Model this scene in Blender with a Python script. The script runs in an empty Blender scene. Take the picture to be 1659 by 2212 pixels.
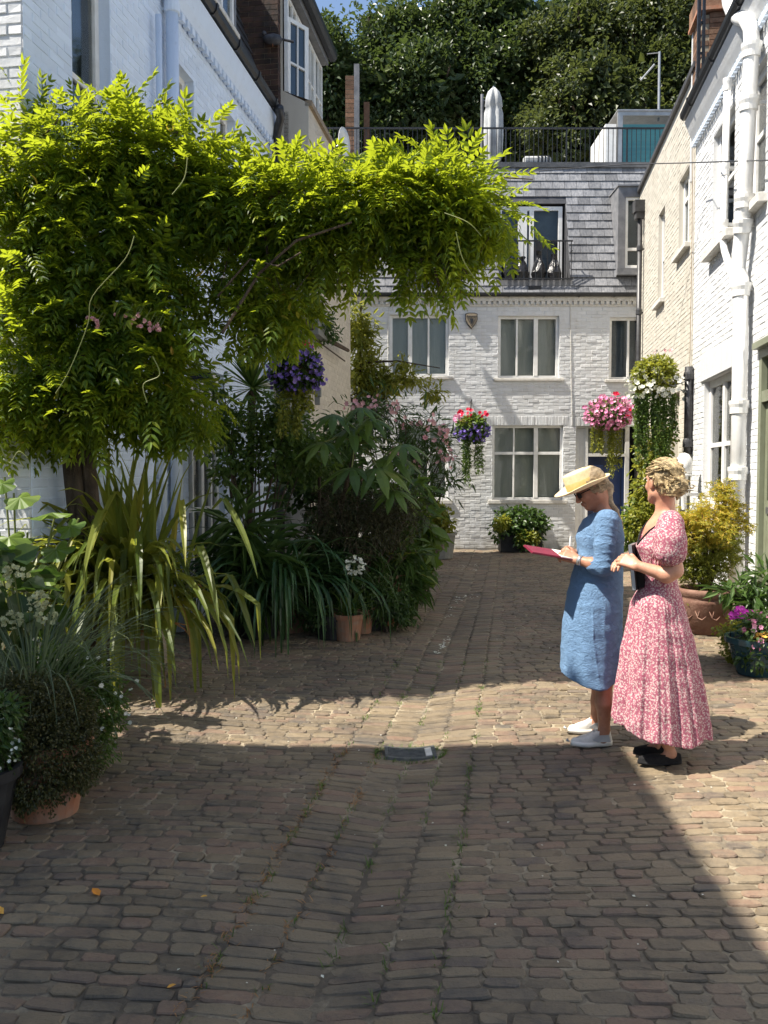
import bpy, bmesh, math, random
import numpy as np
from mathutils import Vector, Matrix, noise
random.seed(7); RNG = np.random.default_rng(11)
S = bpy.context.scene; COL = S.collection
# ------------------------------------------------------------------ camera, sky, sun, exposure
FPX = 850.0; EYE = 1.6; PITCH = math.atan(37.5/FPX); SH = 128/FPX; NN = math.sqrt(1+SH*SH)
cam = bpy.data.objects.new('camera', bpy.data.cameras.new('camera')); COL.objects.link(cam)
cam.location = (0, 0, EYE); cam.rotation_euler = (math.pi/2-PITCH, 0, 0)
cam.data.sensor_fit = 'AUTO'; cam.data.sensor_width = 36; cam.data.lens = 36*FPX/1024
cam.data.clip_end = 500; S.camera = cam
SUN = Vector((1, .23, -1.57)).normalized()
w = bpy.data.worlds.new('World'); S.world = w; w.use_nodes = True
nt = w.node_tree; bg = nt.nodes['Background']; sky = nt.nodes.new('ShaderNodeTexSky')
sky.sky_type = 'NISHITA'; sky.sun_disc = False
sky.sun_elevation = math.asin(-SUN.z); sky.sun_rotation = math.atan2(-SUN.x, -SUN.y)
nt.links.new(sky.outputs[0], bg.inputs[0]); bg.inputs[1].default_value = 0.09
sl = bpy.data.lights.new('sun', 'SUN'); sl.energy = 5.0; sl.angle = math.radians(.5); sl.color = (1, .93, .82)
so = bpy.data.objects.new('sun', sl); COL.objects.link(so); so.rotation_euler = SUN.to_track_quat('-Z', 'Y').to_euler()
so.location = (-8, -1, 14)
S.view_settings.view_transform = 'Standard'; S.view_settings.look = 'None'
S.view_settings.exposure = 1.2; S.view_settings.gamma = 1
try: S.view_settings.use_curve_mapping = False
except Exception: pass
S.render.engine = 'CYCLES'; S.cycles.max_bounces = 6; S.cycles.diffuse_bounces = 3
S.cycles.transparent_max_bounces = 8; S.cycles.glossy_bounces = 2; S.cycles.use_denoising = True
# ------------------------------------------------------------------ measuring: photo units (1659 wide) to metres
K = 768/1659
def ray(x, y):
    dx = (x-829.5)*K; dy = (1106-y)*K; c, s = math.cos(PITCH), math.sin(PITCH)
    return Vector((dx, FPX*c+dy*s, dy*c-FPX*s))
def P(x, y, Y):
    d = ray(x, y); return Vector((0, 0, EYE))+d*(Y/d.y)
def PW(x, y, u):
    d = ray(x, y); return Vector((0, 0, EYE))+d*(u/(d.x-SH*d.y))
def UX(u, Y): return u+SH*Y
def gh(X, Y):
    u = X-SH*Y
    return (.012*max(0, -u-.6)+.02*max(0, u+.6))-.035-.035*math.exp(-((u+.6)/.22)**2)*.6+.012*math.sin(X*1.7+Y*.9)+.008*math.sin(X*3.1-Y*2.3)
def ghn(X, Y):
    u = X-SH*Y
    return (.012*np.maximum(0, -u-.6)+.02*np.maximum(0, u+.6))-.035-.035*np.exp(-((u+.6)/.22)**2)*.6+.012*np.sin(X*1.7+Y*.9)+.008*np.sin(X*3.1-Y*2.3)
def mu(Y): return K*Y/FPX
# ------------------------------------------------------------------ materials
def newmat(name):
    m = bpy.data.materials.new(name); m.use_nodes = True
    return m, m.node_tree, m.node_tree.nodes['Principled BSDF']
def nd(nt, t, **k):
    n = nt.nodes.new(t)
    for a, b in k.items(): setattr(n, a, b)
    return n
def coords(nt, obj=True):
    if obj: return nd(nt, 'ShaderNodeTexCoord').outputs['Object']
    return nd(nt, 'ShaderNodeNewGeometry').outputs['Position']
def ramp(nt, fac, stops):
    r = nd(nt, 'ShaderNodeValToRGB'); e = r.color_ramp.elements
    while len(e) < len(stops): e.new(.5)
    for q, (p, c) in zip(e, stops): q.position = p; q.color = (*c, 1)
    nt.links.new(fac, r.inputs[0]); return r.outputs[0]
def noi(nt, co, scale, det=4, rough=.6, stretch=None):
    if stretch:
        mp = nd(nt, 'ShaderNodeMapping'); mp.inputs['Scale'].default_value = stretch
        nt.links.new(co, mp.inputs[0]); co = mp.outputs[0]
    n = nd(nt, 'ShaderNodeTexNoise'); n.inputs['Scale'].default_value = scale
    n.inputs['Detail'].default_value = det; n.inputs['Roughness'].default_value = rough
    nt.links.new(co, n.inputs['Vector']); return n.outputs['Fac']
def mixc(nt, fac, a, b, mode='MIX'):
    m = nd(nt, 'ShaderNodeMix', data_type='RGBA', blend_type=mode)
    for s, v in ((m.inputs['Factor'], fac), (m.inputs['A'], a), (m.inputs['B'], b)):
        if hasattr(v, 'links') or isinstance(v, bpy.types.NodeSocket): nt.links.new(v, s)
        elif isinstance(v, (int, float)): s.default_value = v
        else: s.default_value = (*v, 1)
    return m.outputs['Result']
def rndfac(nt):
    g = nd(nt, 'ShaderNodeNewGeometry'); o = nd(nt, 'ShaderNodeObjectInfo')
    a = nd(nt, 'ShaderNodeMath', operation='ADD'); f = nd(nt, 'ShaderNodeMath', operation='FRACT')
    nt.links.new(g.outputs['Random Per Island'], a.inputs[0]); nt.links.new(o.outputs['Random'], a.inputs[1])
    nt.links.new(a.outputs[0], f.inputs[0]); return f.outputs[0]
def bump(nt, h, bsdf, strength=.3, dist=.01):
    b = nd(nt, 'ShaderNodeBump'); b.inputs['Strength'].default_value = strength; b.inputs['Distance'].default_value = dist
    nt.links.new(h, b.inputs['Height']); nt.links.new(b.outputs[0], bsdf.inputs['Normal'])
def surf(name, c1, c2, scale=6, rough=.7, bs=.3, bd=.004, bscale=None, metal=0, rnd=0, stretch=None, spec=.4, world=True):
    """two-tone noise surface with fine relief; rnd mixes a per-piece tone"""
    m, nt, b = newmat(name); co = coords(nt, not world)
    col = mixc(nt, ramp(nt, noi(nt, co, scale, 6, .65, stretch), [(.35, (0, 0, 0)), (.65, (1, 1, 1))]), c1, c2)
    if rnd:
        r = ramp(nt, rndfac(nt), [(0, (1-rnd,)*3), (1, (1+rnd*.6,)*3)])
        col = mixc(nt, 1.0, col, r, 'MULTIPLY')
    nt.links.new(col, b.inputs['Base Color']); b.inputs['Roughness'].default_value = rough; b.inputs['Metallic'].default_value = metal
    b.inputs['Specular IOR Level'].default_value = spec
    if bs: bump(nt, noi(nt, co, bscale or scale*6, 5), b, bs, bd)
    return m
def leafmat(name, stops, tr, trfac=.4, rough=.45, scale=3.0):
    """per-leaf colour (random per island), gloss on top and light passing through"""
    m, nt, b = newmat(name); out = nt.nodes['Material Output']
    f = rndfac(nt); co = coords(nt, False)
    a = nd(nt, 'ShaderNodeMath', operation='MULTIPLY_ADD'); nt.links.new(noi(nt, co, scale, 2), a.inputs[0]); a.inputs[1].default_value = .6
    g = nd(nt, 'ShaderNodeMath', operation='MULTIPLY'); nt.links.new(f, g.inputs[0]); g.inputs[1].default_value = .7
    nt.links.new(g.outputs[0], a.inputs[2])
    s = nd(nt, 'ShaderNodeMath', operation='SUBTRACT'); nt.links.new(a.outputs[0], s.inputs[0]); s.inputs[1].default_value = .15
    col = ramp(nt, s.outputs[0], stops)
    nt.links.new(col, b.inputs['Base Color']); b.inputs['Roughness'].default_value = rough
    b.inputs['Specular IOR Level'].default_value = .35
    t = nd(nt, 'ShaderNodeBsdfTranslucent'); tc = mixc(nt, .75, col, tr); nt.links.new(tc, t.inputs[0])
    mx = nd(nt, 'ShaderNodeMixShader'); mx.inputs[0].default_value = trfac
    nt.links.new(b.outputs[0], mx.inputs[1]); nt.links.new(t.outputs[0], mx.inputs[2]); nt.links.new(mx.outputs[0], out.inputs[0])
    return m
M = {}
def white_paint(name, base, dirt, amt=.55):
    m, nt, b = newmat(name); co = coords(nt, False)
    big = noi(nt, co, 1.1, 6, .7); fine = noi(nt, co, 14, 5, .7); st = noi(nt, co, 3.0, 5, .6, (3, 3, .35))
    f = nd(nt, 'ShaderNodeMath', operation='MULTIPLY'); nt.links.new(big, f.inputs[0]); nt.links.new(st, f.inputs[1])
    f2 = ramp(nt, f.outputs[0], [(.2, (0, 0, 0)), (.46, (amt,)*3)])
    col = mixc(nt, f2, base, dirt)
    col = mixc(nt, ramp(nt, fine, [(.58, (0, 0, 0)), (.8, (.35,)*3)]), col, tuple(v*.6 for v in dirt))
    r = ramp(nt, rndfac(nt), [(0, (.9,)*3), (1, (1.03,)*3)])
    col = mixc(nt, 1.0, col, r, 'MULTIPLY')
    sp = nd(nt, 'ShaderNodeSeparateXYZ'); nt.links.new(co, sp.inputs[0]); mr = nd(nt, 'ShaderNodeMapRange'); mr.inputs[1].default_value = .55; mr.inputs[2].default_value = 0; nt.links.new(sp.outputs['Z'], mr.inputs[0])
    gm = nd(nt, 'ShaderNodeMath', operation='MULTIPLY'); nt.links.new(mr.outputs[0], gm.inputs[0]); nt.links.new(ramp(nt, noi(nt, co, 4, 6, .7), [(.35, (0, 0, 0)), (.7, (.8,)*3)]), gm.inputs[1])
    col = mixc(nt, gm.outputs[0], col, (.2, .19, .14))
    nt.links.new(col, b.inputs['Base Color']); b.inputs['Roughness'].default_value = .6
    bump(nt, noi(nt, co, 30, 6, .7), b, .5, .006); return m
M['white'] = white_paint('white_painted_brick', (.63, .645, .655), (.52, .5, .46), .55)
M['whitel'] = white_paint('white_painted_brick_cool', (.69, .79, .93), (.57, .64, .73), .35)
M['cream'] = white_paint('cream_painted_brick', (.55, .52, .45), (.44, .39, .31))
M['beige'] = white_paint('beige_render', (.58, .53, .44), (.45, .4, .32))
M['trim'] = surf('white_gloss_paint', (.8, .8, .78), (.7, .69, .66), 8, .35, .1)
M['stone'] = surf('painted_sill', (.66, .64, .6), (.5, .48, .43), 12, .7, .4)
M['slate'] = surf('slate', (.13, .135, .148), (.25, .252, .26), 9, .45, .4, .004, 40, rnd=.35, stretch=(3, 3, .6))
M['slated'] = surf('dark_slate', (.035, .037, .042), (.07, .07, .075), 9, .5, .4, .004, 40, rnd=.3)
M['lead'] = surf('lead', (.11, .115, .125), (.2, .2, .21), 5, .5, .3)
M['black'] = surf('black_iron', (.012, .013, .015), (.03, .03, .032), 20, .35, .2)
M['pipe'] = surf('black_pipe_paint', (.02, .02, .022), (.05, .05, .052), 10, .4, .2)
M['navy'] = surf('navy_door_paint', (.006, .018, .07), (.008, .024, .085), 5, .35, .05)
M['olive'] = surf('olive_door_paint', (.2, .22, .15), (.17, .18, .12), 6, .45, .1)
M['terra'] = surf('terracotta', (.36, .14, .07), (.3, .2, .14), 7, .8, .5, .006)
M['terrad'] = surf('aged_shaded_terracotta', (.15, .07, .048), (.24, .14, .1), 8, .8, .6, .008)  # aged clay, darkened further with the shade on the big pot put into its colour
M['bluepot'] = surf('blue_glaze', (.01, .035, .05), (.02, .06, .075), 6, .2, .1)
M['blackpot'] = surf('black_planter', (.012, .012, .013), (.03, .03, .03), 8, .6, .2)
M['greypot'] = surf('grey_planter', (.16, .17, .16), (.24, .24, .22), 7, .7, .3)
M['buffpot'] = surf('buff_stone_planter', (.3, .25, .18), (.22, .18, .13), 9, .85, .5)
M['soil'] = surf('soil', (.02, .014, .01), (.05, .035, .025), 30, .95, .8, .01)
M['brick'] = surf('brown_brick', (.14, .065, .035), (.22, .13, .08), 14, .85, .6, .006, rnd=.5)
M['soot'] = surf('sooty_brick', (.022, .018, .016), (.09, .045, .03), 8, .85, .6, .006, rnd=.5)
M['mortar'] = surf('mortar', (.2, .16, .11), (.3, .26, .2), 20, .95, .6, .006)
M['tancl'] = surf('tan_cladding', (.3, .23, .15), (.22, .17, .12), 6, .7, .3, rnd=.15)
M['bark'] = surf('bark', (.045, .03, .02), (.11, .08, .055), 14, .9, .9, .012, stretch=(1, 1, .3))
M['gstem'] = surf('green_stem', (.1, .13, .03), (.16, .17, .05), 10, .6, .2)
M['curtain'] = surf('net_curtain', (.5, .5, .46), (.4, .41, .38), 2, .9, .2, .01, stretch=(4, 4, .5))
M['dark'] = surf('dark_room', (.012, .013, .015), (.03, .03, .032), 2, .9, 0)
M['room'] = surf('room_blind', (.12, .15, .19), (.07, .09, .12), 2, .9, 0)
M['iron'] = surf('cast_iron', (.1, .11, .11), (.2, .2, .19), 30, .5, .4, metal=.6)
M['canvas'] = surf('grey_canvas', (.42, .43, .43), (.3, .31, .32), 5, .85, .3)
M['teal'] = surf('teal_panel', (.1, .4, .46), (.15, .5, .55), 2, .3, 0, stretch=(.3, .3, 8))
M['alu'] = surf('aluminium', (.4, .41, .42), (.3, .31, .32), 6, .4, .1, metal=.5)
M['bag'] = surf('black_bag', (.012, .012, .013), (.025, .025, .028), 5, .25, .6, .03, 12)
M['pigeon'] = surf('pigeon_feathers', (.03, .032, .04), (.08, .08, .09), 20, .6, .3)
def glassmat():
    m, nt, b = newmat('window_glass'); out = nt.nodes['Material Output']
    t = nd(nt, 'ShaderNodeBsdfTransparent'); t.inputs[0].default_value = (.88, .9, .89, 1)
    g = nd(nt, 'ShaderNodeBsdfGlossy'); g.inputs['Roughness'].default_value = .03
    l = nd(nt, 'ShaderNodeFresnel'); l.inputs[0].default_value = 1.5
    mp = nd(nt, 'ShaderNodeMath', operation='MULTIPLY'); mp.inputs[1].default_value = .7; mp.use_clamp = True
    nt.links.new(l.outputs[0], mp.inputs[0])
    co = coords(nt, False); bm = nd(nt, 'ShaderNodeBump'); bm.inputs['Strength'].default_value = .08; bm.inputs['Distance'].default_value = .02
    nt.links.new(noi(nt, co, 2.5, 1), bm.inputs['Height']); nt.links.new(bm.outputs[0], g.inputs['Normal'])
    x = nd(nt, 'ShaderNodeMixShader'); nt.links.new(mp.outputs[0], x.inputs[0])
    nt.links.new(t.outputs[0], x.inputs[1]); nt.links.new(g.outputs[0], x.inputs[2]); nt.links.new(x.outputs[0], out.inputs[0]); return m
M['glass'] = glassmat()
M['skyglass'] = surf('dark_reflecting_glass', (.03, .05, .07), (.04, .065, .09), 2, .06, 0, spec=1)
def settmat():
    m, nt, b = newmat('stone_sett'); co = coords(nt, False); r = rndfac(nt)
    base = ramp(nt, r, [(0, (.085, .068, .046)), (.25, (.165, .125, .076)), (.45, (.2, .158, .1)), (.6, (.125, .1, .07)), (.75, (.165, .11, .076)), (.9, (.2, .125, .085)), (1, (.07, .066, .058))])
    n1 = noi(nt, co, 22, 6, .7); n2 = noi(nt, co, .8, 4, .6)
    col = mixc(nt, ramp(nt, n1, [(.35, (0, 0, 0)), (.75, (.6,)*3)]), base, (.26, .205, .135))
    col = mixc(nt, 1.0, col, ramp(nt, n2, [(.3, (.72, .72, .74)), (.7, (1.22, 1.2, 1.16))]), 'MULTIPLY')
    st = noi(nt, co, 3.2, 5, .75)
    col = mixc(nt, ramp(nt, st, [(.3, (.65,)*3), (.46, (0, 0, 0))]), col, (.05, .048, .045))
    n3 = noi(nt, co, 90, 3, .7)
    col = mixc(nt, ramp(nt, n3, [(.25, (.6,)*3), (.42, (0, 0, 0))]), col, (.05, .045, .04))
    nt.links.new(col, b.inputs['Base Color'])
    nt.links.new(ramp(nt, n1, [(.3, (.45,)*3), (.7, (.75,)*3)]), b.inputs['Roughness'])
    bump(nt, noi(nt, co, 38, 9, .75), b, .95, .010); return m
M['sett'] = settmat()
def jointmat():
    m, nt, b = newmat('sand_joint'); co = coords(nt, False)
    a = ramp(nt, noi(nt, co, 1.6, 6, .65), [(.3, (.06, .05, .038)), (.47, (.14, .113, .08)), (.6, (.4, .335, .23))])
    col = mixc(nt, ramp(nt, noi(nt, co, 60, 5, .7), [(.4, (0, 0, 0)), (.7, (.6,)*3)]), a, (.08, .068, .05))
    nt.links.new(col, b.inputs['Base Color']); b.inputs['Roughness'].default_value = .95
    bump(nt, noi(nt, co, 50, 8, .8), b, .9, .012); return m
M['joint'] = jointmat()
# leaves
M['wist'] = leafmat('wisteria_leaf', [(0, (.014, .036, .006)), (.35, (.034, .085, .01)), (.7, (.09, .16, .016)), (1, (.26, .28, .025))], (.54, .62, .025), .5)
M['tree'] = leafmat('tree_leaf', [(0, (.014, .03, .011)), (.5, (.038, .066, .022)), (.85, (.08, .11, .04)), (1, (.16, .17, .06))], (.14, .2, .04), .25, .4)
M['tree2'] = leafmat('tree_leaf_olive', [(0, (.014, .024, .009)), (.5, (.034, .052, .016)), (.85, (.075, .095, .03)), (1, (.19, .18, .06))], (.18, .22, .05), .28, .45)
M['flax'] = leafmat('flax_leaf', [(0, (.024, .045, .01)), (.4, (.065, .1, .018)), (.75, (.17, .19, .03)), (1, (.32, .25, .04))], (.5, .52, .06), .38, .35, 2)
M['darkleaf'] = leafmat('dark_leaf', [(0, (.014, .034, .01)), (.5, (.042, .08, .02)), (.85, (.08, .13, .035)), (1, (.16, .19, .06))], (.12, .22, .03), .3, .35)
M['midleaf'] = leafmat('mid_leaf', [(0, (.024, .055, .014)), (.5, (.065, .12, .026)), (.85, (.13, .19, .04)), (1, (.24, .24, .07))], (.25, .38, .05), .35, .4)
M['lime'] = leafmat('lime_leaf', [(0, (.055, .08, .012)), (.5, (.15, .18, .025)), (1, (.36, .34, .06))], (.5, .5, .06), .42)
M['gold'] = leafmat('golden_leaf', [(0, (.1, .14, .015)), (.4, (.26, .26, .03)), (.75, (.46, .33, .04)), (1, (.46, .2, .05))], (.68, .56, .06), .4)
M['brownleaf'] = leafmat('brown_leaf', [(0, (.025, .03, .012)), (.6, (.055, .055, .025)), (1, (.1, .075, .04))], (.12, .1, .04), .2)
M['grassleaf'] = leafmat('grass_blade', [(0, (.035, .06, .03)), (.6, (.09, .13, .065)), (1, (.18, .22, .12))], (.25, .3, .15), .35, .4)
M['tinyleaf'] = leafmat('tiny_leaf', [(0, (.02, .025, .008)), (.6, (.06, .062, .018)), (1, (.17, .14, .045))], (.12, .13, .03), .25, .4, 6)
def flower(name, stops, tr=.2): return leafmat(name, stops, stops[-1][1], tr, .6)
M['fpurple'] = flower('purple_petal', [(0, (.1, .06, .32)), (.5, (.17, .11, .45)), (1, (.36, .27, .66))])
M['fpink'] = flower('pink_petal', [(0, (.5, .1, .26)), (.5, (.68, .24, .42)), (1, (.82, .52, .62))])
M['fred'] = flower('red_petal', [(0, (.5, .005, .03)), (1, (.7, .02, .08))])
M['fwhite'] = flower('white_petal', [(0, (.6, .6, .45)), (1, (.85, .85, .78))])
M['fpale'] = flower('pale_pink_petal', [(0, (.6, .25, .28)), (1, (.8, .5, .48))])
M['fmag'] = flower('magenta_petal', [(0, (.55, .02, .4)), (1, (.75, .1, .6))])
M['fgreen'] = flower('greenish_petal', [(0, (.3, .33, .14)), (1, (.6, .58, .35))])
M['forange'] = flower('orange_petal', [(0, (.7, .25, .03)), (1, (.8, .5, .1))])
M['dryleaf'] = leafmat('dry_leaf', [(0, (.2, .09, .03)), (.5, (.35, .17, .06)), (1, (.45, .28, .12))], (.5, .25, .08), .3)
M['fdry'] = flower('faded_petal', [(0, (.16, .1, .08)), (.7, (.3, .2, .16)), (1, (.45, .42, .5))])
# ------------------------------------------------------------------ objects
MW = {}
def prop(o, label=None, cat=None, group=None, kind=None):
    if label: o['label'] = label
    if cat: o['category'] = cat
    if group: o['group'] = group
    if kind: o['kind'] = kind
    return o
def root(name, loc=(0, 0, 0), rz=0, label=None, cat=None, group=None, kind=None):
    o = bpy.data.objects.new(name, None); COL.objects.link(o); o.empty_display_size = .1
    o.location = loc; o.rotation_euler = (0, 0, rz); MW[o] = Matrix.Translation(loc) @ Matrix.Rotation(rz, 4, 'Z')
    return prop(o, label, cat, group, kind)
def link(name, me, mat, parent=None, kind=None, label=None):
    o = bpy.data.objects.new(name, me); COL.objects.link(o)
    if mat and not me.materials: me.materials.append(M[mat] if isinstance(mat, str) else mat)
    if parent: o.parent = parent; MW[o] = MW[parent]
    else: MW[o] = Matrix.Identity(4)
    return prop(o, label, None, None, kind)
def npmesh(name, V, F, smooth=False):
    V = np.ascontiguousarray(V, np.float32); F = np.ascontiguousarray(F, np.int32); k = F.shape[1]
    me = bpy.data.meshes.new(name); me.vertices.add(len(V)); me.vertices.foreach_set('co', V.ravel())
    me.loops.add(F.size); me.loops.foreach_set('vertex_index', F.ravel())
    me.polygons.add(len(F)); me.polygons.foreach_set('loop_start', np.arange(0, F.size, k, dtype=np.int32))
    me.polygons.foreach_set('use_smooth', np.full(len(F), bool(smooth)))
    me.update(calc_edges=True); return me
def tolocal(V, parent):
    V = np.asarray(V, np.float64)
    if parent is None: return V
    m = np.array(MW[parent].inverted()); return V @ m[:3, :3].T + m[:3, 3]
def npobj(name, V, F, mat, parent=None, kind=None, world=True, smooth=False, label=None):
    if world: V = tolocal(V, parent)
    return link(name, npmesh(name, V, F, smooth), mat, parent, kind, label)
class MB:
    def __init__(s): s.v = []; s.f = []
    def box(s, x0, x1, y0, y1, z0, z1):
        n = len(s.v); s.v += [(x, y, z) for x in (x0, x1) for y in (y0, y1) for z in (z0, z1)]
        s.f += [tuple(n+i for i in q) for q in ((0, 1, 3, 2), (4, 6, 7, 5), (0, 4, 5, 1), (2, 3, 7, 6), (0, 2, 6, 4), (1, 5, 7, 3))]; return s
    def quad(s, *p):
        n = len(s.v); s.v += [tuple(q) for q in p]; s.f.append(tuple(range(n, n+len(p)))); return s
    def prism(s, poly, f, d):
        """poly of 3D points extruded by vector d"""
        n = len(s.v); k = len(poly); d = Vector(d); s.v += [tuple(p) for p in poly]+[tuple(Vector(p)+d) for p in poly]
        s.f += [tuple(range(n+k-1, n-1, -1)), tuple(range(n+k, n+2*k))]
        s.f += [(n+i, n+(i+1) % k, n+k+(i+1) % k, n+k+i) for i in range(k)]; return s
    def tube(s, pts, r, n=8, cap=True):
        pts = [Vector(p) for p in pts]; rs = r if isinstance(r, (list, tuple)) else [r]*len(pts); b = len(s.v); ref = None
        for i, p in enumerate(pts):
            d = (pts[min(i+1, len(pts)-1)]-pts[max(i-1, 0)]).normalized()
            if ref is None: ref = Vector((0, 0, 1)) if abs(d.z) < .9 else Vector((1, 0, 0))
            a = d.cross(ref).normalized(); c = a.cross(d).normalized(); ref = c
            s.v += [tuple(p+(a*math.cos(2*math.pi*j/n)+c*math.sin(2*math.pi*j/n))*rs[i]) for j in range(n)]
        for i in range(len(pts)-1):
            s.f += [(b+i*n+j, b+i*n+(j+1) % n, b+(i+1)*n+(j+1) % n, b+(i+1)*n+j) for j in range(n)]
        if cap: s.f += [tuple(b+j for j in range(n-1, -1, -1)), tuple(b+(len(pts)-1)*n+j for j in range(n))]
        return s
    def lathe(s, prof, n=20, c=(0, 0, 0), sx=1, sy=1, close=False):
        b = len(s.v); c = Vector(c)
        for r, z in prof: s.v += [(c.x+r*sx*math.cos(2*math.pi*j/n), c.y+r*sy*math.sin(2*math.pi*j/n), c.z+z) for j in range(n)]
        for i in range(len(prof)-1):
            s.f += [(b+i*n+j, b+i*n+(j+1) % n, b+(i+1)*n+(j+1) % n, b+(i+1)*n+j) for j in range(n)]
        if close: s.f += [tuple(b+j for j in range(n-1, -1, -1)), tuple(b+(len(prof)-1)*n+j for j in range(n))]
        return s
    def build(s, name, mat, parent=None, kind=None, world=False, smooth=False, label=None, bevel=0):
        v = tolocal(s.v, parent).tolist() if world else s.v
        me = bpy.data.meshes.new(name); me.from_pydata(v, [], s.f)
        if bevel:
            bm = bmesh.new(); bm.from_mesh(me); bmesh.ops.bevel(bm, geom=bm.edges[:], offset=bevel, segments=1, affect='EDGES'); bm.to_mesh(me); bm.free()
        if smooth:
            me.polygons.foreach_set('use_smooth', [True]*len(me.polygons))
        me.update(); return link(name, me, mat, parent, kind, label)
def copy_tree(o, parent=None, loc=None, rz=None):
    c = o.copy(); COL.objects.link(c)
    if parent: c.parent = parent
    if loc is not None: c.location = loc
    if rz is not None: c.rotation_euler = (0, 0, rz)
    for ch in [q for q in bpy.data.objects if q.parent == o]: copy_tree(ch, c)
    return c
# ------------------------------------------------------------------ foliage kit
def norm(a): return a/np.maximum(np.linalg.norm(a, axis=-1, keepdims=True), 1e-9)
def rv(n): return norm(RNG.normal(size=(n, 3)))
def scatter(tv, tf, pos, dirs, ups, sc):
    """copies of a template: its x along dirs, its z near ups"""
    x = norm(dirs); y = norm(np.cross(ups, x)); z = np.cross(x, y); R = np.stack([x, y, z], 2)
    sc = np.asarray(sc); sc = sc[:, None] if sc.ndim == 1 else sc
    V = np.einsum('nij,nkj->nki', R, tv[None]*sc[:, None, :])+pos[:, None, :]
    F = tf[None]+(np.arange(len(pos))*len(tv))[:, None, None]
    return V.reshape(-1, 3), F.reshape(-1, tf.shape[1])
def lens(L=1, W=.3, fold=.08, droop=.15, tip=.6):
    v = np.array([(0, 0, 0), (.3*L, W*L*.48, fold*L), (.65*L, W*L*.4*tip/.6, fold*L-droop*L*.4), (L, 0, -droop*L), (.65*L, -W*L*.4*tip/.6, fold*L-droop*L*.4), (.3*L, -W*L*.48, fold*L), (.5*L, 0, -droop*L*.3)])
    f = np.array([(6, i, (i+1) % 6) for i in range(6)]); return v, f
def dia(L=1, W=.5, fold=.1, droop=.1):
    return np.array([(0, 0, 0), (.45*L, W*L/2, fold*L), (L, 0, -droop*L), (.45*L, -W*L/2, fold*L)]), np.array([(0, 2, 1), (0, 3, 2)])
def compound(n=5, L=.26, l=.085, W=.36, droop=.35):
    vs, fs, b = [], [], 0; tv, tf = lens(1, W, .06, .18)
    for i in range(n):
        t = .22+.68*i/(n-1)
        for s in (-1, 1):
            a = s*math.radians(62-18*t+random.uniform(-8, 8)); c, q = math.cos(a), math.sin(a)
            v = tv*(l*(1.05-.35*abs(t-.5))); r = np.array([[c, -q, 0], [q, c, 0], [0, 0, 1]])
            v = v @ r.T + [L*t, 0, -droop*L*t*t]; v[:, 2] -= .35*np.abs(v[:, 1]); vs.append(v); fs.append(tf+b); b += len(tv)
    v = tv*l*1.1+[L*.9, 0, -droop*L*.81]; vs.append(v); fs.append(tf+b)
    return np.vstack(vs), np.vstack(fs)
def rosette(n=6, L=1, W=.35, up=.3):
    vs, fs, b = [], [], 0; tv, tf = lens(1, W, .06, .25)
    for i in range(n):
        a = 2*math.pi*i/n+random.uniform(-.3, .3); c, q = math.cos(a), math.sin(a)
        v = tv*L*random.uniform(.7, 1); v[:, 2] += up*v[:, 0]; v = v @ np.array([[c, -q, 0], [q, c, 0], [0, 0, 1]]).T
        vs.append(v); fs.append(tf+b); b += len(tv)
    return np.vstack(vs), np.vstack(fs)
def bloom(n=5, cup=.35):
    v = [(0, 0, 0)]
    for i in range(2*n):
        a = math.pi*i/n; r = 1 if i % 2 == 0 else .72; v.append((r*math.cos(a), r*math.sin(a), cup*(1 if i % 2 == 0 else .7)))
    return np.array(v)*.5, np.array([(0, i+1, (i+1) % (2*n)+1) for i in range(2*n)])
def crown(ells, n, shell=(.55, 1.03), clump=0, csize=.25):
    """points in the outer shells of ellipsoids [(centre, radii)], gathered in clumps"""
    wt = np.array([(r[0]*r[2]+r[0]*r[1]+r[1]*r[2]) for c, r in ells]); wt /= wt.sum()
    C = np.array([tuple(c) for c, r in ells]); R = np.array([tuple(r) for c, r in ells])
    m = clump or n; k = RNG.choice(len(ells), m, p=wt); d = rv(m); rad = RNG.uniform(*shell, m)[:, None]
    p = C[k]+d*R[k]*rad; nn = norm(d/R[k])
    if clump:
        j = RNG.integers(0, m, n); s = RNG.uniform(.5, 1.2, m)[j][:, None]; q = rv(n)*RNG.uniform(0, 1, (n, 1))**.5*csize*s
        p2 = p[j]+q; nn = norm(nn[j]+1.1*norm(q)); return p2, nn
    return p, nn
def leafcloud(ells, n, tmpl, size, shell=(.5, 1.03), clump=0, csize=.25, out=.8, up=.5, down=.3, jit=.6):
    p, nn = crown(ells, n, shell, clump, csize)
    d = nn*out+rv(n)*jit; d[:, 2] -= down
    u = rv(n)*.7+nn*.5; u[:, 2] += up*1.5
    return scatter(*tmpl, p, d, u, RNG.uniform(.65, 1.25, n)*size)
def join(parts):
    vs, fs, b = [], [], 0
    for v, f in parts: vs.append(v); fs.append(f+b); b += len(v)
    return np.vstack(vs), np.vstack(fs)
def E(x, y, rx, ry, Y, dy=None):
    k = mu(Y); return (P(x, y, Y), (rx*k, dy if dy else rx*k*.8, ry*k))
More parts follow.
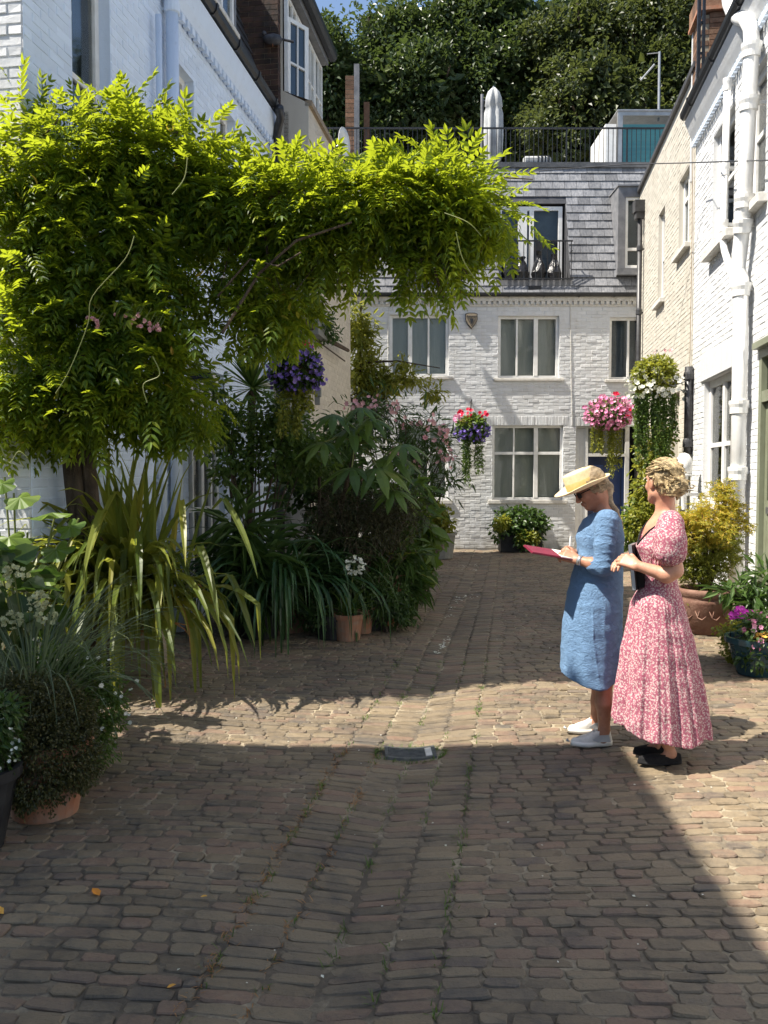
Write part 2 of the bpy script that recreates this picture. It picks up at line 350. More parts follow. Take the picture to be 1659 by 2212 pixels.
def blade(base, az, el, L, w, bend, segs=10, fold=.25, kink=None, twist=0):
    """a strap leaf: starts at elevation el, bends down by gravity"""
    p = np.array(base, float); pts = [p.copy()]; h = np.array([math.cos(az), math.sin(az), 0]); a = el; ds = L/segs; ang = [a]
    for i in range(segs):
        a -= bend*ds*(.25+1.5*i/segs)
        if kink is not None and i == kink: a -= 1.1
        a = max(a, -1.5); p = p+ds*(h*math.cos(a)+np.array([0, 0, math.sin(a)])); pts.append(p.copy()); ang.append(a)
    V = []; sd = np.array([-h[1], h[0], 0])
    for i, (q, a) in enumerate(zip(pts, ang)):
        t = i/segs; ww = w*(min(1, .45+2.2*t))*(1-max(0, (t-.45)/.55)**1.7)+.0012
        nrm = -h*math.sin(a)+np.array([0, 0, math.cos(a)]); tw = twist*t; s2 = sd*math.cos(tw)+nrm*math.sin(tw); n2 = nrm*math.cos(tw)-sd*math.sin(tw)
        V += [q-s2*ww/2+n2*fold*ww, q, q+s2*ww/2+n2*fold*ww]
    F = []
    for i in range(segs):
        b = 3*i; F += [(b, b+3, b+4), (b, b+4, b+1), (b+1, b+4, b+5), (b+1, b+5, b+2)]
    return np.array(V), np.array(F)
def pot(parent, c, r0, r1, h, mat='terra', rim=.03, soil=True, n=22):
    m = MB(); z = c[2]
    m.lathe([(r0*.6, .004), (r0, .002), (r1*.97, h-rim*1.6), (r1*1.07, h-rim*1.5), (r1*1.08, h), (r1*.95, h), (r1*.92, h-.05)], n, c)
    m.build('pot', mat, parent, world=True, smooth=False)
    if soil: MB().lathe([(.001, h-.035), (r1*.93, h-.04)], n, c).build('soil', 'soil', parent, world=True)
# ------------------------------------------------------------------ ground: earth sheet, sand bed, setts
MB().quad((-60, -30, -.16), (60, -30, -.16), (60, 90, -.16), (-60, 90, -.16)).build('ground', 'joint', None, 'structure')
street = root('cobbled_street', (0, 0, 0), kind='structure')
def bed():
    us = np.linspace(-4.3, 3.6, 100); ys = np.linspace(-3, 18.6, 220); U, Y = np.meshgrid(us, ys)
    X = U+SH*Y; Z = ghn(X, Y)-.0075
    Z += .004*np.sin(X*17+Y*5)*np.sin(Y*23-X*3)
    V = np.stack([X, Y, Z], -1).reshape(-1, 3); a = np.arange(100*219).reshape(219, 100)[:, :-1].ravel()
    F = np.stack([a, a+1, a+101, a+100], 1)
    npobj('sand_bed', V, F, 'joint', street, 'stuff', smooth=True)
bed()
def sett_var(seed, far):
    r = random.Random(seed)
    if far:
        b = [(-.5, -.5), (.5, -.5), (.5, .5), (-.5, .5)]; ins = .8
    else:
        b = [(-.5, -.3), (-.38, -.5), (.38, -.5), (.5, -.3), (.5, .3), (.38, .5), (-.38, .5), (-.5, .3)]; ins = .92
    b = [(x+r.uniform(-.05, .05), y+r.uniform(-.09, .09)) for x, y in b]; n = len(b)
    v = [(x, y, -.03) for x, y in b]+[(x, y, -.006+r.uniform(-.0015, .0015)) for x, y in b]+[(x*ins, y*ins*.94, r.uniform(-.002, .002)) for x, y in b]+[(r.uniform(-.1, .1), r.uniform(-.1, .1), r.uniform(-.001, .004))]
    f = []
    for k in (0, 1):
        for i in range(n):
            p, q = k*n+i, k*n+(i+1) % n; f += [(p, q, q+n), (p, q+n, p+n)]
    f += [(2*n+i, 2*n+(i+1) % n, 3*n) for i in range(n)]
    return np.array(v), np.array(f)
def setts():
    near = [sett_var(i, False) for i in range(16)]; far = [sett_var(i, True) for i in range(16)]
    meshes = []
    bk = {('n', i): [] for i in range(16)}; bk.update({('f', i): [] for i in range(16)})
    Y = 1.6; j = 0; parts = 0; rr = random.Random(3)
    while Y < 18.32:
        dy = .066*(1+.12*math.sin(j*.71)+rr.uniform(-.09, .09)); yc = Y+dy/2
        u = -4.25+rr.uniform(0, .1)
        while u < 3.4:
            inch = -.985 < u < -.23
            L = .128*rr.uniform(.78, 1.3)
            if inch:
                k = int((u+.98)/.19+.05); u = -.98+.19*k+.001; L = .189
            elif u < -.98 and u+L > -.98: L = max(.05, -.98-u)
            uc = u+L/2; u += L
            x = UX(uc, yc); left = max(0, -.6-uc)
            y = yc+.05*left+.014*math.sin(x*1.9+j*.13)+rr.uniform(-.004, .004)
            # keep clear of the grate
            if abs(x-GX) < .17 and abs(y-GY) < .115: continue
            z = gh(x, y)+rr.uniform(-.004, .004)
            jw = .007 if (rr.random() < .8) else .018
            sx, sy = L-jw, dy-.006-rr.uniform(0, .004)
            rz = rr.uniform(-.03, .03)+(-.05 if uc < -.6 else .0); tx = rr.uniform(-.022, .022); ty = rr.uniform(-.02, .02)-(gh(x+.05, y)-gh(x-.05, y))/.1
            px = 383.5+x*FPX/y; vis = -20 < px < 788
            i = rr.randrange(16)
            if vis and y > 2.42 and parts < 300:
                if len(meshes) <= i:
                    for q in range(len(meshes), 16): meshes.append(npmesh('sett', *near[q]))
                o = link('sett', meshes[i], 'sett', street); o.location = (x, y, z); o.scale = (sx, sy, 1); o.rotation_euler = (tx, ty, rz); parts += 1
            else: bk[('n' if y < 8.5 else 'f', i)].append((x, y, z, sx, sy, rz, tx, ty))
        Y += dy; j += 1
    out = []
    for (k, i), L in bk.items():
        if not L: continue
        A = np.array(L); tv, tf = (near if k == 'n' else far)[i]; n = len(A)
        c, s = np.cos(A[:, 5]), np.sin(A[:, 5]); vx = tv[None, :, 0]*A[:, 3, None]; vy = tv[None, :, 1]*A[:, 4, None]
        vz = tv[None, :, 2]+vy*A[:, 6, None]-vx*A[:, 7, None]
        V = np.stack([A[:, 0, None]+vx*c[:, None]-vy*s[:, None], A[:, 1, None]+vx*s[:, None]+vy*c[:, None], A[:, 2, None]+vz], -1)
        F = tf[None]+(np.arange(n)*len(tv))[:, None, None]; out.append((V.reshape(-1, 3), F.reshape(-1, 3)))
    npobj('far_setts', *join(out), 'sett', street, 'stuff')
g = P(886, 1609, 4.98); GX, GY = g.x, g.y
setts()
gr = root('drain_grate', (GX, GY, gh(GX, GY)-.004), math.radians(2), 'curved black iron drain grate set in the gully of the cobbles', 'drain grate')
def sag(m):
    m.v = [(x, y, z+.16*x*x*4) for x, y, z in m.v]; return m
m = MB()
for y0, y1 in ((-.1, -.078), (.078, .1)):
    for i in range(10): m.box(-.15+.03*i, -.12+.03*i, y0, y1, -.03, .012)
m.box(-.15, -.13, -.078, .078, -.03, .013); m.box(.13, .15, -.078, .078, -.03, .013)
sag(m).build('grate_frame', 'iron', gr)
for k in range(6):
    m = MB()
    for i in range(8): m.box(-.128+.027*i, -.101+.027*i, -.066+.024*k, -.053+.024*k, -.02, .010)
    sag(m).build('grate_bar', 'iron', gr)
sag(MB().box(.09, .128, -.07, .07, -.02, .012)).build('end_plate', 'stone', gr)
MB().box(-.13, .13, -.078, .078, -.05, -.045).build('drain_bottom', 'dark', gr)
# ------------------------------------------------------------------ masonry kit (local frame: x along the wall, y into it, z up)
def wall_panel(rt, x0, x1, z0, z1, ops, thick, mat, name='wall'):
    xs = sorted({x0, x1, *[v for o in ops for v in (max(x0, o[0]), min(x1, o[1]))]}); zs = sorted({z0, z1, *[v for o in ops for v in (max(z0, o[2]), min(z1, o[3]))]})
    m = MB()
    for a, b in zip(xs, xs[1:]):
        for c, d in zip(zs, zs[1:]):
            if any(o[0]-1e-6 <= a and b <= o[1]+1e-6 and o[2]-1e-6 <= c and d <= o[3]+1e-6 for o in ops): continue
            m.quad((a, 0, c), (b, 0, c), (b, 0, d), (a, 0, d))
    for a, b, c, d in ops:
        t = thick
        m.quad((a, 0, c), (a, 0, d), (a, t, d), (a, t, c)); m.quad((b, 0, c), (b, t, c), (b, t, d), (b, 0, d))
        m.quad((a, 0, d), (b, 0, d), (b, t, d), (a, t, d)); m.quad((a, 0, c), (a, t, c), (b, t, c), (b, 0, c))
    return m.build(name, mat, rt)
def brick_verts(xa, xb, za, zb, p, r, j=.003, ins=.005):
    q = [(xa, za), (xb, za), (xb, zb), (xa, zb)]
    v = [(x, .003, z) for x, z in q]
    for (x, z), (sx, sz) in zip(q, ((1, 1), (-1, 1), (-1, -1), (1, -1))):
        v.append((x+sx*(ins+r.uniform(0, j)), -p+r.uniform(-.0025, .0025), z+sz*(ins*.8+r.uniform(0, j))))
    return v
BF = np.array([(0, 1, 5, 4), (1, 2, 6, 5), (2, 3, 7, 6), (3, 0, 4, 7), (4, 5, 6, 7)])
def bricks(rt, x0, x1, z0, z1, ops, mat, nparts=300, prd=(.003, .009), Lb=.225, Hb=.075, jt=.007, score=None, seed=1, jit=.003, extra=()):
    r = random.Random(seed); L = []; j = 0; z = z0
    while z+Hb <= z1+.001:
        iv = [(x0, x1)]
        for a, b, c, d in ops:
            if c < z+Hb-.01 and d > z+.01:
                nv = []
                for p, q in iv:
                    if b <= p or a >= q: nv.append((p, q)); continue
                    if a > p: nv.append((p, a))
                    if b < q: nv.append((b, q))
                iv = nv
        for p, q in iv:
            x = p-(Lb/2 if j % 2 else 0)
            x = x0+math.floor((p-x0)/Lb)*Lb-(Lb/2 if j % 2 else 0)
            while x < q:
                a, b = max(x, p), min(x+Lb, q)
                if b-a > .03: L.append((a+jt/2, b-jt/2, z+jt/2, z+Hb-jt/2))
                x += Lb
        z += Hb; j += 1
    L += list(extra)
    full = [b for b in L if abs(b[1]-b[0]-(Lb-jt)) < .002 and abs(b[3]-b[2]-(Hb-jt)) < .002]
    if nparts and score: full.sort(key=lambda b: -score((b[0]+b[1])/2, (b[2]+b[3])/2))
    pick = set(full[:nparts]) if nparts else set()
    ms = []
    for k in range(10 if nparts else 0):
        p = r.uniform(*prd); ms.append(npmesh('brick', brick_verts(-(Lb-jt)/2, (Lb-jt)/2, -(Hb-jt)/2, (Hb-jt)/2, p, r, jit), BF))
    V = []; n = 0
    for b in L:
        if b in pick:
            o = link('brick', r.choice(ms), mat, rt); o.location = ((b[0]+b[1])/2, 0, (b[2]+b[3])/2)
        else: V += brick_verts(*b, r.uniform(*prd), r, jit); n += 1
    F = (BF[None]+(np.arange(n)*8)[:, None, None]).reshape(-1, 4)
    npobj('brickwork', np.array(V), F, mat, rt, 'stuff', world=False)
def window(rt, x0, x1, z0, z1, yd, vs=(), hs=(), fw=.05, frame='trim', back='curtain', sill=0, name='window', bd=.12, sillmat='stone', sh=.06, sx=.1):
    m = MB(); y0, y1 = yd-.03, yd+.03
    m.box(x0, x0+fw, y0, y1, z0, z1).box(x1-fw, x1, y0, y1, z0, z1).box(x0+fw, x1-fw, y0, y1, z1-fw, z1).box(x0+fw, x1-fw, y0, y1, z0, z0+fw)
    for x, w in vs: m.box(x-w/2, x+w/2, y0-.006, y1-.004, z0+fw, z1-fw)
    xs = [x0+fw]+[v for x, w in vs for v in (x-w/2, x+w/2)]+[x1-fw]
    zs = [z0+fw]+[v for z, w in hs for v in (z-w/2, z+w/2)]+[z1-fw]
    for z, w in hs:
        for a, b in zip(xs[::2], xs[1::2]): m.box(a, b, y0+.004, y1-.006, z-w/2, z+w/2)
    wn = m.build(name, frame, rt, bevel=.003)
    for a, b in zip(xs[::2], xs[1::2]):
        for c, d in zip(zs[::2], zs[1::2]): MB().box(a, b, yd, yd+.005, c, d).build('pane', 'glass', wn)
    MB().quad((x0, yd+bd, z0), (x1, yd+bd, z0), (x1, yd+bd, z1), (x0, yd+bd, z1)).build('curtain' if back == 'curtain' else 'room_backing', back, wn)
    if sill: MB().box(x0-sx, x1+sx, -sill, yd-.03, z0-sh, z0).build('sill', sillmat, wn, bevel=.006)
    return wn
# ------------------------------------------------------------------ back house across the end of the mews
FY = 18.4; X0 = -3.2
bh = root('mews_house', (X0, FY, 0), 0, 'white brick house closing the end of the mews with grey slate mansard and roof terrace', 'house')
fx = lambda x, y=800: P(x, y, FY).x-X0
fz = lambda y: P(1100, y, FY).z
def rc(xa, xb, yt, yb): return (fx(xa, yb), fx(xb, yb), fz(yb), fz(yt))
W1 = rc(842, 969, 680, 813); W2 = rc(1076, 1207, 682, 817); W3 = rc(1316, 1412, 685, 820)
G1 = rc(860, 967, 919, 1080); G2 = rc(1063.5, 1215, 919, 1080); DR = (fx(1243, 1100), fx(1373, 1100), .0, fz(921))
fops = [W1, W2, W3, G1, G2, DR]; fw_ = fx(1500)
GZ = -.02
wall_panel(bh, 0, fw_, -.1, fz(640), fops, .13, 'white')
lint = []
for o in (G1, G2, DR):
    x = o[0]-.12
    while x < o[1]+.1: lint.append((x, x+.066, o[3]+.006, o[3]+.2)); x += .073
bops = [(o[0], o[1], o[2], o[3]) for o in fops]+[(o[0]-.13, o[1]+.13, o[3], o[3]+.21) for o in (G1, G2, DR)]
for o in (W1, W2, W3, G1, G2): bops.append((o[0]-.1, o[1]+.1, o[2]-.075, o[2]))
bricks(bh, 0, fw_, .0, fz(662), bops, 'white', 300, (.002, .008), score=lambda x, z: -abs(x-5.2)-abs(z-3)*.6 if 2.6 < x < 8.4 else -99, seed=4, jit=.004, extra=lint)
window(bh, *W1, .1, [(fx(886), .09), (fx(926), .04)], [], .06, sill=.05)
window(bh, *W2, .1, [(fx(1117), .04), (fx(1158), .09)], [], .06, sill=.05)
window(bh, *W3, .1, [(fx(1358), .05)], [], .06, sill=.05, back='room')
window(bh, *G1, .1, [(fx(927), .05)], [(fz(978), .05)], .05, sill=.05, sh=.08)
window(bh, *G2, .1, [(fx(1112), .03), (fx(1160), .09)], [(fz(979), .06)], .05, sill=.05, sh=.08)
# door with fanlight and boarded side panel
dx0, dx1, _, dz1 = DR; dm = fx(1270, 1100); de = fx(1350, 1100)
m = MB().box(dx0, dx0+.03, .05, .12, 0, dz1).box(dm-.06, dm, .045, .12, 0, dz1).box(de, de+.09, .045, .12, 0, dz1).box(dx0, de+.09, .052, .12, dz1-.04, dz1).box(dm, de, .048, .12, fz(986), fz(979))
df = m.build('door_frame', 'trim', bh)
for k in range(3): MB().box(dx0+.033+.068*k, dx0+.097+.068*k, .07, .09, .0, dz1-.05).build('panel_board', 'trim', bh)
MB().box(dx0, dm, .094, .1, 0, dz1).build('panel_backing', 'stone', bh)
MB().box(dm, de, .08, .085, fz(979), dz1-.04).build('fanlight_pane', 'glass', bh)
MB().quad((dm, .2, fz(979)), (de, .2, fz(979)), (de, .2, dz1), (dm, .2, dz1)).build('fanlight_backing', 'curtain', bh)
dd = MB().box(dm+.004, de-.004, .08, .12, .03, fz(987)).build('door', 'navy', bh, bevel=.004)
for a, b in ((.15, .8), (.95, 1.8)): 
    for c in (0, 1):
        w0 = dm+.09+c*((de-dm)/2-.03); MB().box(w0, w0+(de-dm)/2-.15, .072, .082, a, b).build('door_panel', 'navy', dd, bevel=.004)
MB().box(dm+.15, dm+.3, .07, .078, 1.42, 1.5).build('notice', 'trim', dd)
MB().box(dm-.25, dm-.17, .04, .07, 1.28, 1.35).build('intercom_box', 'black', bh)
MB().box(fx(1373, 1100), fx(1500), .12, .13, 0, 2.6).build('side_wall', 'white', bh)
# cornice, dentils, gutter
MB().box(0, fw_, -.05, .001, fz(651), fz(642)).build('cornice', 'stone', bh)
MB().box(0, fw_, -.018, .001, fz(662), fz(658)).build('string_course', 'stone', bh)
q = 0.05; dmesh = npmesh('dentil', *[np.array(a) for a in (MB().box(-.035, .035, -.045, 0, 0, .068).v, MB().box(0, 1, 0, 1, 0, 1).f)])
while q < fw_:
    if fx(758) < q < fx(1372): o = link('dentil', dmesh, 'stone', bh); o.location = (q, 0, fz(658))
    q += .115
gp = [(-.02, 0), (-.11, .0), (-.125, .03), (-.13, .075), (-.12, .08), (-.115, .035), (-.1, .012), (-.02, .012)]
MB().prism([(0, y, fz(642)+z) for y, z in gp], None, (fw_, 0, 0)).build('gutter', 'black', bh)
for k in range(12):
    MB().box(.6+k*.75, .63+k*.75, -.134, 0, fz(642)-.012, fz(642)+.0).build('gutter_bracket', 'black', bh)
# mansard
SZ0, SZ1, SY1 = fz(635), fz(635)+3.02, .95
sdir = Vector((0, SY1, SZ1-SZ0)).normalized(); snr = Vector((0, -sdir.z, sdir.y)); SL = math.hypot(SY1, SZ1-SZ0)
sy = lambda z: (z-SZ0)/(SZ1-SZ0)*SY1
def rcs(xa, xb, yt, yb): return (P(xa, 500, FY+.4).x-X0, P(xb, 500, FY+.4).x-X0, P(900, yb, FY+.1).z, P(900, yt, FY+.55).z)
D1 = rcs(1075, 1226, 436, 606); D2 = rcs(1325, 1425, 420, 582); D3 = rcs(856, 972, 468, 572)
holes = [D1, D2, D3]
wp = []
xs = sorted({0, fw_, *[v for o in holes for v in o[:2]]}); zs = sorted({SZ0, SZ1, *[v for o in holes for v in o[2:]]})
m = MB()
for a, b in zip(xs, xs[1:]):
    for c, d in zip(zs, zs[1:]):
        if any(o[0]-1e-6 <= a and b <= o[1]+1e-6 and o[2]-1e-6 <= c and d <= o[3]+1e-6 for o in holes): continue
        m.quad((a, sy(c), c), (b, sy(c), c), (b, sy(d), d), (a, sy(d), d))
m.build('roof', 'slated', bh)
def slates(rt, x0, x1, s0, s1, o3, sd, nr, holes, ex=.2, wd=.265, mat='slate', nparts=300, seed=2, ok=None):
    r = random.Random(seed); L = []; j = 0; s = s0
    while s < s1-.03:
        h = min(ex, s1-s); z = o3[2]+sd.z*(s+h/2); x = x0-(wd/2 if j % 2 else 0)-r.uniform(0, .03)
        while x < x1:
            a, b = max(x, x0), min(x+wd, x1)
            cut = [(a, b)]
            for o in holes:
                if o[2] < z+h*.45 and o[3] > z-h*.45:
                    nv = []
                    for p, q in cut:
                        if o[1] <= p or o[0] >= q: nv.append((p, q)); continue
                        if o[0] > p: nv.append((p, o[0]))
                        if o[1] < q: nv.append((o[1], q))
                    cut = nv
            L += [(p, q, s, h) for p, q in cut if q-p > .03]
            x += wd
        s += ex; j += 1
    O = Vector(o3); R = Matrix(((1, 0, 0), (0, sd.y, sd.z), (0, sd.z, -sd.y))).transposed()
    def verts(w, h, lf, tw): # local: x, along slope up, along normal
        return [(-w/2, -.012, lf+tw), (w/2, -.012, lf-tw), (w/2, h, .004), (-w/2, h, .004), (-w/2, -.012, lf-.009+tw), (w/2, -.012, lf-.009-tw), (w/2, h, -.004), (-w/2, h, -.004)]
    F = np.array([(0, 1, 2, 3), (4, 7, 6, 5), (0, 4, 5, 1), (1, 5, 6, 2), (2, 6, 7, 3), (3, 7, 4, 0)])
    def tow(v): return [O*0+Vector((a, 0, 0))+sd*b+nr*c for a, b, c in v]
    g = .008; ms = [npmesh('slate', np.array([tuple(t) for t in tow(verts(wd-g, ex, .02+r.uniform(0, .008), r.uniform(-.003, .003)))]), F) for _ in range(8)]
    n = 0; V = []; k = 0
    for a, b, s, h in L:
        base = O+Vector(((a+b)/2, 0, 0))+sd*s
        if k < nparts and abs(b-a-wd) < .01 and abs(h-ex) < .001 and (ok is None or ok(a, base.z)):
            o = link('slate', r.choice(ms), mat, rt); o.location = base; k += 1
        else:
            V += [tuple(base+t) for t in tow(verts(b-a-g, h, .022+r.uniform(0, .008), r.uniform(-.003, .003)))]; n += 1
    if n: npobj('slating', np.array(V), (F[None]+(np.arange(n)*8)[:, None, None]).reshape(-1, 4), mat, rt, 'stuff', world=False)
slates(bh, 1.0, fw_, 0.0, SL, (0, 0, SZ0), sdir, snr, holes, ok=lambda a, z: fx(830) < a < fx(1372))
MB().prism([(0, SY1-.06, SZ1-.03), (0, SY1+.2, SZ1-.03), (0, SY1+.2, SZ1+.07), (0, SY1-.09, SZ1+.07)], None, (fw_, 0, 0)).build('roof_coping', 'lead', bh)
MB().box(0, fw_, SY1+.2, 6, SZ1-.15, SZ1-.05).build('roof_terrace', 'lead', bh)
MB().box(0, fw_, .3, 6, -.1, SZ0).build('house_core', 'dark', bh)
MB().quad((0, 1.0, SZ0), (fw_, 1.0, SZ0), (fw_, 1.0, SZ1-.1), (0, 1.0, SZ1-.1)).build('roof_backing', 'dark', bh)
# french window behind the juliet balcony
a, b, c, d = D1
m = MB(); m.quad((a, sy(c), c), (a, .93, c), (a, .93, d), (a, sy(d), d)); m.quad((b, sy(c), c), (b, sy(d), d), (b, .93, d), (b, .93, c)); m.quad((a, sy(d), d), (a, .93, d), (b, .93, d), (b, sy(d), d)); m.quad((a, sy(c), c), (b, sy(c), c), (b, .93, c), (a, .93, c))
m.build('balcony_recess', 'slated', bh)
MB().box(a-.04, b+.04, sy(c)-.05, sy(c)+.0, c-.12, c).build('lead_apron', 'lead', bh)
fwn = window(bh, a+.04, b-.05, c+.05, d-.05, .74, [((a+b)/2-.17, .2), ((a+b)/2+.03, .1)], [], .09, back='room', bd=.15, name='french_window')
rl = MB(); ry = sy(c)-.1
rl.box(a-.03, b+.03, ry-.015, ry+.015, c+.8, c+.83).box(a-.03, b+.03, ry-.012, ry+.012, c-.0, c+.03)
rl.box(b+.0, b+.03, ry, .1, c+.6, c+.62).box(a-.03, a, ry, .1, c+.6, c+.62)
rlo = rl.build('balcony_rail', 'black', bh)
n = 13; bm_ = npmesh('bar', *[np.array(t) for t in (MB().box(-.008, .008, -.008, .008, 0, .77).v, MB().box(0, 1, 0, 1, 0, 1).f)])
for i in range(n): o = link('bar', bm_, 'black', rlo); o.location = (a+(b-a)*i/(n-1), ry, c+.03)
MB().box(fx(1140), fx(1168), -.006+sy(fz(628)), .12, fz(629), fz(617)).build('air_vent', 'black', bh)
def dormer(o, wx, back='room'):
    a, b, c, d = o; yf = .03
    m = MB().box(a, a+.16, yf, sy(d)+.12, c, d).box(b-.1, b, yf, sy(d)+.12, c, d).box(a+.16, b-.1, yf, sy(d)+.12, d-.22, d).box(a-.02, b+.02, yf-.04, sy(d)+.2, d, d+.03).box(a-.02, b+.02, yf-.06, .2, c-.14, c)
    m.build('dormer', 'lead', bh)
    window(bh, a+.16, b-.1, c+.02, d-.22, yf+.06, [(wx, .05)] if wx else [], [(c+.42, .06)], .06, back=back)
dormer(D2, None); dormer(D3, (D3[0]+D3[1])/2+.02, 'curtain')
a, b, c, d = D1
for i_, (bx_, bw_, bh_) in enumerate(((.12, .26, .62), (.42, .3, .55), (.78, .28, .66), (1.12, .3, .6))):
    if a+bx_ > b-.2: break
    q_ = root('black_sack', (X0+a+bx_+.1, FY+sy(c)+.2, c+.0), 0, ('leftmost tied black sack standing behind the balcony rail', 'second tied black sack behind the balcony rail', 'third tied black sack behind the balcony rail', 'rightmost tied black sack behind the balcony rail')[i_], 'sack', 'black sacks behind the balcony rail')
    m_ = MB().lathe([(.02, 0), (bw_*.45, .02), (bw_*.55, .2), (bw_*.4, bh_*.6), (bw_*.22, bh_*.8), (.05, bh_*.9), (.07, bh_), (.02, bh_)], 14); rq = random.Random(i_)
    m_.v = [(x+rq.uniform(-.02, .02), y+rq.uniform(-.02, .02), z+rq.uniform(-.01, .01)) for x, y, z in m_.v]; m_.build('sack', 'bag', q_)
# alarm box with its lettering
al = root('alarm_box', tuple(P(1018, 694, FY)+Vector((0, -.004, 0))), 0, 'small shield shaped cream alarm box high on the white wall', 'alarm box')
sh = [(-.13, .15), (-.06, .17), (.06, .17), (.13, .15), (.13, .02), (.08, -.08), (0, -.17), (-.08, -.08), (-.13, .02)]
MB().prism([(x, 0, z) for x, z in sh], None, (0, -.06, 0)).build('case', 'black', al)
MB().prism([(x*.9, -.061, z*.9) for x, z in sh], None, (0, -.012, 0)).build('cover', 'buffpot', al)
MB().prism([(x*.25, -.074, z*.35-.015) for x, z in sh], None, (0, -.01, 0)).build('emblem', 'black', al)
for sgn in (-1, 1): MB().prism([(sgn*.085, -.074, .04), (sgn*.075, -.074, .04), (0, -.074, -.105), (0, -.074, -.12)], None, (0, -.006, 0)).build('emblem_line', 'black', al)
tx = bpy.data.curves.new('lettering', 'FONT'); tx.body = 'Apstrad'; tx.size = .068; tx.extrude = .004; tx.align_x = 'CENTER'; tx.align_y = 'CENTER'
t0_ = bpy.data.objects.new('lettering_curve', tx); me = bpy.data.meshes.new_from_object(t0_); bpy.data.objects.remove(t0_)
to = link('lettering', me, 'black', al); to.location = (0, -.077, .09); to.rotation_euler = (math.pi/2, 0, 0)
for i_, (pts_, lb_) in enumerate((([(842, 645), (838, 700), (838, 815), (835, 905), (834, 1180)], 'thin cable clipped down the white back wall left of the upper window'), ([(1232, 660), (1233, 800), (1236, 918)], 'thin cable clipped down the white back wall above the door panel'))):
    o_ = root('wall_cable', tuple(P(*pts_[0], FY-.012)), 0, lb_, 'cable'); MB().tube([P(x, y, FY-.014) for x, y in pts_], .007, 5).build('wire', 'stone', o_, world=True)
# roof terrace railing
rr_ = root('terrace_railing', (P(700, 355, FY+1.05).x, FY+1.1, SZ1+.07), 0, 'long black iron railing along the edge of the roof terrace', 'railing')
RLEN = P(1440, 300, FY+1.1).x-P(700, 300, FY+1.1).x
MB().box(0, RLEN, -.02, .02, .82, .85).build('top_rail', 'black', rr_); MB().box(0, RLEN, -.012, .012, .06, .08).build('bottom_rail', 'black', rr_)
bm2 = npmesh('bar', *[np.array(t) for t in (MB().box(-.007, .007, -.007, .007, .08, .82).v, MB().box(0, 1, 0, 1, 0, 1).f)])
pm2 = npmesh('post', *[np.array(t) for t in (MB().box(-.016, .016, -.016, .016, 0, .83).v, MB().box(0, 1, 0, 1, 0, 1).f)])
for i in range(int(RLEN/.105)):
    o = link('post' if i % 13 == 0 else 'bar', pm2 if i % 13 == 0 else bm2, 'black', rr_); o.location = (i*.105, 0, 0)
# closed parasol
TZ = SZ1-.05
pc = P(1066, 300, 20.0); pa = root('closed_parasol', (pc.x, 20.0, TZ), 0, 'closed pale grey parasol standing on the roof terrace', 'parasol')
m = MB(); nn_ = 18
for i, (r, z) in enumerate([(.10, .35), (.17, .5), (.19, 1.0), (.18, 1.5), (.15, 1.62), (.17, 1.64), (.15, 1.85), (.11, 1.98), (.045, 2.06), (.005, 2.08)]):
    m.v += [(r*(1+.22*math.cos(6*t))*math.cos(t), r*(1+.22*math.cos(6*t))*math.sin(t), z) for t in [2*math.pi*j/36 for j in range(36)]]
for i in range(9): m.f += [(i*36+j, i*36+(j+1) % 36, (i+1)*36+(j+1) % 36, (i+1)*36+j) for j in range(36)]
m.build('canopy', 'canvas', pa, smooth=True); MB().tube([(0, 0, 0), (0, 0, 2.1)], .025).build('pole', 'alu', pa); MB().box(-.25, .25, -.25, .25, 0, .06).build('base', 'stone', pa)
po = P(1041, 300, 20.3); pr = root('grey_post', (po.x, 20.3, TZ), 0, 'thin grey post beside the closed parasol on the terrace', 'post')
MB().tube([(0, 0, 0), (0, 0, 2.05)], .035).build('pole', 'lead', pr); MB().tube([(.12, 0, 1.4), (.12, 0, 2.0)], .012).build('side_rod', 'lead', pr); MB().box(0, .12, -.01, .01, 1.9, 1.92).build('arm', 'lead', pr)
# stair pavilion with teal blinds
pv = P(1335, 240, 20.6); PVX = P(1460, 240, 20.6).x-pv.x
pl = root('glass_pavilion', (pv.x, 20.6, TZ), 0, 'grey framed roof pavilion with teal blinds behind its glass', 'roof pavilion')
HT = pv.z-TZ
MB().box(0, PVX, 0, .08, HT-.1, HT).box(0, .12, 0, .08, 0, HT-.1).box(PVX-.1, PVX, 0, .08, 0, HT-.1).box(-.02, PVX+.02, -.03, 1.5, HT, HT+.03).build('frame', 'alu', pl)
MB().box(-.28, -.02, .05, 1.5, 0, HT-.28).build('side_screen', 'trim', pl)
MB().box(.12, PVX-.1, .03, .035, 0, HT-.1).build('pane', 'glass', pl)
for i in range(int((HT-.25)/.13)): MB().box(.12, PVX-.1, .1+.004*(i % 2), .12, .1+i*.13, .1+i*.13+.125).build('blind_slat', 'teal', pl)
# aerial
ae = P(1423, 235, 21); ar = root('tv_aerial', (ae.x, 21, ae.z), 0, 'thin pole aerial rising above the roof pavilion', 'aerial')
h_ = P(1423, 112, 21).z-ae.z
MB().tube([(0, 0, -.3), (0, 0, h_)], .03).build('pole', 'alu', ar); MB().tube([(-.3, 0, h_-.05), (.02, 0, h_-.02)], .012).build('boom', 'alu', ar)
MB().tube([(-.45, 0, h_*.5), (-.12, 0, h_*.78)], .022).build('dipole', 'alu', ar)
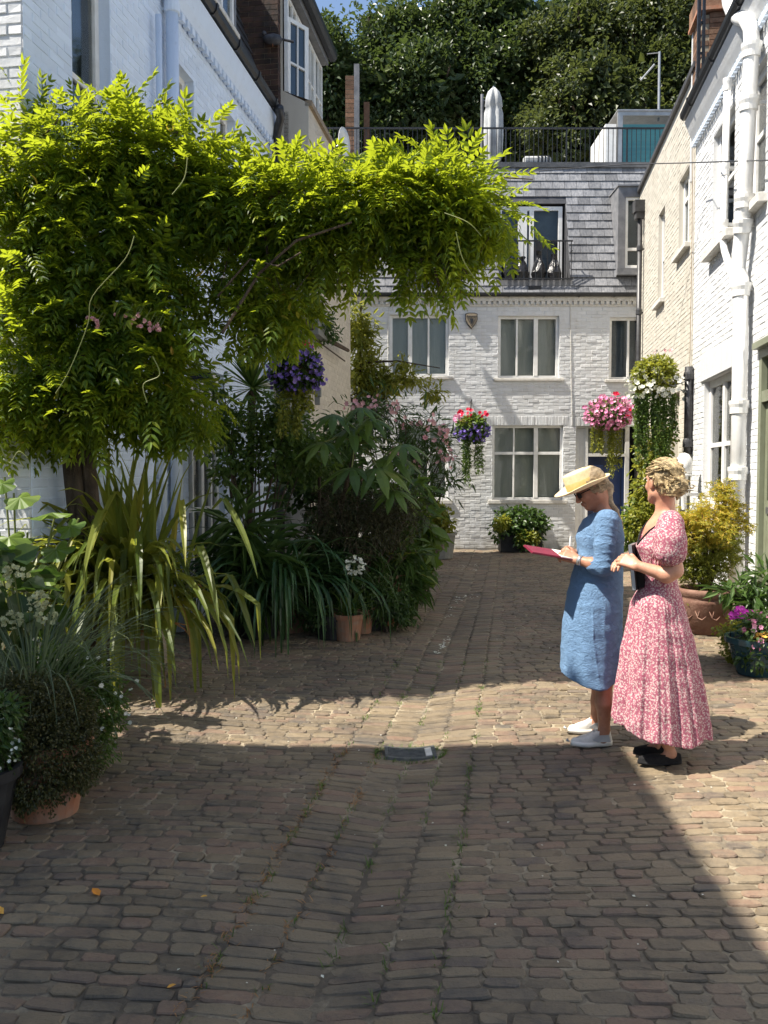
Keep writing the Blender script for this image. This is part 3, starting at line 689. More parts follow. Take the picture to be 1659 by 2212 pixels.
# small party wall stack and cushion, dish
ck = P(746, 225, 19.9); cs = root('brick_stack', (ck.x, 19.9, TZ), 0, 'narrow brick party wall stack at the left end of the terrace', 'chimney stack')
for k in range(22):
    for q in range(1): MB().box(0, .2, 0, .5, k*.105, k*.105+.09).build('brick', 'brick', cs)
MB().box(.01, .19, .01, .49, 0, 2.3).build('mortar', 'mortar', cs); MB().box(.2, .32, -.03, .2, 0, 2.55).build('flashing', 'lead', cs)
MB().box(.42, .55, .1, .3, 0, 1.75).build('post', 'brick', cs)
cu = P(1160, 348, 19.7); cr = root('striped_cushion', (cu.x, 19.7, SZ1-.05), 0, 'white and grey striped cushion behind the terrace railing', 'cushion')
MB().box(-.32, .32, -.08, .08, .12, .4).build('pad', 'canvas', cr, bevel=.05)
for k in range(4): MB().box(.0+k*.08, .03+k*.08, -.084, .084, .11, .402).build('stripe', 'black', cr)
MB().box(-.4, .4, -.2, .2, 0, .12).build('bench', 'slated', cr)
sd_ = root('satellite_dish', tuple(P(736, 310, 17.5)), math.radians(60), 'small white satellite dish edge-on behind the hanging vine', 'satellite dish')
MB().lathe([(.001, 0), (.12, .012), (.22, .04), (.3, .08), (.3, .086), (.22, .05), (.001, .01)], 24).build('dish', 'trim', sd_, smooth=True)
sd_.rotation_euler = (math.radians(90), 0, math.radians(70))
MB().tube([(0, 0, 0), (0, -.15, -.25), (0, -.15, -1.2)], .02).build('mount', 'alu', sd_)
# ------------------------------------------------------------------ street-side houses
AL = math.atan2(1, SH); AR = AL-math.pi
def lroot(name, u, Y0, label, cat='house'): return root(name, (UX(u, Y0), Y0, 0), AL, label, cat)
def rroot(name, u, Y1, label, cat='house'): return root(name, (UX(u, Y1), Y1, 0), AR, label, cat)
# --- left white house
LU, LA, LB = -3.5, 6.19, 12.5
lh = lroot('white_house', LU, LA, 'long white painted brick house in shade on the left side with slate mansard')
la = lambda Y: (Y-LA)*NN
def lrc(Ya, Yb, z0, z1): return (la(Ya), la(Yb), z0, z1)
LW1 = lrc(6.87, 7.52, 3.95, 5.85); LW2 = lrc(8.82, 9.46, 3.95, 5.88); LW3 = lrc(10.3, 10.85, 4.0, 6.02); LG = lrc(9.2, 10.35, .3, 2.8)
LW4 = lrc(11.6, 12.2, 2.9, 4.6)
lops = [LW1, LW2, LW3, LG, LW4]; GUT = 6.69
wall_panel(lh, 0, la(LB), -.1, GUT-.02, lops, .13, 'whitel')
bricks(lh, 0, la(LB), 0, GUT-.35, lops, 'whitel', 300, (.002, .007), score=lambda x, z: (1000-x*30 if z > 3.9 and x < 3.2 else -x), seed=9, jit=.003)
window(lh, *LW1, .13, [], [(4.86, .05)], .07, back='room', sill=.05)
window(lh, *LW2, .13, [], [(4.86, .05)], .07, back='room', sill=.05)
window(lh, *LW3, .13, [], [(4.9, .05)], .07, back='room', sill=.05)
window(lh, *LW4, .13, [], [(3.7, .05)], .07, back='room', sill=.05)
window(lh, *LG, .1, [(la(9.5), .05), (la(9.8), .08), (la(10.08), .05)], [(1.2, .05), (2.0, .05)], .07, back='dark', bd=.6, name='french_window')
MB().box(la(LA)+.001, la(LB), .14, .6, -.1, 2.99).box(la(LA)+.001, la(LB), .5, .6, 2.99, GUT).build('inner_wall', 'dark', lh)
# end wall facing the camera, lit by the gap (its own small frame)
ew = root('end_wall_frame', (0, 0, 0)); bpy.data.objects.remove(ew)
m = MB().quad((0, 0, -.1), (0, 6.5, -.1), (0, 6.5, 9.0), (0, .9, 9.0), (0, 0, GUT)); m.build('end_wall', 'white', lh)
r_ = random.Random(5); V = []; n = 0; j = 0; z = 0
ewp = 0
while z < 6.6:
    y = 0-(.11 if j % 2 else 0)
    while y < 3.4:
        a, b = max(0.002, y), y+.225
        v = brick_verts(a+.0035, b-.0035, z+.0035, z+.0715, r_.uniform(.004, .012), r_, .004)
        v = [(q[1], q[0], q[2]) for q in v]
        if 4.2 < z < 6.6 and y < 1.4:
            me = npmesh('brick', np.array(v), BF[:, ::-1]); link('brick', me, 'white', lh)
        else: V += v; n += 1
        y += .225
    z += .075; j += 1
npobj('end_brickwork', np.array(V), (BF[:, ::-1][None]+(np.arange(n)*8)[:, None, None]).reshape(-1, 4), 'white', lh, 'stuff', world=False)
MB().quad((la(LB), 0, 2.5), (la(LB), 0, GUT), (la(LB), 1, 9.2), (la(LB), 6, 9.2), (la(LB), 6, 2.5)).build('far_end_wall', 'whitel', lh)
# eaves: sloped soffit band, dentils and gutter
LEN = la(LB)
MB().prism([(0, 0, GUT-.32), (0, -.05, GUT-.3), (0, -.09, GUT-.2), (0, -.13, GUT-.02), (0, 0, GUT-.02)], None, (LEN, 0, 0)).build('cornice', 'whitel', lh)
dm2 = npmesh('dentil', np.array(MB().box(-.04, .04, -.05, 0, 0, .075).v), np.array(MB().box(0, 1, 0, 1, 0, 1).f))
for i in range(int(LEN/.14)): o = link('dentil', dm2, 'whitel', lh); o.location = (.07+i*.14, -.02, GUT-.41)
MB().prism([(0, y-.06, GUT+z) for y, z in [(-.02, 0), (-.1, .0), (-.13, .04), (-.14, .1), (-.125, .1), (-.115, .045), (-.09, .015), (-.02, .015)]], None, (LEN, 0, 0)).build('gutter', 'black', lh)
for i in range(8): MB().prism([(.3+i*.8, y-.06, GUT+z) for y, z in [(0, -.01), (-.105, -.012), (-.145, .035), (-.155, .11), (-.14, .115), (-.13, .04)]], None, (.05, 0, 0)).build('gutter_joint', 'black', lh)
lsd = Vector((0, .75, 2.4)).normalized(); lnr = Vector((0, -lsd.z, lsd.y))
DL = (la(9.75), la(10.75), 7.0, 8.6)
MB().quad((0, 0, GUT), (LEN, 0, GUT), (LEN, .75, GUT+2.4), (0, .75, GUT+2.4)).quad((0, .75, GUT+2.4), (LEN, .75, GUT+2.4), (LEN, 6, GUT+2.5), (0, 6, GUT+2.5)).build('roof', 'slated', lh)
slates(lh, 0, LEN, 0, 2.5, (0, 0, GUT), lsd, lnr, [DL], mat='slated', nparts=120, seed=8, ok=lambda a, z: a > 2.2)
a, b, c, d = DL
MB().box(a, a+.05, -.06, .7, c, d).box(b-.05, b, -.06, .7, c, d).box(a-.05, b+.05, -.1, .8, d, d+.06).build('dormer', 'lead', lh)
window(lh, a+.05, b-.05, c, d, -.02, [((a+b)/2, .06)], [((c+d)/2+.1, .04)], .07, back='room', sill=.12, sx=.02)
for zz in (8.9,): MB().box(0, LEN, .6, .8, GUT+2.38, GUT+2.46).build('roof_ridge', 'lead', lh)
# downpipes
def downpipe(name, u, Y, z0, z1, r, mat, label, socks, top=None, extra=None):
    o = root(name, (UX(u, Y), Y, z0), 0, label, 'drainpipe'); h = z1-z0
    MB().tube([(0, 0, 0), (0, 0, h)], r, 14).build('pipe', mat, o, smooth=True)
    for z in socks: MB().lathe([(r, z-z0), (r*1.28, z-z0+.01), (r*1.28, z-z0+.09), (r*1.15, z-z0+.12), (r, z-z0+.14)], 14).build('collar', mat, o)
    for z in socks: MB().box(0, abs(r)*1.0+.06, -.012, .012, z-z0+.03, z-z0+.06).build('bracket', mat, o) if u > 0 else MB().box(-r-.06, 0, -.012, .012, z-z0+.03, z-z0+.06).build('bracket', mat, o)
    return o
downpipe('drainpipe', -3.4, 8.63, 0, 6.3, .062, 'whitel', 'fat white drainpipe down the shaded left house wall', (.9, 2.1, 3.3, 4.7, 6.16))
downpipe('drainpipe', -3.42, 8.35, 0, 6.0, .03, 'whitel', 'thin white pipe beside the fat drainpipe on the left house', (1.5, 3.0, 4.5))
dp = downpipe('drainpipe', -3.36, 12.35, 0, 6.3, .06, 'pipe', 'black drainpipe where the left white house meets the beige house', (1.0, 3.0, 5.0))
MB().tube([(0, 0, 6.28), (-.03, 0, 6.45), (.05, -.2, 6.6), (.05, -.35, 6.68)], .06, 10).build('swan_neck', 'pipe', dp, smooth=True)
# floodlight
fl = root('floodlight', tuple(PW(431, 812, -3.42)), 0, 'small black floodlight on the white wall above the french window', 'floodlight')
MB().prism([(-.09, 0, -.05), (.12, 0, -.03), (.12, 0, .04), (-.09, 0, .1)], None, (0, .12, 0)).build('housing', 'black', fl); MB().tube([(-.06, .06, 0), (-.2, .1, .05)], .02).build('bracket', 'black', fl)
# --- chimney party wall between left houses
ch = lroot('brick_party_wall', -3.42, 12.55, 'sooty brick party wall stack rising between the two left roofs', 'chimney stack')
MB().box(.01, .37, .01, 1.6, 6.4, 8.9).build('mortar', 'mortar', ch)
for k in range(33):
    z = 6.4+k*.076
    MB().box(0, .38, 0, .11 if k % 2 else .2, z, z+.066).build('brick', 'soot', ch)
    for q in range(4 if k % 2 else 3):
        y0 = (.118 if k % 2 else .208)+q*.233; MB().box(0, .1, y0, y0+.225, z, z+.066).build('brick', 'soot', ch)
MB().box(-.03, .42, -.03, 1.0, 8.92, 8.98).build('coping', 'stone', ch)
for r in range(4):
    for c_ in range(3): MB().box(-.02, .02, .03+c_*.34, .36+c_*.34, 9.0+r*.36, 9.35+r*.36).build('hung_tile', 'tancl', ch)
MB().box(.02, .4, .03, 1.1, 8.98, 10.5).build('cheek', 'tancl', ch)
pg = P(592, 70, 12.5); pr = root('pigeon', (pg.x, 12.5, pg.z-.1), math.radians(185), 'dark pigeon perched on top of the brick party wall', 'pigeon')
# --- beige house
BU, BA, BB = -3.0, 12.62, 15.8
be = lroot('beige_house', BU, BA, 'beige rendered house beyond the white one with white framed upper windows')
ba = lambda Y: (Y-BA)*NN
BW = (ba(12.75), ba(13.3), 4.05, 5.7); BW2 = (ba(13.6), ba(14.4), .9, 2.2)
wall_panel(be, 0, ba(BB), -.1, 7.0, [BW, BW2], .15, 'beige')
bricks(be, 0, ba(BB), 0, 6.9, [BW, BW2], 'beige', 0, (.0015, .004), seed=12)
window(be, *BW, .12, [], [(4.9, .05)], .06, back='room', sill=.06); window(be, *BW2, .12, [((BW2[0]+BW2[1])/2, .05)], [], .06, back='room', sill=.06)
MB().quad((0, 0, -.1), (0, 0, 7), (0, .38, 7.2), (0, .38, 8.9), (0, 5, 8.9), (0, 5, -.1)).quad((ba(BB), 0, -.1), (ba(BB), 5, -.1), (ba(BB), 5, 8.4), (ba(BB), .8, 8.4), (ba(BB), 0, 7)).build('end_wall', 'beige', be)
MB().box(.0, ba(BB), .3, .37, 0, 6.9).build('inner_wall', 'dark', be)
MB().box(0, ba(BB), -.05, .05, 6.96, 7.04).build('eaves_board', 'tancl', be)
MB().quad((0, -.02, 7.04), (ba(14.9), -.02, 7.04), (ba(14.9), .38, 7.2), (0, .38, 7.2)).quad((ba(14.9), -.02, 7.04), (ba(BB), -.02, 7.04), (ba(BB), .8, 8.4), (ba(14.9), .8, 8.4)).quad((0, .38, 8.9), (ba(14.9), .38, 8.9), (ba(14.9), 5, 8.9), (0, 5, 8.9)).quad((ba(14.9), .8, 8.4), (ba(BB), .8, 8.4), (ba(BB), 5, 8.4), (ba(14.9), 5, 8.4)).quad((ba(14.9), .38, 7.04), (ba(14.9), .38, 8.9), (ba(14.9), 5, 8.9), (ba(14.9), 5, 7.04)).build('roof', 'tancl', be)
MB().box(0, ba(14.9), .6, .65, 7.0, 8.8).build('inner_partition', 'dark', be)
MB().box(0, ba(14.9), .2, .42, 8.62, 8.9).build('fascia', 'lead', be)
MB().prism([(0, y+.2, 8.7+z) for y, z in [(-.02, 0), (-.1, .0), (-.14, .05), (-.15, .12), (-.02, .12)]], None, (ba(14.95), 0, 0)).build('gutter', 'black', be)
for i in range(4): window(be, .03+i*.58, .58+i*.58, 7.2, 8.6, .34, [(.305+i*.58, .03)], [(7.95, .03)], .055, back='room')
# open casement leaf of the beige house
cc = [Vector(v) for v in tolocal([tuple(P(x, y, Y)) for x, y, Y in ((617, 218, 12.8), (664, 243, 13.0), (664, 63, 13.0), (617, 36, 12.8))], be)]
def cpt(u, v): return cc[0]*(1-u)*(1-v)+cc[1]*u*(1-v)+cc[2]*u*v+cc[3]*(1-u)*v
cn = (cc[1]-cc[0]).cross(cc[3]-cc[0]).normalized()*.04
def cbar(m, u0, u1, v0, v1, k=1): m.prism([cpt(u0, v0), cpt(u1, v0), cpt(u1, v1), cpt(u0, v1)], None, cn*k)
m = MB(); cbar(m, 0, .17, 0, 1); cbar(m, .83, 1, 0, 1); cbar(m, .17, .83, 0, .05); cbar(m, .17, .83, .95, 1); cbar(m, .475, .525, .05, .95, 1.1); cbar(m, .17, .83, .46, .485, 1.05)
cso = m.build('open_casement', 'trim', be)
for u0, u1 in ((.17, .475), (.525, .83)):
    for v0, v1 in ((.05, .46), (.485, .95)): m = MB(); cbar(m, u0, u1, v0, v1, .3); m.build('pane', 'skyglass', cso)
wb = root('wall_box', tuple(PW(691, 846, -2.93)), 0, 'small grey box fixed low on the beige wall', 'wall box'); MB().box(-.1, .02, -.06, .06, -.08, .06).build('case', 'greypot', wb, bevel=.008); MB().box(-.08, 0, -.04, .04, -.2, -.08).build('sensor', 'greypot', wb)
# --- neighbour beside the camera on the left (throws the big shade over the foreground)
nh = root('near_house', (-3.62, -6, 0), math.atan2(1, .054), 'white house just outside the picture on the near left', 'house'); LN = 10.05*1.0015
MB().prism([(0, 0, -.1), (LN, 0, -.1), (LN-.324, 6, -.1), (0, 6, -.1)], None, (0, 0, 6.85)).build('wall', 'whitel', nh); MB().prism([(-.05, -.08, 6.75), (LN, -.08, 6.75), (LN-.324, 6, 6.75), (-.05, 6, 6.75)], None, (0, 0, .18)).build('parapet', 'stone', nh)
# --- right cream house
RU = 2.69; RJ = 12.8
cr_ = rroot('cream_house', RU, FY+.6, 'cream painted brick house at the far right corner with sloping grey coping'); ca = lambda Y: (FY+.6-Y)*NN
C1 = (ca(14.05), ca(13.2), 5.15, 6.35); C2 = (ca(16.0), ca(15.35), 4.75, 6.4); CD = (ca(14.45), ca(13.75), 0, 2.95)
cops = [C1, C2, CD]
wall_panel(cr_, 0, ca(RJ), -.1, 7.6, cops, .13, 'cream')
bricks(cr_, 0, ca(RJ), 0, 7.55, [C1, C2, CD], 'cream', 0, (.002, .006), seed=21, jit=.003)
window(cr_, *C1, .1, [((C1[0]+C1[1])/2, .04)], [(6.0, .07)], .06, back='room', sill=.09, sh=.08)
window(cr_, *C2, .1, [], [(5.55, .05)], .06, back='room', sill=.09, sh=.08)
MB().box(CD[0], CD[1], .12, .16, 0, 2.95).build('door', 'cream', cr_)
MB().box(-.1, ca(RJ)+.02, -.06, .25, 7.6, 7.68).build('coping', 'slated', cr_)
MB().box(0, ca(RJ), .14, 5, -.1, 7.6).build('house_core', 'cream', cr_)
dp = downpipe('drainpipe', 2.6, 17.75, 0, 7.0, .05, 'pipe', 'black drainpipe with square hopper at the far corner of the cream house', (1.2, 3.1, 4.9, 6.2))
MB().box(-.13, .08, -.1, .1, 6.98, 7.22).box(-.1, .06, -.08, .08, 6.85, 6.98).build('hopper', 'pipe', dp)
dq = downpipe('drainpipe', 2.62, 12.72, 1.9, 3.2, .06, 'pipe', 'short black pipe length at the corner beside the white basket', (2.0, 3.0))
for yy in (12.9, 12.84): 
    o = root('wall_cable', (UX(2.67, yy), yy, 0), 0, 'thin wire running down the join of cream and white walls' if yy > 12.87 else 'second wire beside it down the same corner', 'cable'); MB().tube([(0, 0, 3), (.005, 0, 5), (0, .02, 6.9)], .008, 5).build('wire', 'tancl' if yy > 12.87 else 'stone', o)
# --- right white house
wr = rroot('white_house', RU, RJ, 'bright sunlit white brick house with large white drainpipes on the right'); wa = lambda Y: (RJ-Y)*NN
R1 = (wa(11.68), wa(10.55), 4.6, 6.14); R2 = (wa(9.98), wa(9.25), 4.6, 6.1); RG = (wa(12.0), wa(10.35), 1.25, 2.9); RD = (wa(9.35), wa(8.2), 0, 2.98)
rops = [R1, R2, RG, RD]; REND = wa(2.0)
wall_panel(wr, 0, REND, -.1, 6.75, rops, .13, 'white')
bricks(wr, 0, REND, 0, 6.45, rops, 'white', 300, (.002, .006), score=lambda x, z: (x if x < wa(8.7) and z > 3 else x-20), seed=31, jit=.004)
window(wr, *R1, .1, [], [(5.4, .06)], .09, back='room', sill=.12, sh=.1)
window(wr, *R2, .1, [], [(5.4, .06)], .09, back='room', sill=.1, sh=.1)
window(wr, *RG, .1, [((RG[0]+RG[1])/2, .1)], [(2.0, .06)], .1, back='room', sill=.1, sh=.1)
MB().box(0, REND, .14, 5, -.1, 6.7).build('house_core', 'dark', wr)
MB().box(RG[0]-.15, RG[1]+.15, -.03, .001, 2.9, 3.25).build('lintel', 'white', wr, bevel=.01)
# olive door
a, b, c, d = RD
dfm = MB().box(a, a+.1, .0, .12, 0, d).box(a+.1, b, .0, .12, d-.12, d).box(a+.1, b, .004, .12, 2.38, 2.5).box(a-.03, b+.03, -.07, .0, d-.02, d+.05).build('door_frame', 'olive', wr)
MB().box(a+.1, b, .06, .065, 2.5, d-.12).build('fanlight_pane', 'glass', wr)
do = MB().box(a+.11, b, .05, .09, .03, 1.32).box(a+.11, a+.2, .05, .09, 1.32, 2.37).box(a+.2, b, .05, .09, 2.27, 2.37).box(b-.08, b, .051, .09, 1.32, 2.27).build('door', 'olive', wr)
MB().box(a+.2, b-.08, .06, .065, 1.32, 2.27).build('pane', 'glass', do); MB().box(a+.22, a+.5, .035, .05, 1.18, 1.25).build('letterbox', 'iron', do)
for k in range(5): MB().box(a+.2+k*.18, a+.215+k*.18, .046, .05, .1, 1.1).build('bead', 'olive', do)
# eaves of the right house
MB().prism([(0, 0, 6.5), (0, -.06, 6.53), (0, -.1, 6.62), (0, -.17, 6.8), (0, 0, 6.8)], None, (REND, 0, 0)).build('cornice', 'white', wr)
for i in range(64): o = link('dentil', dm2, 'white', wr); o.location = (.07+i*.115, -.02, 6.42)
MB().prism([(0, y-.12, 6.83+z) for y, z in [(-.02, 0), (-.08, .0), (-.115, .04), (-.12, .1), (-.105, .1), (-.1, .045), (-.075, .015), (-.02, .015)]], None, (REND, 0, 0)).build('gutter', 'black', wr)
for i in range(7): MB().prism([(.5+i*1.3, y-.12, 6.83+z) for y, z in [(0, -.01), (-.085, -.012), (-.125, .035), (-.13, .11), (-.12, .115), (-.11, .04)]], None, (.05, 0, 0)).build('gutter_joint', 'black', wr)
wsd = Vector((0, 1, 1.3)).normalized(); wnr = Vector((0, -wsd.z, wsd.y))
MB().quad((0, -.05, 6.85), (REND, -.05, 6.85), (REND, 1.1, 8.4), (0, 1.1, 8.4)).build('roof', 'slated', wr)
slates(wr, 0, REND, 0, 1.9, (0, -.05, 6.85), wsd, wnr, [], mat='slated', nparts=0)
# chimney
cz = rroot('chimney_stack', 2.66, 12.98, 'dark brown brick chimney with stepped lead flashing above the right gutter', 'chimney stack')
MB().box(0.01, .55, .01, .95, 6.9, 8.15).build('mortar', 'mortar', cz)
MB().box(-.06, -.0, -.01, .9, 6.0, 8.2).build('render_edge', 'white', cz)
for k in range(16):
    z = 6.95+k*.077
    for q in range(3):
        x0 = -.0+q*.19-(.09 if k % 2 else 0); MB().box(max(0, x0), min(.56, x0+.18), -.0, .1, z, z+.067).build('brick', 'brick', cz)
    for q in range(4): 
        y0 = .11+q*.22; MB().box(.46, .565, y0, y0+.21, z, z+.067).build('brick', 'brick', cz); MB().box(-.0, .1, y0, y0+.21, z, z+.067).build('brick', 'brick', cz)
MB().box(-.08, .62, -.06, 1.0, 8.19, 8.24).build('tile_course', 'terra', cz)
for q in range(7): MB().box(-.06+q*.095, .025+q*.095, -.05, .95, 8.25, 8.47).build('brick', 'brick', cz)
for k in range(6):
    MB().prism([(.08+k*.07, -.01, 7.02+k*.15), (.2+k*.07, -.01, 7.02+k*.15), (.2+k*.07, -.01, 7.17+k*.15)], None, (0, -.012, 0)).build('flashing', 'lead', cz)
# iron bracket post on the roof edge
ip = root('iron_stanchion', (UX(2.45, 11.6), 11.6, 6.9), 0, 'tall black iron stanchion above the right hand gutter', 'stanchion'); MB().box(-.02, .02, -.02, .02, 0, 2.6).box(.05, .08, -.02, .02, 0, 2.6).build('post', 'black', ip)
for k in range(6): MB().box(.02, .05, -.01, .01, .3+k*.4, .33+k*.4).build('rung', 'black', ip)
# big soil pipe and thinner pipe
def pipe_thing(name, label, pts, r, mat, socks, flare=True):
    o = root(name, tuple(pts[0]), 0, label, 'drainpipe'); p0 = Vector(pts[0]); L = [Vector(p)-p0 for p in pts]
    MB().tube(L, r, 16).build('pipe', mat, o, smooth=True)
    for s, i in socks:
        a, b = L[i], L[i+1]; c = a.lerp(b, s); d = (b-a).normalized()
        MB().tube([c-d*.09, c-d*.085, c-d*.02, c+d*.02, c+d*.06, c+d*.065], [r, r*1.18, r*1.18, r*1.32, r*1.32, r*1.0], 16).build('collar', mat, o)
        MB().box(c.x, c.x+r+.1, c.y-.02, c.y+.02, c.z-.02, c.z+.02).build('bracket', mat, o)
    return o
def bp(x, y, u=2.56): p = PW(x, y, u); return p
base = bp(1592, 1100); base.z = .05
pipe_thing('drainpipe', 'thick white soil pipe with a swan neck bend on the right house', [base, Vector((base.x, base.y, bp(1592, 610).z)), bp(1594, 580), bp(1604, 490), Vector((bp(1607, 450).x, bp(1607, 450).y, bp(1607, 450).z)), bp(1624, 95), bp(1622, 60), bp(1612, 42), bp(1597, 38), bp(1584, 28), bp(1576, 8), bp(1572, -30)], .082, 'trim', [(.42, 0), (.62, 0), (.97, 0), (.1, 3), (.05, 4), (.65, 4), (.97, 4)])
p2 = [bp(1592, 640, 2.6), bp(1583, 600, 2.6), bp(1566, 545, 2.6), bp(1562, 520, 2.6), bp(1572, 170, 2.6)]
pipe_thing('drainpipe', 'thin white pipe joining the thick soil pipe on the right house', p2, .042, 'trim', [(.1, 3), (.45, 3), (.97, 3)])
# iron bracket and white globe lamp
lm = PW(1478, 1010, 2.45); lo = root('wall_lamp', (lm.x, lm.y, lm.z), 0, 'white wall lamp with rounded hood beside the white house corner', 'wall lamp')
MB().lathe([(.06, -.1), (.1, -.08), (.115, .03), (.105, .12), (.06, .19), (.005, .21)], 18).build('globe', 'trim', lo, smooth=True)
MB().lathe([(.13, -.12), (.14, -.1), (.06, -.095), (.05, -.2), (.09, -.3), (.04, -.42), (.035, -.6)], 16).build('stem', 'trim', lo, smooth=True)
MB().box(0, .28, -.02, .02, -.4, -.36).build('bracket', 'trim', lo)
# overhead wire
wv = root('overhead_wire', tuple(P(1128, 372, 15)), 0, 'thin wire strung across the mews to the right house', 'wire')
pts = [P(1128, 372, 15), P(1350, 355, 13), P(1480, 352, 12), P(1600, 348, 9.7), PW(1700, 345, 2.6)]
MB().tube(pts, .008, 5).build('strand', 'black', wv, world=True)
# wrought bracket
wb_ = PW(1489, 817, 2.62); bk = root('iron_bracket', tuple(wb_), 0, 'wrought iron bracket holding the white flower basket', 'bracket')
k = mu(wb_.y); AX = -72*k
MB().tube([(0, 0, 0), (AX, 0, 0)], .009, 6).tube([(AX, 0, 0), (0, 0, -33*k)], .009, 6).tube([(-34*k, 0, -17*k), (0, 0, -3*k)], .009, 6).tube([(0, 0, .05), (0, 0, -.3)], .012, 6).build('arm', 'iron', bk)
for cx, cz_, rr in ((AX, .03, .035), (AX, -.03, .03), (-34*k, -.08, .03)):
    MB().tube([(cx+rr*math.cos(t), 0, cz_+rr*math.sin(t)) for t in np.linspace(-1.5, 3, 9)], .008, 5).build('scroll', 'iron', bk)
m = MB().lathe([(.001, 0), (.06, .02), (.08, .08), (.06, .14), (.03, .17), (.001, .175)], 12)
m.v = [(v[2]*1.6-.12, v[1], v[0]) for v in m.v]; m.build('body', 'pigeon', pr, smooth=True)
MB().lathe([(.001, .03), (.03, .045), (.035, .075), (.02, .1), (.001, .105)], 10, (.14, 0, .01)).build('head', 'pigeon', pr, smooth=True)
MB().prism([(-.11, -.02, .0), (-.28, -.03, -.03), (-.28, .03, -.03), (-.11, .02, .0)], None, (0, 0, .015)).build('tail', 'pigeon', pr)
MB().tube([(.02, -.02, -.03), (.02, -.02, -.09)], .006, 5).tube([(.02, .02, -.03), (.02, .02, -.09)], .006, 5).build('legs', 'terra', pr)
# ------------------------------------------------------------------ trees behind the back house
T_LANCE = lens(1, .38, .06, .2); T_DIA = dia(1, .6, .12, .1); T_OV = lens(1, .62, .07, .12)
def tree(cx, Y, base_z, ells, n, mat, label, seed, size=.17, clump=150, cs=  .6, trunk=.22):
    k = mu(Y); c = P(cx, 200, Y); t = root('broadleaf_tree', (c.x, Y, 0), 0, label, 'tree', 'trees behind the roof terrace')
    el = [(P(x, y, Y+dy), (rx*k, rx*k*.75, ry*k)) for x, y, rx, ry, dy in ells]
    m = MB(); r = random.Random(seed); m.tube([(c.x, Y, 0), (c.x+.2, Y, 5), (c.x-.1, Y+.1, 11)], [trunk*1.4, trunk, trunk*.6], 8)
    m.build('trunk', 'bark', t, world=True)
    m = MB()
    for e, rd in el:
        for q in range(5):
            a = Vector((c.x+r.uniform(-.2, .2), Y, r.uniform(5, 10))); b = e+Vector([r.uniform(-.7, .7)*v for v in rd]); mid = a.lerp(b, .5)+Vector((r.uniform(-.5, .5), 0, r.uniform(-.2, .5)))
            m.tube([a, mid, b], [trunk*.35, trunk*.2, .03], 5, False)
    m.build('limbs', 'bark', t, world=True)
    npobj('crown', *leafcloud(el, n, T_DIA, size, (.45, 1.05), clump, cs, .7, .7, .25, .8), mat, t, 'stuff')
    npobj('inner_foliage', *leafcloud(el, n//3, T_DIA, size*2.2, (.1, .8), 0, .3, .7, .3, .2, 1), mat, t, 'stuff')
tree(700, 25, 0, [(700, 150, 70, 95, 0), (690, 250, 80, 110, .5), (760, 330, 70, 90, 0)], 15000, 'tree', 'slim dark tree just behind the left house, its top against the sky', 1)
tree(860, 26.5, 0, [(860, 105, 100, 90, 0), (880, 210, 130, 120, -.8), (820, 320, 110, 90, 0), (930, 130, 90, 120, .5)], 22000, 'tree', 'broad dark green tree in the middle left of the group', 2)
tree(1080, 27.5, 0, [(1060, 40, 120, 110, 0), (1040, 190, 130, 120, -.5), (1110, 300, 120, 100, 0), (1150, 130, 90, 110, 1)], 22000, 'tree', 'tallest tree with dense dark crown behind the closed parasol', 3)
tree(1270, 25.5, 0, [(1240, 90, 110, 90, .5), (1290, 210, 110, 100, -.8), (1230, 290, 110, 90, -.5), (1340, 60, 80, 90, 1)], 18000, 'tree2', 'olive green tree with thin upright stems behind the terrace', 4, .15)
tree(1460, 26, 0, [(1430, 60, 110, 80, 0), (1420, 190, 110, 110, -.5), (1500, 150, 100, 120, .5), (1390, 290, 100, 90, -1), (1560, 60, 90, 100, 0)], 22000, 'tree2', 'olive green tree behind the thin aerial and the right chimney', 5, .15)
tree(990, 31, 0, [(760, 280, 100, 110, 0), (920, 140, 120, 110, 0), (1050, 250, 160, 130, 0), (1200, 120, 140, 110, 0), (1380, 230, 160, 120, 0)], 14000, 'tree', 'dark tree filling the gaps at the back of the group', 6, .3, 120, 1.2, .3)
# ------------------------------------------------------------------ wisteria
wz = root('wisteria', (UX(-3.1, 6.15), 6.15, gh(-2.2, 6.1)), 0, 'huge bright green wisteria over the left wall with an arm reaching across the mews', 'wisteria')
def vine(m, pts, r0, r1, n=7):
    k = len(pts); m.tube(pts, [r0+(r1-r0)*i/(k-1) for i in range(k)], n)
m = MB()
for dx, dy in ((0, 0), (.09, .06), (-.05, .1)):
    vine(m, [Vector((UX(-3.2, 6.5)+dx, 6.5+dy, -.1)), P(165+dx*300, 1000, 6.5), P(200+dx*200, 850, 6.5), P(230, 650, 6.5), P(300, 480, 6.45)], .06, .035)
m.build('trunk', 'bark', wz, world=True, smooth=True)
m = MB()
arm = [P(300, 480, 6.3), P(420, 430, 6.4), P(600, 410, 6.4), P(800, 400, 6.45), P(960, 400, 6.45), P(1090, 430, 6.45)]
vine(m, arm, .04, .012); vine(m, [a+Vector((0, .12, -.12)) for a in arm[:-1]], .03, .01)
vine(m, [P(230, 650, 6.5), P(150, 500, 6.4), P(110, 380, 6.3)], .03, .01); vine(m, [P(480, 720, 6.1), P(560, 590, 6.2), P(640, 520, 6.1), P(760, 480, 6.1)], .012, .008)
vine(m, [P(470, 640, 6.2), P(540, 560, 6.2), P(600, 575, 6.1), P(650, 545, 6)], .008, .006)
r = random.Random(4)
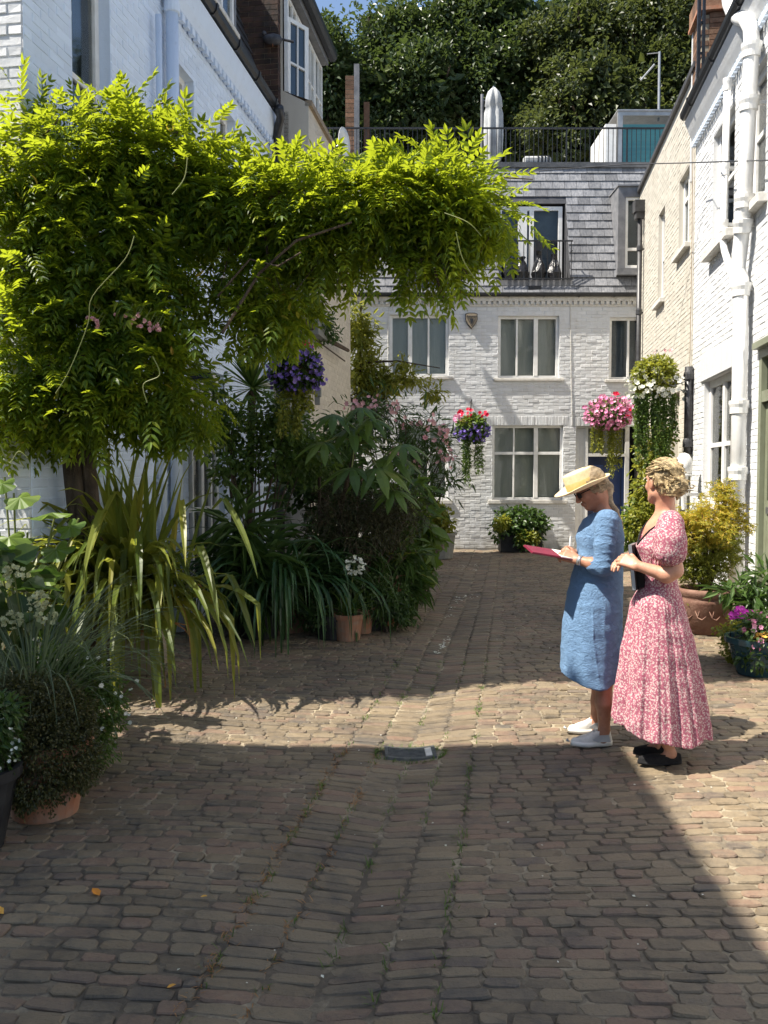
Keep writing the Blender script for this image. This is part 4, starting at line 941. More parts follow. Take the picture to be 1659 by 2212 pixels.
for i in range(14):
    t = r.random(); a = P(470+580*t, 470+60*r.random(), 6.45+.1*r.random()); d = r.uniform(.2, .6)
    vine(m, [a, a+Vector((r.uniform(-.05, .05), -.1, -d*.5)), a+Vector((r.uniform(-.15, .15), -.15, -d))], .006, .002, 4)
m.build('stems', 'bark', wz, world=True)
m = MB()
def tendril(pts, r=.0032):
    q = [P(*p) for p in pts]; q = [q[0]]+q+[q[-1]]; o_ = []
    for i in range(1, len(q)-2):
        for t in (0, .2, .4, .6, .8): o_.append(.5*((2*q[i])+(q[i+1]-q[i-1])*t+(2*q[i-1]-5*q[i]+4*q[i+1]-q[i+2])*t*t+(3*q[i]-q[i-1]-3*q[i+1]+q[i+2])*t**3))
    m.tube(o_+[q[-1]], r, 4)
tendril([(405, 340, 5.4), (398, 385, 5.4), (372, 420, 5.35)]); tendril([(290, 510, 5.3), (270, 560, 5.25), (200, 640, 5.2), (190, 700, 5.2), (150, 800, 5.2), (120, 850, 5.2)])
tendril([(330, 770, 5.2), (345, 810, 5.2), (310, 830, 5.2), (318, 870, 5.2)]); tendril([(985, 500, 5.7), (1000, 560, 5.7), (1035, 615, 5.7), (1060, 640, 5.7)])
tendril([(0, 960, 5.4), (20, 1000, 5.4), (40, 975, 5.4), (60, 990, 5.4)]); tendril([(880, 610, 6.3), (905, 650, 6.4), (935, 700, 6.6)]); tendril([(960, 460, 5.7), (1010, 480, 5.6), (1040, 510, 5.6)])
m.build('tendrils', 'gstem', wz, 'stuff', world=True)
WE = [E(60, 385, 125, 100, 6.1, .1), E(170, 340, 165, 95, 6.35, .25), E(280, 340, 140, 75, 6.45, .28), E(400, 365, 100, 55, 6.5, .28), E(60, 560, 115, 150, 6.1, .1), E(180, 500, 150, 140, 6.3, .26),
      E(110, 750, 140, 160, 6.15, .16), E(250, 700, 110, 170, 6.35, .26), E(330, 830, 60, 90, 6.4, .25), E(20, 850, 85, 105, 6.08, .08), E(350, 640, 60, 120, 6.45, .22), E(300, 480, 70, 70, 6.4, .25), E(150, 880, 120, 55, 6.2, .15), E(420, 440, 70, 35, 6.5, .2)]
WA = [E(500, 428, 80, 42, 6.5, .25), E(600, 433, 85, 50, 6.5, .28), E(700, 448, 90, 65, 6.5, .3), E(800, 450, 90, 67, 6.5, .3), E(870, 440, 85, 58, 6.5, .28), E(940, 430, 75, 60, 6.5, .25), E(995, 433, 60, 52, 6.5, .22), E(965, 492, 55, 42, 6.5, .2), E(1040, 463, 40, 33, 6.5, .16),
      E(640, 512, 50, 46, 6.5, .2), E(730, 527, 60, 42, 6.5, .2), E(560, 482, 45, 33, 6.55, .18), E(905, 557, 20, 35, 6.45, .1), E(935, 597, 18, 35, 6.45, .1), E(540, 662, 50, 46, 6.6, .18), E(590, 662, 32, 46, 6.6, .16), E(1100, 480, 22, 13, 6.45, .1)]
CT = [compound(5, .23, .068), compound(4, .19, .076), compound(6, .25, .062, .36, .5)]
def wist(ells, n, name):
    out = []
    for t in CT: out.append(leafcloud(ells, n//3, t, 1.0, (.6, 1.05), n//14, .17, .9, .9, .25, .5))
    npobj(name, *join(out), 'wist', wz, 'stuff')
wist(WE, 4900, 'foliage'); wist(WA, 2900, 'arm_foliage')
p_, n_ = crown(WE+WA, 260, (.9, 1.12), 60, .2); npobj('yellowed_leaves', *scatter(*lens(1, .36, .06, .3), p_, n_+rv(260), rv(260), RNG.uniform(.05, .085, 260)), 'gold', wz, 'stuff')
m = MB(); r = random.Random(14)
for i in range(34):
    e, rd = r.choice(WE+WA); a = e+Vector([r.uniform(-.5, .5)*v for v in rd]); b = a+Vector((r.uniform(-.5, .5), r.uniform(-.15, .05), r.uniform(-.35, .3))); c = a.lerp(b, .5)+Vector((r.uniform(-.1, .1), 0, r.uniform(-.12, .12))); m.tube([a, c, b], [.011, .008, .004], 5)
m.build('twigs', 'bark', wz, 'stuff', world=True)
# upright leafy shoots along the top
out = []
for i in range(60):
    t = r.random(); x = 20+970*t; y = (300-35*math.sin(x/120) if x < 420 else 385)+r.uniform(-12, 15); p = P(x, y, 6.3+r.uniform(-.2, .2))
    d = np.array([[r.uniform(-.5, .5), r.uniform(-.4, .2), 1]]); out.append(scatter(*CT[0], np.array([p]), d, rv(1), np.array([r.uniform(.35, .6)])))
for x, y, s in ((215, 560, 1), (170, 590, 1), (250, 640, 1.1), (330, 560, .9), (690, 590, .9), (900, 620, 1), (980, 600, 1), (930, 640, .9), (1110, 450, .9), (1090, 468, 1), (205, 960, .9), (330, 900, 1.1), (420, 700, 1), (600, 690, 1.1), (560, 720, 1.1)):
    p = P(x, y, 5.9 if x < 450 else 6.2); out.append(scatter(*CT[1], np.array([p]), np.array([[r.uniform(-.6, .6), -.4, r.uniform(-1, -.1)]]), np.array([[0, -1, .4]]), np.array([s])))
out += [leafcloud([E(590, 665, 55, 60, 6.6, .2), E(560, 600, 50, 40, 6.6, .2), E(480, 560, 40, 30, 6.5, .2), E(380, 880, 60, 50, 6.5, .2)], 420, CT[0], 1.0, (.4, 1.05), 30, .17, .9, .9, .4, .5)]
npobj('shoots', *join(out), 'wist', wz, 'stuff')
# pink climbing roses
ro = root('climbing_rose', tuple(P(310, 700, 5.35)), 0, 'cluster of small pale pink roses showing through the wisteria', 'rose')
B5 = bloom(6, .5)
def blooms(name, spots, mat, rt, sz, face=(0, -1, .3), jit=.5, tm=None, kind='stuff'):
    p = np.array([tuple(s) for s in spots]); n = len(p); f = np.array([face]*n)+rv(n)*jit
    return npobj(name, *scatter(*(tm or B5), p, rv(n), f, RNG.uniform(.75, 1.2, n)*sz), mat, rt, kind)
rs = [(272, 682), (290, 690), (302, 705), (312, 692), (322, 700), (332, 708), (340, 702), (325, 712), (343, 712), (190, 688), (200, 690), (210, 695), (212, 705), (300, 680), (281, 700), (250, 682)]
m = MB()
for i, (x, y) in enumerate(rs):
    pp = P(x, y, 5.9); q = [pp+Vector(tuple(v))*.008 for v in rv(5)]
    blooms('rose', q, 'fpale', ro, .03, jit=.7, kind=None); m.tube([pp, pp+Vector((.02, .1, .1))], .003, 4)
m.build('rose_stems', 'gstem', ro, 'stuff', world=True)
# ------------------------------------------------------------------ flax
def strap_plant(name, rt_loc, label, cat, n, Lr, wr, er, br, mat, az=(0, 2*math.pi), seed=1, spread=.12, parts=True, kinks=.0, segs=10, fold=.22, extra=()):
    o = root(name, tuple(rt_loc), 0, label, cat); r = random.Random(seed); acc = []
    for i in range(n):
        a = r.uniform(*az); e = r.uniform(*er); L = r.uniform(*Lr); b = Vector(rt_loc)+Vector((math.cos(a), math.sin(a), 0))*r.uniform(0, spread)+Vector((0, 0, .25 if parts else .0))
        g = blade(b, a, e, L, r.uniform(*wr), r.uniform(*br), segs, fold, r.randint(5, 8) if r.random() < kinks else None, r.uniform(-.5, .5))
        if parts: npobj('leaf', *g, mat, o)
        else: acc.append(g)
    for g in extra: npobj('leaf', *g, mat, o)
    if acc: npobj('foliage', *join(acc), mat, o, 'stuff')
    return o
fb = Vector((-2.1, 7.0, gh(-2.1, 7.0)))
ex = []
for x, y, Y, a, L, w, k in ((140, 1150, 5.7, 3.9, .75, .045, 3), (190, 1150, 5.6, 4.3, .8, .05, 3), (245, 1135, 5.5, 4.7, .9, .055, 3), (100, 1160, 5.8, 3.6, .6, .04, 2), (300, 1180, 5.6, 5.0, .95, .05, 3), (350, 1240, 5.5, 4.9, .8, .055, 2), (420, 1200, 5.4, 5.2, .85, .055, 2), (460, 1100, 5.5, 5.4, .9, .05, 2), (265, 1080, 5.6, 4.6, .7, .04, 2), (160, 1290, 5.6, 4.2, .5, .05, 2), (390, 1100, 5.4, 5.0, .75, .045, 2), (480, 1260, 5.6, 5.3, .8, .05, 2)):
    g = blade(P(x, y, Y+.75), a, .5, L, w, .6, 10, .2, k, .2); ex.append(g)
fx_ = strap_plant('flax', fb, 'large arching flax with long yellow green strap leaves in a stone trough', 'flax', 300, (1.1, 2.0), (.044, .074), (.7, 1.5), (.6, 2.1), 'flax', az=(-3.0, -.7), seed=5, spread=.25, kinks=.25, extra=ex)
for i in range(40): # leaves standing up at the back
    a = random.uniform(0, 6.28); npobj('leaf', *blade(fb+Vector((random.uniform(-.3, .3), random.uniform(0, .3), .2)), a, random.uniform(1.25, 1.5), random.uniform(1.4, 2.0), .06, random.uniform(.05, .35), 8, .25), 'flax', fx_)
for i in range(14): npobj('dry_leaf', *blade(fb+Vector((random.uniform(-.2, .3), random.uniform(-.3, 0), .3)), random.uniform(-2.4, .1), random.uniform(.3, 1.2), random.uniform(.6, 1.4), .022, random.uniform(1.5, 2.6), 8, .4), 'dryleaf', fx_)
MB().box(fb.x-.25, fb.x+.25, fb.y-.24, fb.y+.25, fb.z-.02, fb.z+.27).box(fb.x-.27, fb.x+.27, fb.y-.26, fb.y+.27, fb.z+.27, fb.z+.32).build('trough', 'buffpot', fx_, world=True, bevel=.01)
# ------------------------------------------------------------------ near left pots
def potted(name, label, cat, X, Y, potargs, potmat='terra'):
    z = gh(X, Y); o = root(name, (X, Y, z), 0, label, cat)
    if potargs: pot(o, (X, Y, z), *potargs, mat=potmat)
    return o
def foliage(o, ells, n, tmpl, size, mat, name='foliage', **k): return npobj(name, *leafcloud(ells, n, tmpl, size, **k), mat, o, 'stuff')
mp_ = P(80, 1770, 3.9); o = potted('potted_wire_vine', 'dense dark mound of tiny leaves spilling over a big terracotta pot', 'potted plant', mp_.x, 4.0, (.15, .21, .36))
foliage(o, [E(90, 1580, 110, 110, 3.95, .24), E(60, 1520, 90, 60, 4.05, .2), E(150, 1560, 60, 80, 4.0, .18), E(170, 1640, 42, 70, 3.92, .12), E(75, 1660, 100, 80, 3.85, .2)], 26000, T_DIA, .018, 'tinyleaf', shell=(.65, 1.04), clump=900, csize=.05)
m = MB(); r = random.Random(8); vs = []
for i in range(26):
    x = r.uniform(20, 145); y0 = r.uniform(1660, 1700); d = r.uniform(10, 75); a = P(x, y0, 3.76+.0015*abs(x-80)); b = P(x+r.uniform(-8, 8), y0+d, 3.74+.0015*abs(x-80)); m.tube([a, b], .0015, 3)
    for q in range(int(d/2.5)): vs.append(a.lerp(b, r.random())+Vector((r.uniform(-.015, .015), r.uniform(-.015, .01), 0)))
m.build('trailing_stems', 'bark', o, world=True); vs = np.array([tuple(v) for v in vs]); npobj('trailing_leaves', *scatter(*T_DIA, vs, rv(len(vs)), rv(len(vs)), RNG.uniform(.012, .02, len(vs))), 'tinyleaf', o, 'stuff')
# daisies
o = potted('daisy_clump', 'loose clump of small white daisies beside the mound pot', 'daisies', P(180, 1600, 4.5).x, 4.5, None)
DE = [E(180, 1480, 90, 60, 4.45, .2), E(220, 1530, 55, 60, 4.45, .15), E(130, 1430, 80, 50, 4.5, .2), E(225, 1600, 25, 60, 4.4, .1), E(170, 1650, 50, 60, 4.5, .15)]
foliage(o, DE, 6500, T_LANCE, .03, 'midleaf', shell=(.3, 1.05), clump=500, csize=.06)
pp, _ = crown([(c, (a*1.15, b*1.15, d*1.1)) for c, (a, b, d) in DE], 100, (.9, 1.1)); pp = [p for p in pp if p[1] < 4.52]
blooms('daisy_heads', pp, 'fwhite', o, .026, (0, -.6, 1), .4, bloom(8, .1))
# ornamental grass
gb = P(70, 1560, 4.35); gb.z = gh(gb.x, 4.35)
o = strap_plant('ornamental_grass', gb, 'fine grey green ornamental grass arching at the left edge', 'ornamental grass', 330, (.55, 1.15), (.005, .012), (.9, 1.5), (.8, 2.6), 'grassleaf', seed=6, spread=.14, parts=False, segs=8)
pot(o, tuple(gb), .13, .17, .3, 'greypot'); 
o.location.z += .0
for ch in [q for q in bpy.data.objects if q.parent == o and q.name.startswith('foliage')]: ch.location.z = .28
# hydrangea, hosta and big-leaf plant
HL = lens(1, .85, .05, .3)
o = potted('hydrangea', 'hydrangea with greenish cream flower heads at the left edge', 'hydrangea', P(10, 1500, 4.9).x, 4.9, (.17, .22, .36), 'greypot')
foliage(o, [E(20, 1300, 90, 110, 4.85, .25), E(-40, 1250, 90, 120, 4.9, .25)], 150, HL, .14, 'darkleaf', shell=(.5, 1))
m = MB()
for x, y in ((30, 1240), (85, 1300), (100, 1330), (-20, 1270), (25, 1340)):
    c = P(x, y, 4.55); p, _ = crown([(c, (.055, .05, .05))], 45, (.8, 1.05)); blooms('flower_head', p, 'fgreen', o, .03, (0, -.5, .8), .9); m.tube([c, c+Vector((-.02, .15, -.35))], .005, 5)
m.build('stems', 'gstem', o, world=True)
o = potted('plume_poppy', 'plant with very large lobed leaves against the left wall corner', 'leafy plant', P(40, 1300, 5.5).x, 5.5, (.18, .24, .36), 'greypot')
def bigleaf(lobes, L, W, lobed=True, n=26, droop=.25):
    v = [(0, 0, 0)]; 
    for i in range(n+1):
        a = math.pi*2*i/n; rr = (.55+.45*abs(math.cos(a*lobes/2))) if lobed else 1
        v.append((L*.5*(1+math.cos(a)*rr*1.05)-L*.08, W*.5*math.sin(a)*rr, -droop*L*(abs(math.cos(a))*.3+.5*abs(math.sin(a))*.6)+.03*L*math.cos(a*5)))
    v[0] = (L*.42, 0, .02*L)
    return np.array(v), np.array([(0, i+1, i+2) for i in range(n)])
for i, (x, y, s) in enumerate(((30, 1065, .26), (120, 1110, .3), (60, 1150, .3), (150, 1170, .24), (20, 1200, .3), (90, 1220, .26), (-20, 1110, .3), (170, 1120, .2), (10, 1030, .2))):
    p = P(x, y, 5.35+.1*random.random()); npobj('leaf', *scatter(*bigleaf(5, 1, .9), np.array([p]), np.array([[random.uniform(-.8, .9), -.7, random.uniform(-.6, .1)]]), np.array([[0, -.6, 1]]), np.array([s])), 'midleaf', o)
    MB().tube([p, Vector((o.location.x, o.location.y, .35))], .007, 5).build('stalk', 'gstem', o, world=True)
# pot half in the frame at the lower left edge
o = potted('edge_planter', 'grey green planter with tiny white flowers cut by the left picture edge', 'planter', P(-75, 1790, 3.55).x, 3.62, (.12, .19, .36), 'blackpot')
foliage(o, [E(-15, 1600, 50, 75, 3.6, .12), E(5, 1540, 40, 40, 3.6, .1)], 900, T_LANCE, .045, 'darkleaf', shell=(.3, 1.05))
pp, _ = crown([E(5, 1610, 34, 60, 3.52, .08)], 30, (.8, 1.1)); blooms('tiny_flowers', pp, 'fwhite', o, .018)
M['strap'] = leafmat('strap_leaf', [(0, (.015, .04, .014)), (.5, (.035, .085, .03)), (1, (.09, .16, .06))], (.15, .26, .06), .25, .28, 2)
# ------------------------------------------------------------------ middle left plants
cb = Vector((P(610, 1355, 8.7).x, 8.75, 0)); cb.z = gh(cb.x, cb.y)
o = strap_plant('agapanthus_clump', cb, 'clump of glossy dark strap leaves falling to the setts', 'strap leaf plant', 190, (.9, 1.75), (.028, .045), (.8, 1.5), (1.5, 3.2), 'strap', seed=9, spread=.25, az=(-3.6, .7))
pot(o, tuple(cb), .25, .3, .32, 'terrad')
# yucca
yc = P(545, 815, 9.3); yb = Vector((yc.x-.1, 9.35, gh(yc.x, 9.35)))
o = root('yucca', tuple(yb), 0, 'spiky yucca head on a brown stem above the shrubs', 'yucca')
MB().tube([yb, yb+Vector((.05, 0, 1.2)), yc+Vector((0, 0, -.15))], [.05, .04, .04], 10).build('stem', 'bark', o, world=True)
for i in range(85):
    a = random.uniform(0, 6.28); e = random.choice([random.uniform(-.5, .6), random.uniform(.6, 1.5)]); npobj('leaf', *blade(yc+Vector((0, 0, -.12)), a, e, random.uniform(.4, .62), .035, random.uniform(.1, .6), 5, .2), 'midleaf', o)
pot(o, tuple(yb), .2, .26, .3, 'terrad')
def shrub(name, label, cat, x, y, Y, ells, n, tm, size, mat, pa=None, pm='blackpot', stems=6, ph=.3, **k):
    X = P(x, y, Y).x; o = potted(name, label, cat, X, Y, pa, pm); z0 = gh(X, Y)+(pa[2]*.9 if pa else 0); m = MB()
    for i in range(stems):
        e, rd = ells[i % len(ells)]; b = e+Vector([random.uniform(-.6, .6)*v for v in rd]); a = Vector((X+random.uniform(-.06, .06), Y+random.uniform(-.05, .05), z0)); mid = a.lerp(b, .5)+Vector((random.uniform(-.08, .08), 0, .05))
        m.tube([a, mid, b], [.016, .011, .005], 5, False)
    if stems: m.build('stems', 'bark', o, world=True)
    foliage(o, ells, n, tm, size, mat, **k); return o
shrub('leafy_shrub', 'tall open shrub with oval leaves and bare stems in front of the french window', 'shrub', 540, 1300, 8.95, [E(490, 920, 45, 60, 8.95, .25), E(560, 900, 60, 50, 8.95, .25), E(630, 930, 50, 60, 8.95, .3), E(590, 980, 80, 60, 9, .3), E(500, 1010, 50, 60, 9, .3), E(670, 990, 50, 60, 9.1, .3), E(470, 830, 22, 40, 8.9, .12)], 5200, T_OV, .06, 'midleaf', None, shell=(.3, 1.08), clump=420, csize=.12, stems=14)
m = None
# rice paper plant with big hands of leaves
rp = Vector((P(705, 1200, 9.0).x, 9.0, 0)); rp.z = gh(rp.x, 9)
o = root('rice_paper_plant', tuple(rp), 0, 'rice paper plant with huge drooping fingered leaves on a brown stem', 'leafy plant')
top = P(770, 960, 8.9); MB().tube([rp, P(740, 1080, 8.95), top, P(775, 930, 8.9)], [.03, .025, .018, .012], 8).build('stem', 'bark', o, world=True)
MB().tube([P(690, 1150, 9.1), P(690, 1040, 9.1), P(695, 960, 9.1)], [.02, .018, .012], 7).build('second_stem', 'bark', o, world=True)
def hand(n=8, L=1, W=.27):
    vs, fs, b = [], [], 0
    for i in range(n):
        a = (i/(n-1)-.5)*4.9; l = L*(.72+.28*math.cos(a/2.4)); v = []
        for j, (t, w) in enumerate(((0, .3), (.25, .6), (.5, 1), (.75, .8), (1, .05))):
            for s in (-1, 0, 1): v.append((l*t, s*W*w*.55, -.62*l*t*t+(.03*w if s else .0)*-1))
        v = np.array(v); c, q = math.cos(a), math.sin(a); v = v @ np.array([[c, -q, 0], [q, c, 0], [0, 0, 1]]).T
        f = [(j*3+k, j*3+k+1, j*3+k+4, j*3+k+3) for j in range(4) for k in (0, 1)]; vs.append(v); fs.append(np.array(f)+b); b += 15
    return np.vstack(vs), np.vstack(fs)
for x, y, s, dx in ((720, 895, .4, -.2), (760, 925, .5, .3), (800, 905, .38, .8), (840, 985, .5, .9), (815, 1010, .55, .4), (760, 1010, .5, -.1), (700, 955, .42, -.8), (870, 960, .4, 1), (780, 880, .35, .2), (850, 1060, .4, .6)):
    p = P(x, y, 8.6+random.uniform(-.15, .25)); npobj('leaf', *scatter(*hand(), np.array([p]), np.array([[dx, -.6, -.1]]), np.array([[dx*.2, -.45, 1]]), np.array([s*.72])), 'midleaf', o)
    MB().tube([p, p.lerp(top, .5)+Vector((0, 0, .08)), top], .007, 5).build('leaf_stalk', 'gstem', o, world=True)
# fan palm
fp = Vector((P(700, 1200, 9.6).x, 9.6, 0)); fp.z = gh(fp.x, 9.6)
o = root('fan_palm', tuple(fp), 0, 'dark fan palm with stiff radiating leaves behind the rice paper plant', 'palm')
MB().tube([fp, P(700, 1060, 9.6)], .06, 8).build('trunk', 'bark', o, world=True)
for x, y, dx in ((660, 990, -.7), (700, 970, 0), (745, 995, .6), (720, 1040, .3), (675, 1050, -.4)):
    c = P(x, y, 9.4); acc = []
    for i in range(17):
        a = (i/16-.5)*4.4; d = Vector((math.sin(a)+dx*.3, -.25, math.cos(a))).normalized()
        tv, tf = dia(1, .055, .01, .02); acc.append(scatter(tv, tf, np.array([c]), np.array([d]), np.array([[0, -1, .3]]), np.array([.34])))
    npobj('fan_leaf', *join(acc), 'darkleaf', o); MB().tube([c, P(700, 1080, 9.6)], .008, 5).build('leaf_stalk', 'gstem', o, world=True)
# oleander
OE = [E(830, 900, 60, 50, 11.3, .4), E(900, 940, 60, 50, 11.2, .4), E(950, 970, 45, 50, 11.2, .35), E(870, 1000, 70, 60, 11.3, .4), E(780, 930, 60, 60, 11.4, .4), E(920, 1050, 60, 50, 11.2, .35), E(975, 1040, 28, 28, 11, .2)]
o = shrub('oleander', 'tall oleander with narrow leaves and pink flower clusters in front of the back house', 'oleander', 850, 1200, 11.3, OE, 2000, lens(1, .16, .03, .1), .15, 'darkleaf', (.24, .3, .36), shell=(.25, 1.08), clump=240, csize=.22, stems=24)
sp = [(850, 870), (845, 880), (800, 870), (780, 880), (895, 915), (915, 920), (950, 925), (960, 930), (955, 960), (955, 985), (970, 990), (980, 985), (850, 975), (905, 1000), (930, 910), (870, 915), (810, 860), (925, 945), (965, 1000), (760, 875)]
q = []
for x, y in sp:
    c = P(x, y, 10.95+random.uniform(-.1, .2)); q += [c+Vector([random.gauss(0, .04) for _ in range(3)]) for _ in range(5)]
blooms('flower_clusters', q, 'fpale', o, .07)
shrub('dark_heather', 'dark brownish needle leaved shrub in the middle of the left planting', 'shrub', 790, 1300, 8.9, [E(760, 1090, 90, 60, 8.9, .35), E(850, 1110, 90, 60, 8.9, .35), E(800, 1150, 100, 60, 8.8, .35), E(720, 1130, 60, 60, 8.9, .3)], 7000, lens(1, .2, .03, .05), .055, 'brownleaf', (.22, .28, .34), shell=(.3, 1.1), clump=420, csize=.12, stems=16)
shrub('broadleaf_shrub', 'green shrub with broad upright leaves at the street end of the planting', 'shrub', 890, 1270, 9.8, [E(880, 1080, 60, 60, 9.8, .3), E(905, 1140, 50, 60, 9.8, .3), E(860, 1170, 60, 60, 9.7, .3)], 420, lens(1, .45, .06, .25), .2, 'midleaf', None, shell=(.3, 1.05))
# variegated agave in a pot
ab = Vector((P(830, 1290, 9.3).x, 9.2, 0)); ab.z = gh(ab.x, 9.2)
o = root('variegated_agave', tuple(ab), 0, 'agave with yellow edged leaves in a raised terracotta pot', 'agave'); pot(o, tuple(ab), .19, .25, .55)
for i in range(20):
    a = -2.9+5.2*i/19; e = random.uniform(.35, 1.3); b = ab+Vector((0, 0, .5)); g = blade(b, a, e, random.uniform(.55, .8), .085, random.uniform(.6, 2.2), 8, .15)
    lf = npobj('leaf', *g, 'darkleaf', o); V, F = g
    for s in (0, 2):
        e_ = V[s::3]; md = V[1::3]; o1 = e_+(e_-md)*.28+np.array([0, 0, .002]); Q = np.empty((2*len(e_), 3)); Q[0::2] = e_; Q[1::2] = o1
        npobj('margin', Q, np.array([(2*j, 2*j+1, 2*j+3, 2*j+2) for j in range(len(e_)-1)]), 'lime', lf)
shrub('fern_clump', 'dark filler fronds between the strap leaf clump and the agave', 'fern', 760, 1330, 9.0, [E(700, 1190, 80, 60, 9.1, .3), E(780, 1210, 80, 50, 9.1, .3), E(860, 1210, 50, 60, 9.2, .3), E(860, 1270, 60, 40, 9.2, .3)], 1500, lens(1, .14, .03, .4), .22, 'darkleaf', None, 'blackpot', shell=(.2, 1.05))
shrub('laurel_bush', 'leafy dark bush behind the rice paper plant against the beige wall', 'shrub', 700, 1200, 10.6, [E(640, 1020, 70, 90, 10.6, .3), E(720, 1060, 80, 90, 10.6, .35), E(800, 1090, 70, 90, 10.6, .35), E(740, 960, 70, 60, 10.8, .3)], 2200, T_OV, .12, 'darkleaf', (.22, .28, .34), 'blackpot', shell=(.2, 1.05), clump=240, csize=.2)
shrub('sedge_clump', 'green grassy fronds between the flax and the strap leaf clump', 'leafy plant', 560, 1280, 8.4, [E(520, 1180, 50, 90, 8.4, .25), E(560, 1240, 60, 80, 8.3, .25)], 500, lens(1, .09, .02, .5), .42, 'darkleaf', (.18, .22, .24), 'blackpot', shell=(.1, 1.0), stems=0)
# low dark shrubs and small pots
shrub('low_shrub', 'low dark feathery shrub behind the little terracotta pots', 'shrub', 720, 1360, 8.4, [E(700, 1280, 60, 60, 8.5, .3), E(690, 1330, 50, 40, 8.4, .25), E(745, 1270, 50, 40, 8.5, .25)], 3200, T_LANCE, .05, 'darkleaf', (.16, .2, .24), shell=(.3, 1.05), clump=260, csize=.08)
shrub('low_shrub', 'low dark green bushy shrub to the right of the little terracotta pots', 'shrub', 840, 1345, 8.7, [E(830, 1300, 60, 50, 8.7, .3), E(800, 1260, 50, 40, 8.8, .25), E(865, 1320, 28, 36, 8.7, .15)], 3200, T_LANCE, .05, 'darkleaf', None, shell=(.3, 1.05), clump=260, csize=.08)
pb = Vector((P(752, 1375, 8.35).x, 8.3, 0)); pb.z = gh(pb.x, 8.3)
o = strap_plant('agapanthus', Vector((pb.x, pb.y, pb.z)), 'small agapanthus with a white flower ball in a clean terracotta pot', 'agapanthus', 34, (.28, .42), (.018, .024), (.5, 1.3), (2, 5), 'midleaf', seed=3, spread=.05, parts=False, segs=7)
for ch in [q for q in bpy.data.objects if q.parent == o]: ch.location.z = .24
pot(o, tuple(pb), .115, .15, .26)
hd = P(765, 1222, 8.3); MB().tube([pb+Vector((0, 0, .25)), hd], .007, 6).build('stalk', 'gstem', o, world=True)
p, _ = crown([(hd, (.11, .1, .09))], 70, (.7, 1.05)); blooms('flower_head', p, 'fwhite', o, .035)
o = potted('small_pot', 'second smaller terracotta pot half hidden behind the clean one', 'plant pot', P(783, 1350, 8.7).x, 8.65, (.09, .12, .26)); foliage(o, [E(783, 1290, 22, 18, 8.65, .1)], 160, T_LANCE, .07, 'midleaf')
# faded hydrangea at the street edge
o = shrub('faded_hydrangea', 'hydrangea with faded brown and lilac flower heads beside the gully', 'hydrangea', 915, 1240, 11.0, [E(925, 1180, 32, 35, 11, .25), E(905, 1215, 40, 30, 11, .25), E(900, 1240, 40, 22, 10.8, .3)], 360, HL, .11, 'midleaf', None, shell=(.3, 1))
for i in range(14):
    c = P(random.uniform(885, 950), random.uniform(1145, 1245), 10.8); p, _ = crown([(c, (.07, .07, .06))], 30, (.8, 1.05)); blooms('flower_head', p, 'fdry', o, .045)
shrub('bright_shrub', 'bright green shrub in a grey planter against the white wall of the back house', 'shrub', 945, 1180, 16.6, [E(950, 1130, 35, 35, 16.6, .3), E(935, 1110, 30, 30, 16.6, .3)], 1200, T_OV, .09, 'lime', (.3, .36, .5), 'greypot', shell=(.3, 1.05))
o = shrub('bay_bush', 'dense green bush in a black planter below the ground floor window', 'shrub', 1122, 1185, 17.8, [E(1120, 1125, 48, 30, 17.8, .4), E(1095, 1140, 30, 25, 17.7, .3), E(1150, 1135, 32, 30, 17.8, .3), E(1135, 1165, 30, 18, 17.5, .2)], 3600, T_OV, .1, 'darkleaf', shell=(.3, 1.05), clump=260, csize=.14)
q = o.location; MB().box(-.42, .45, -.2, .25, 0, .48).build('planter', 'blackpot', o, bevel=.01)
foliage(o, [E(1140, 1165, 26, 18, 17.4, .12), E(1085, 1130, 18, 16, 17.4, .1)], 500, T_OV, .08, 'lime', name='bright_sprays')
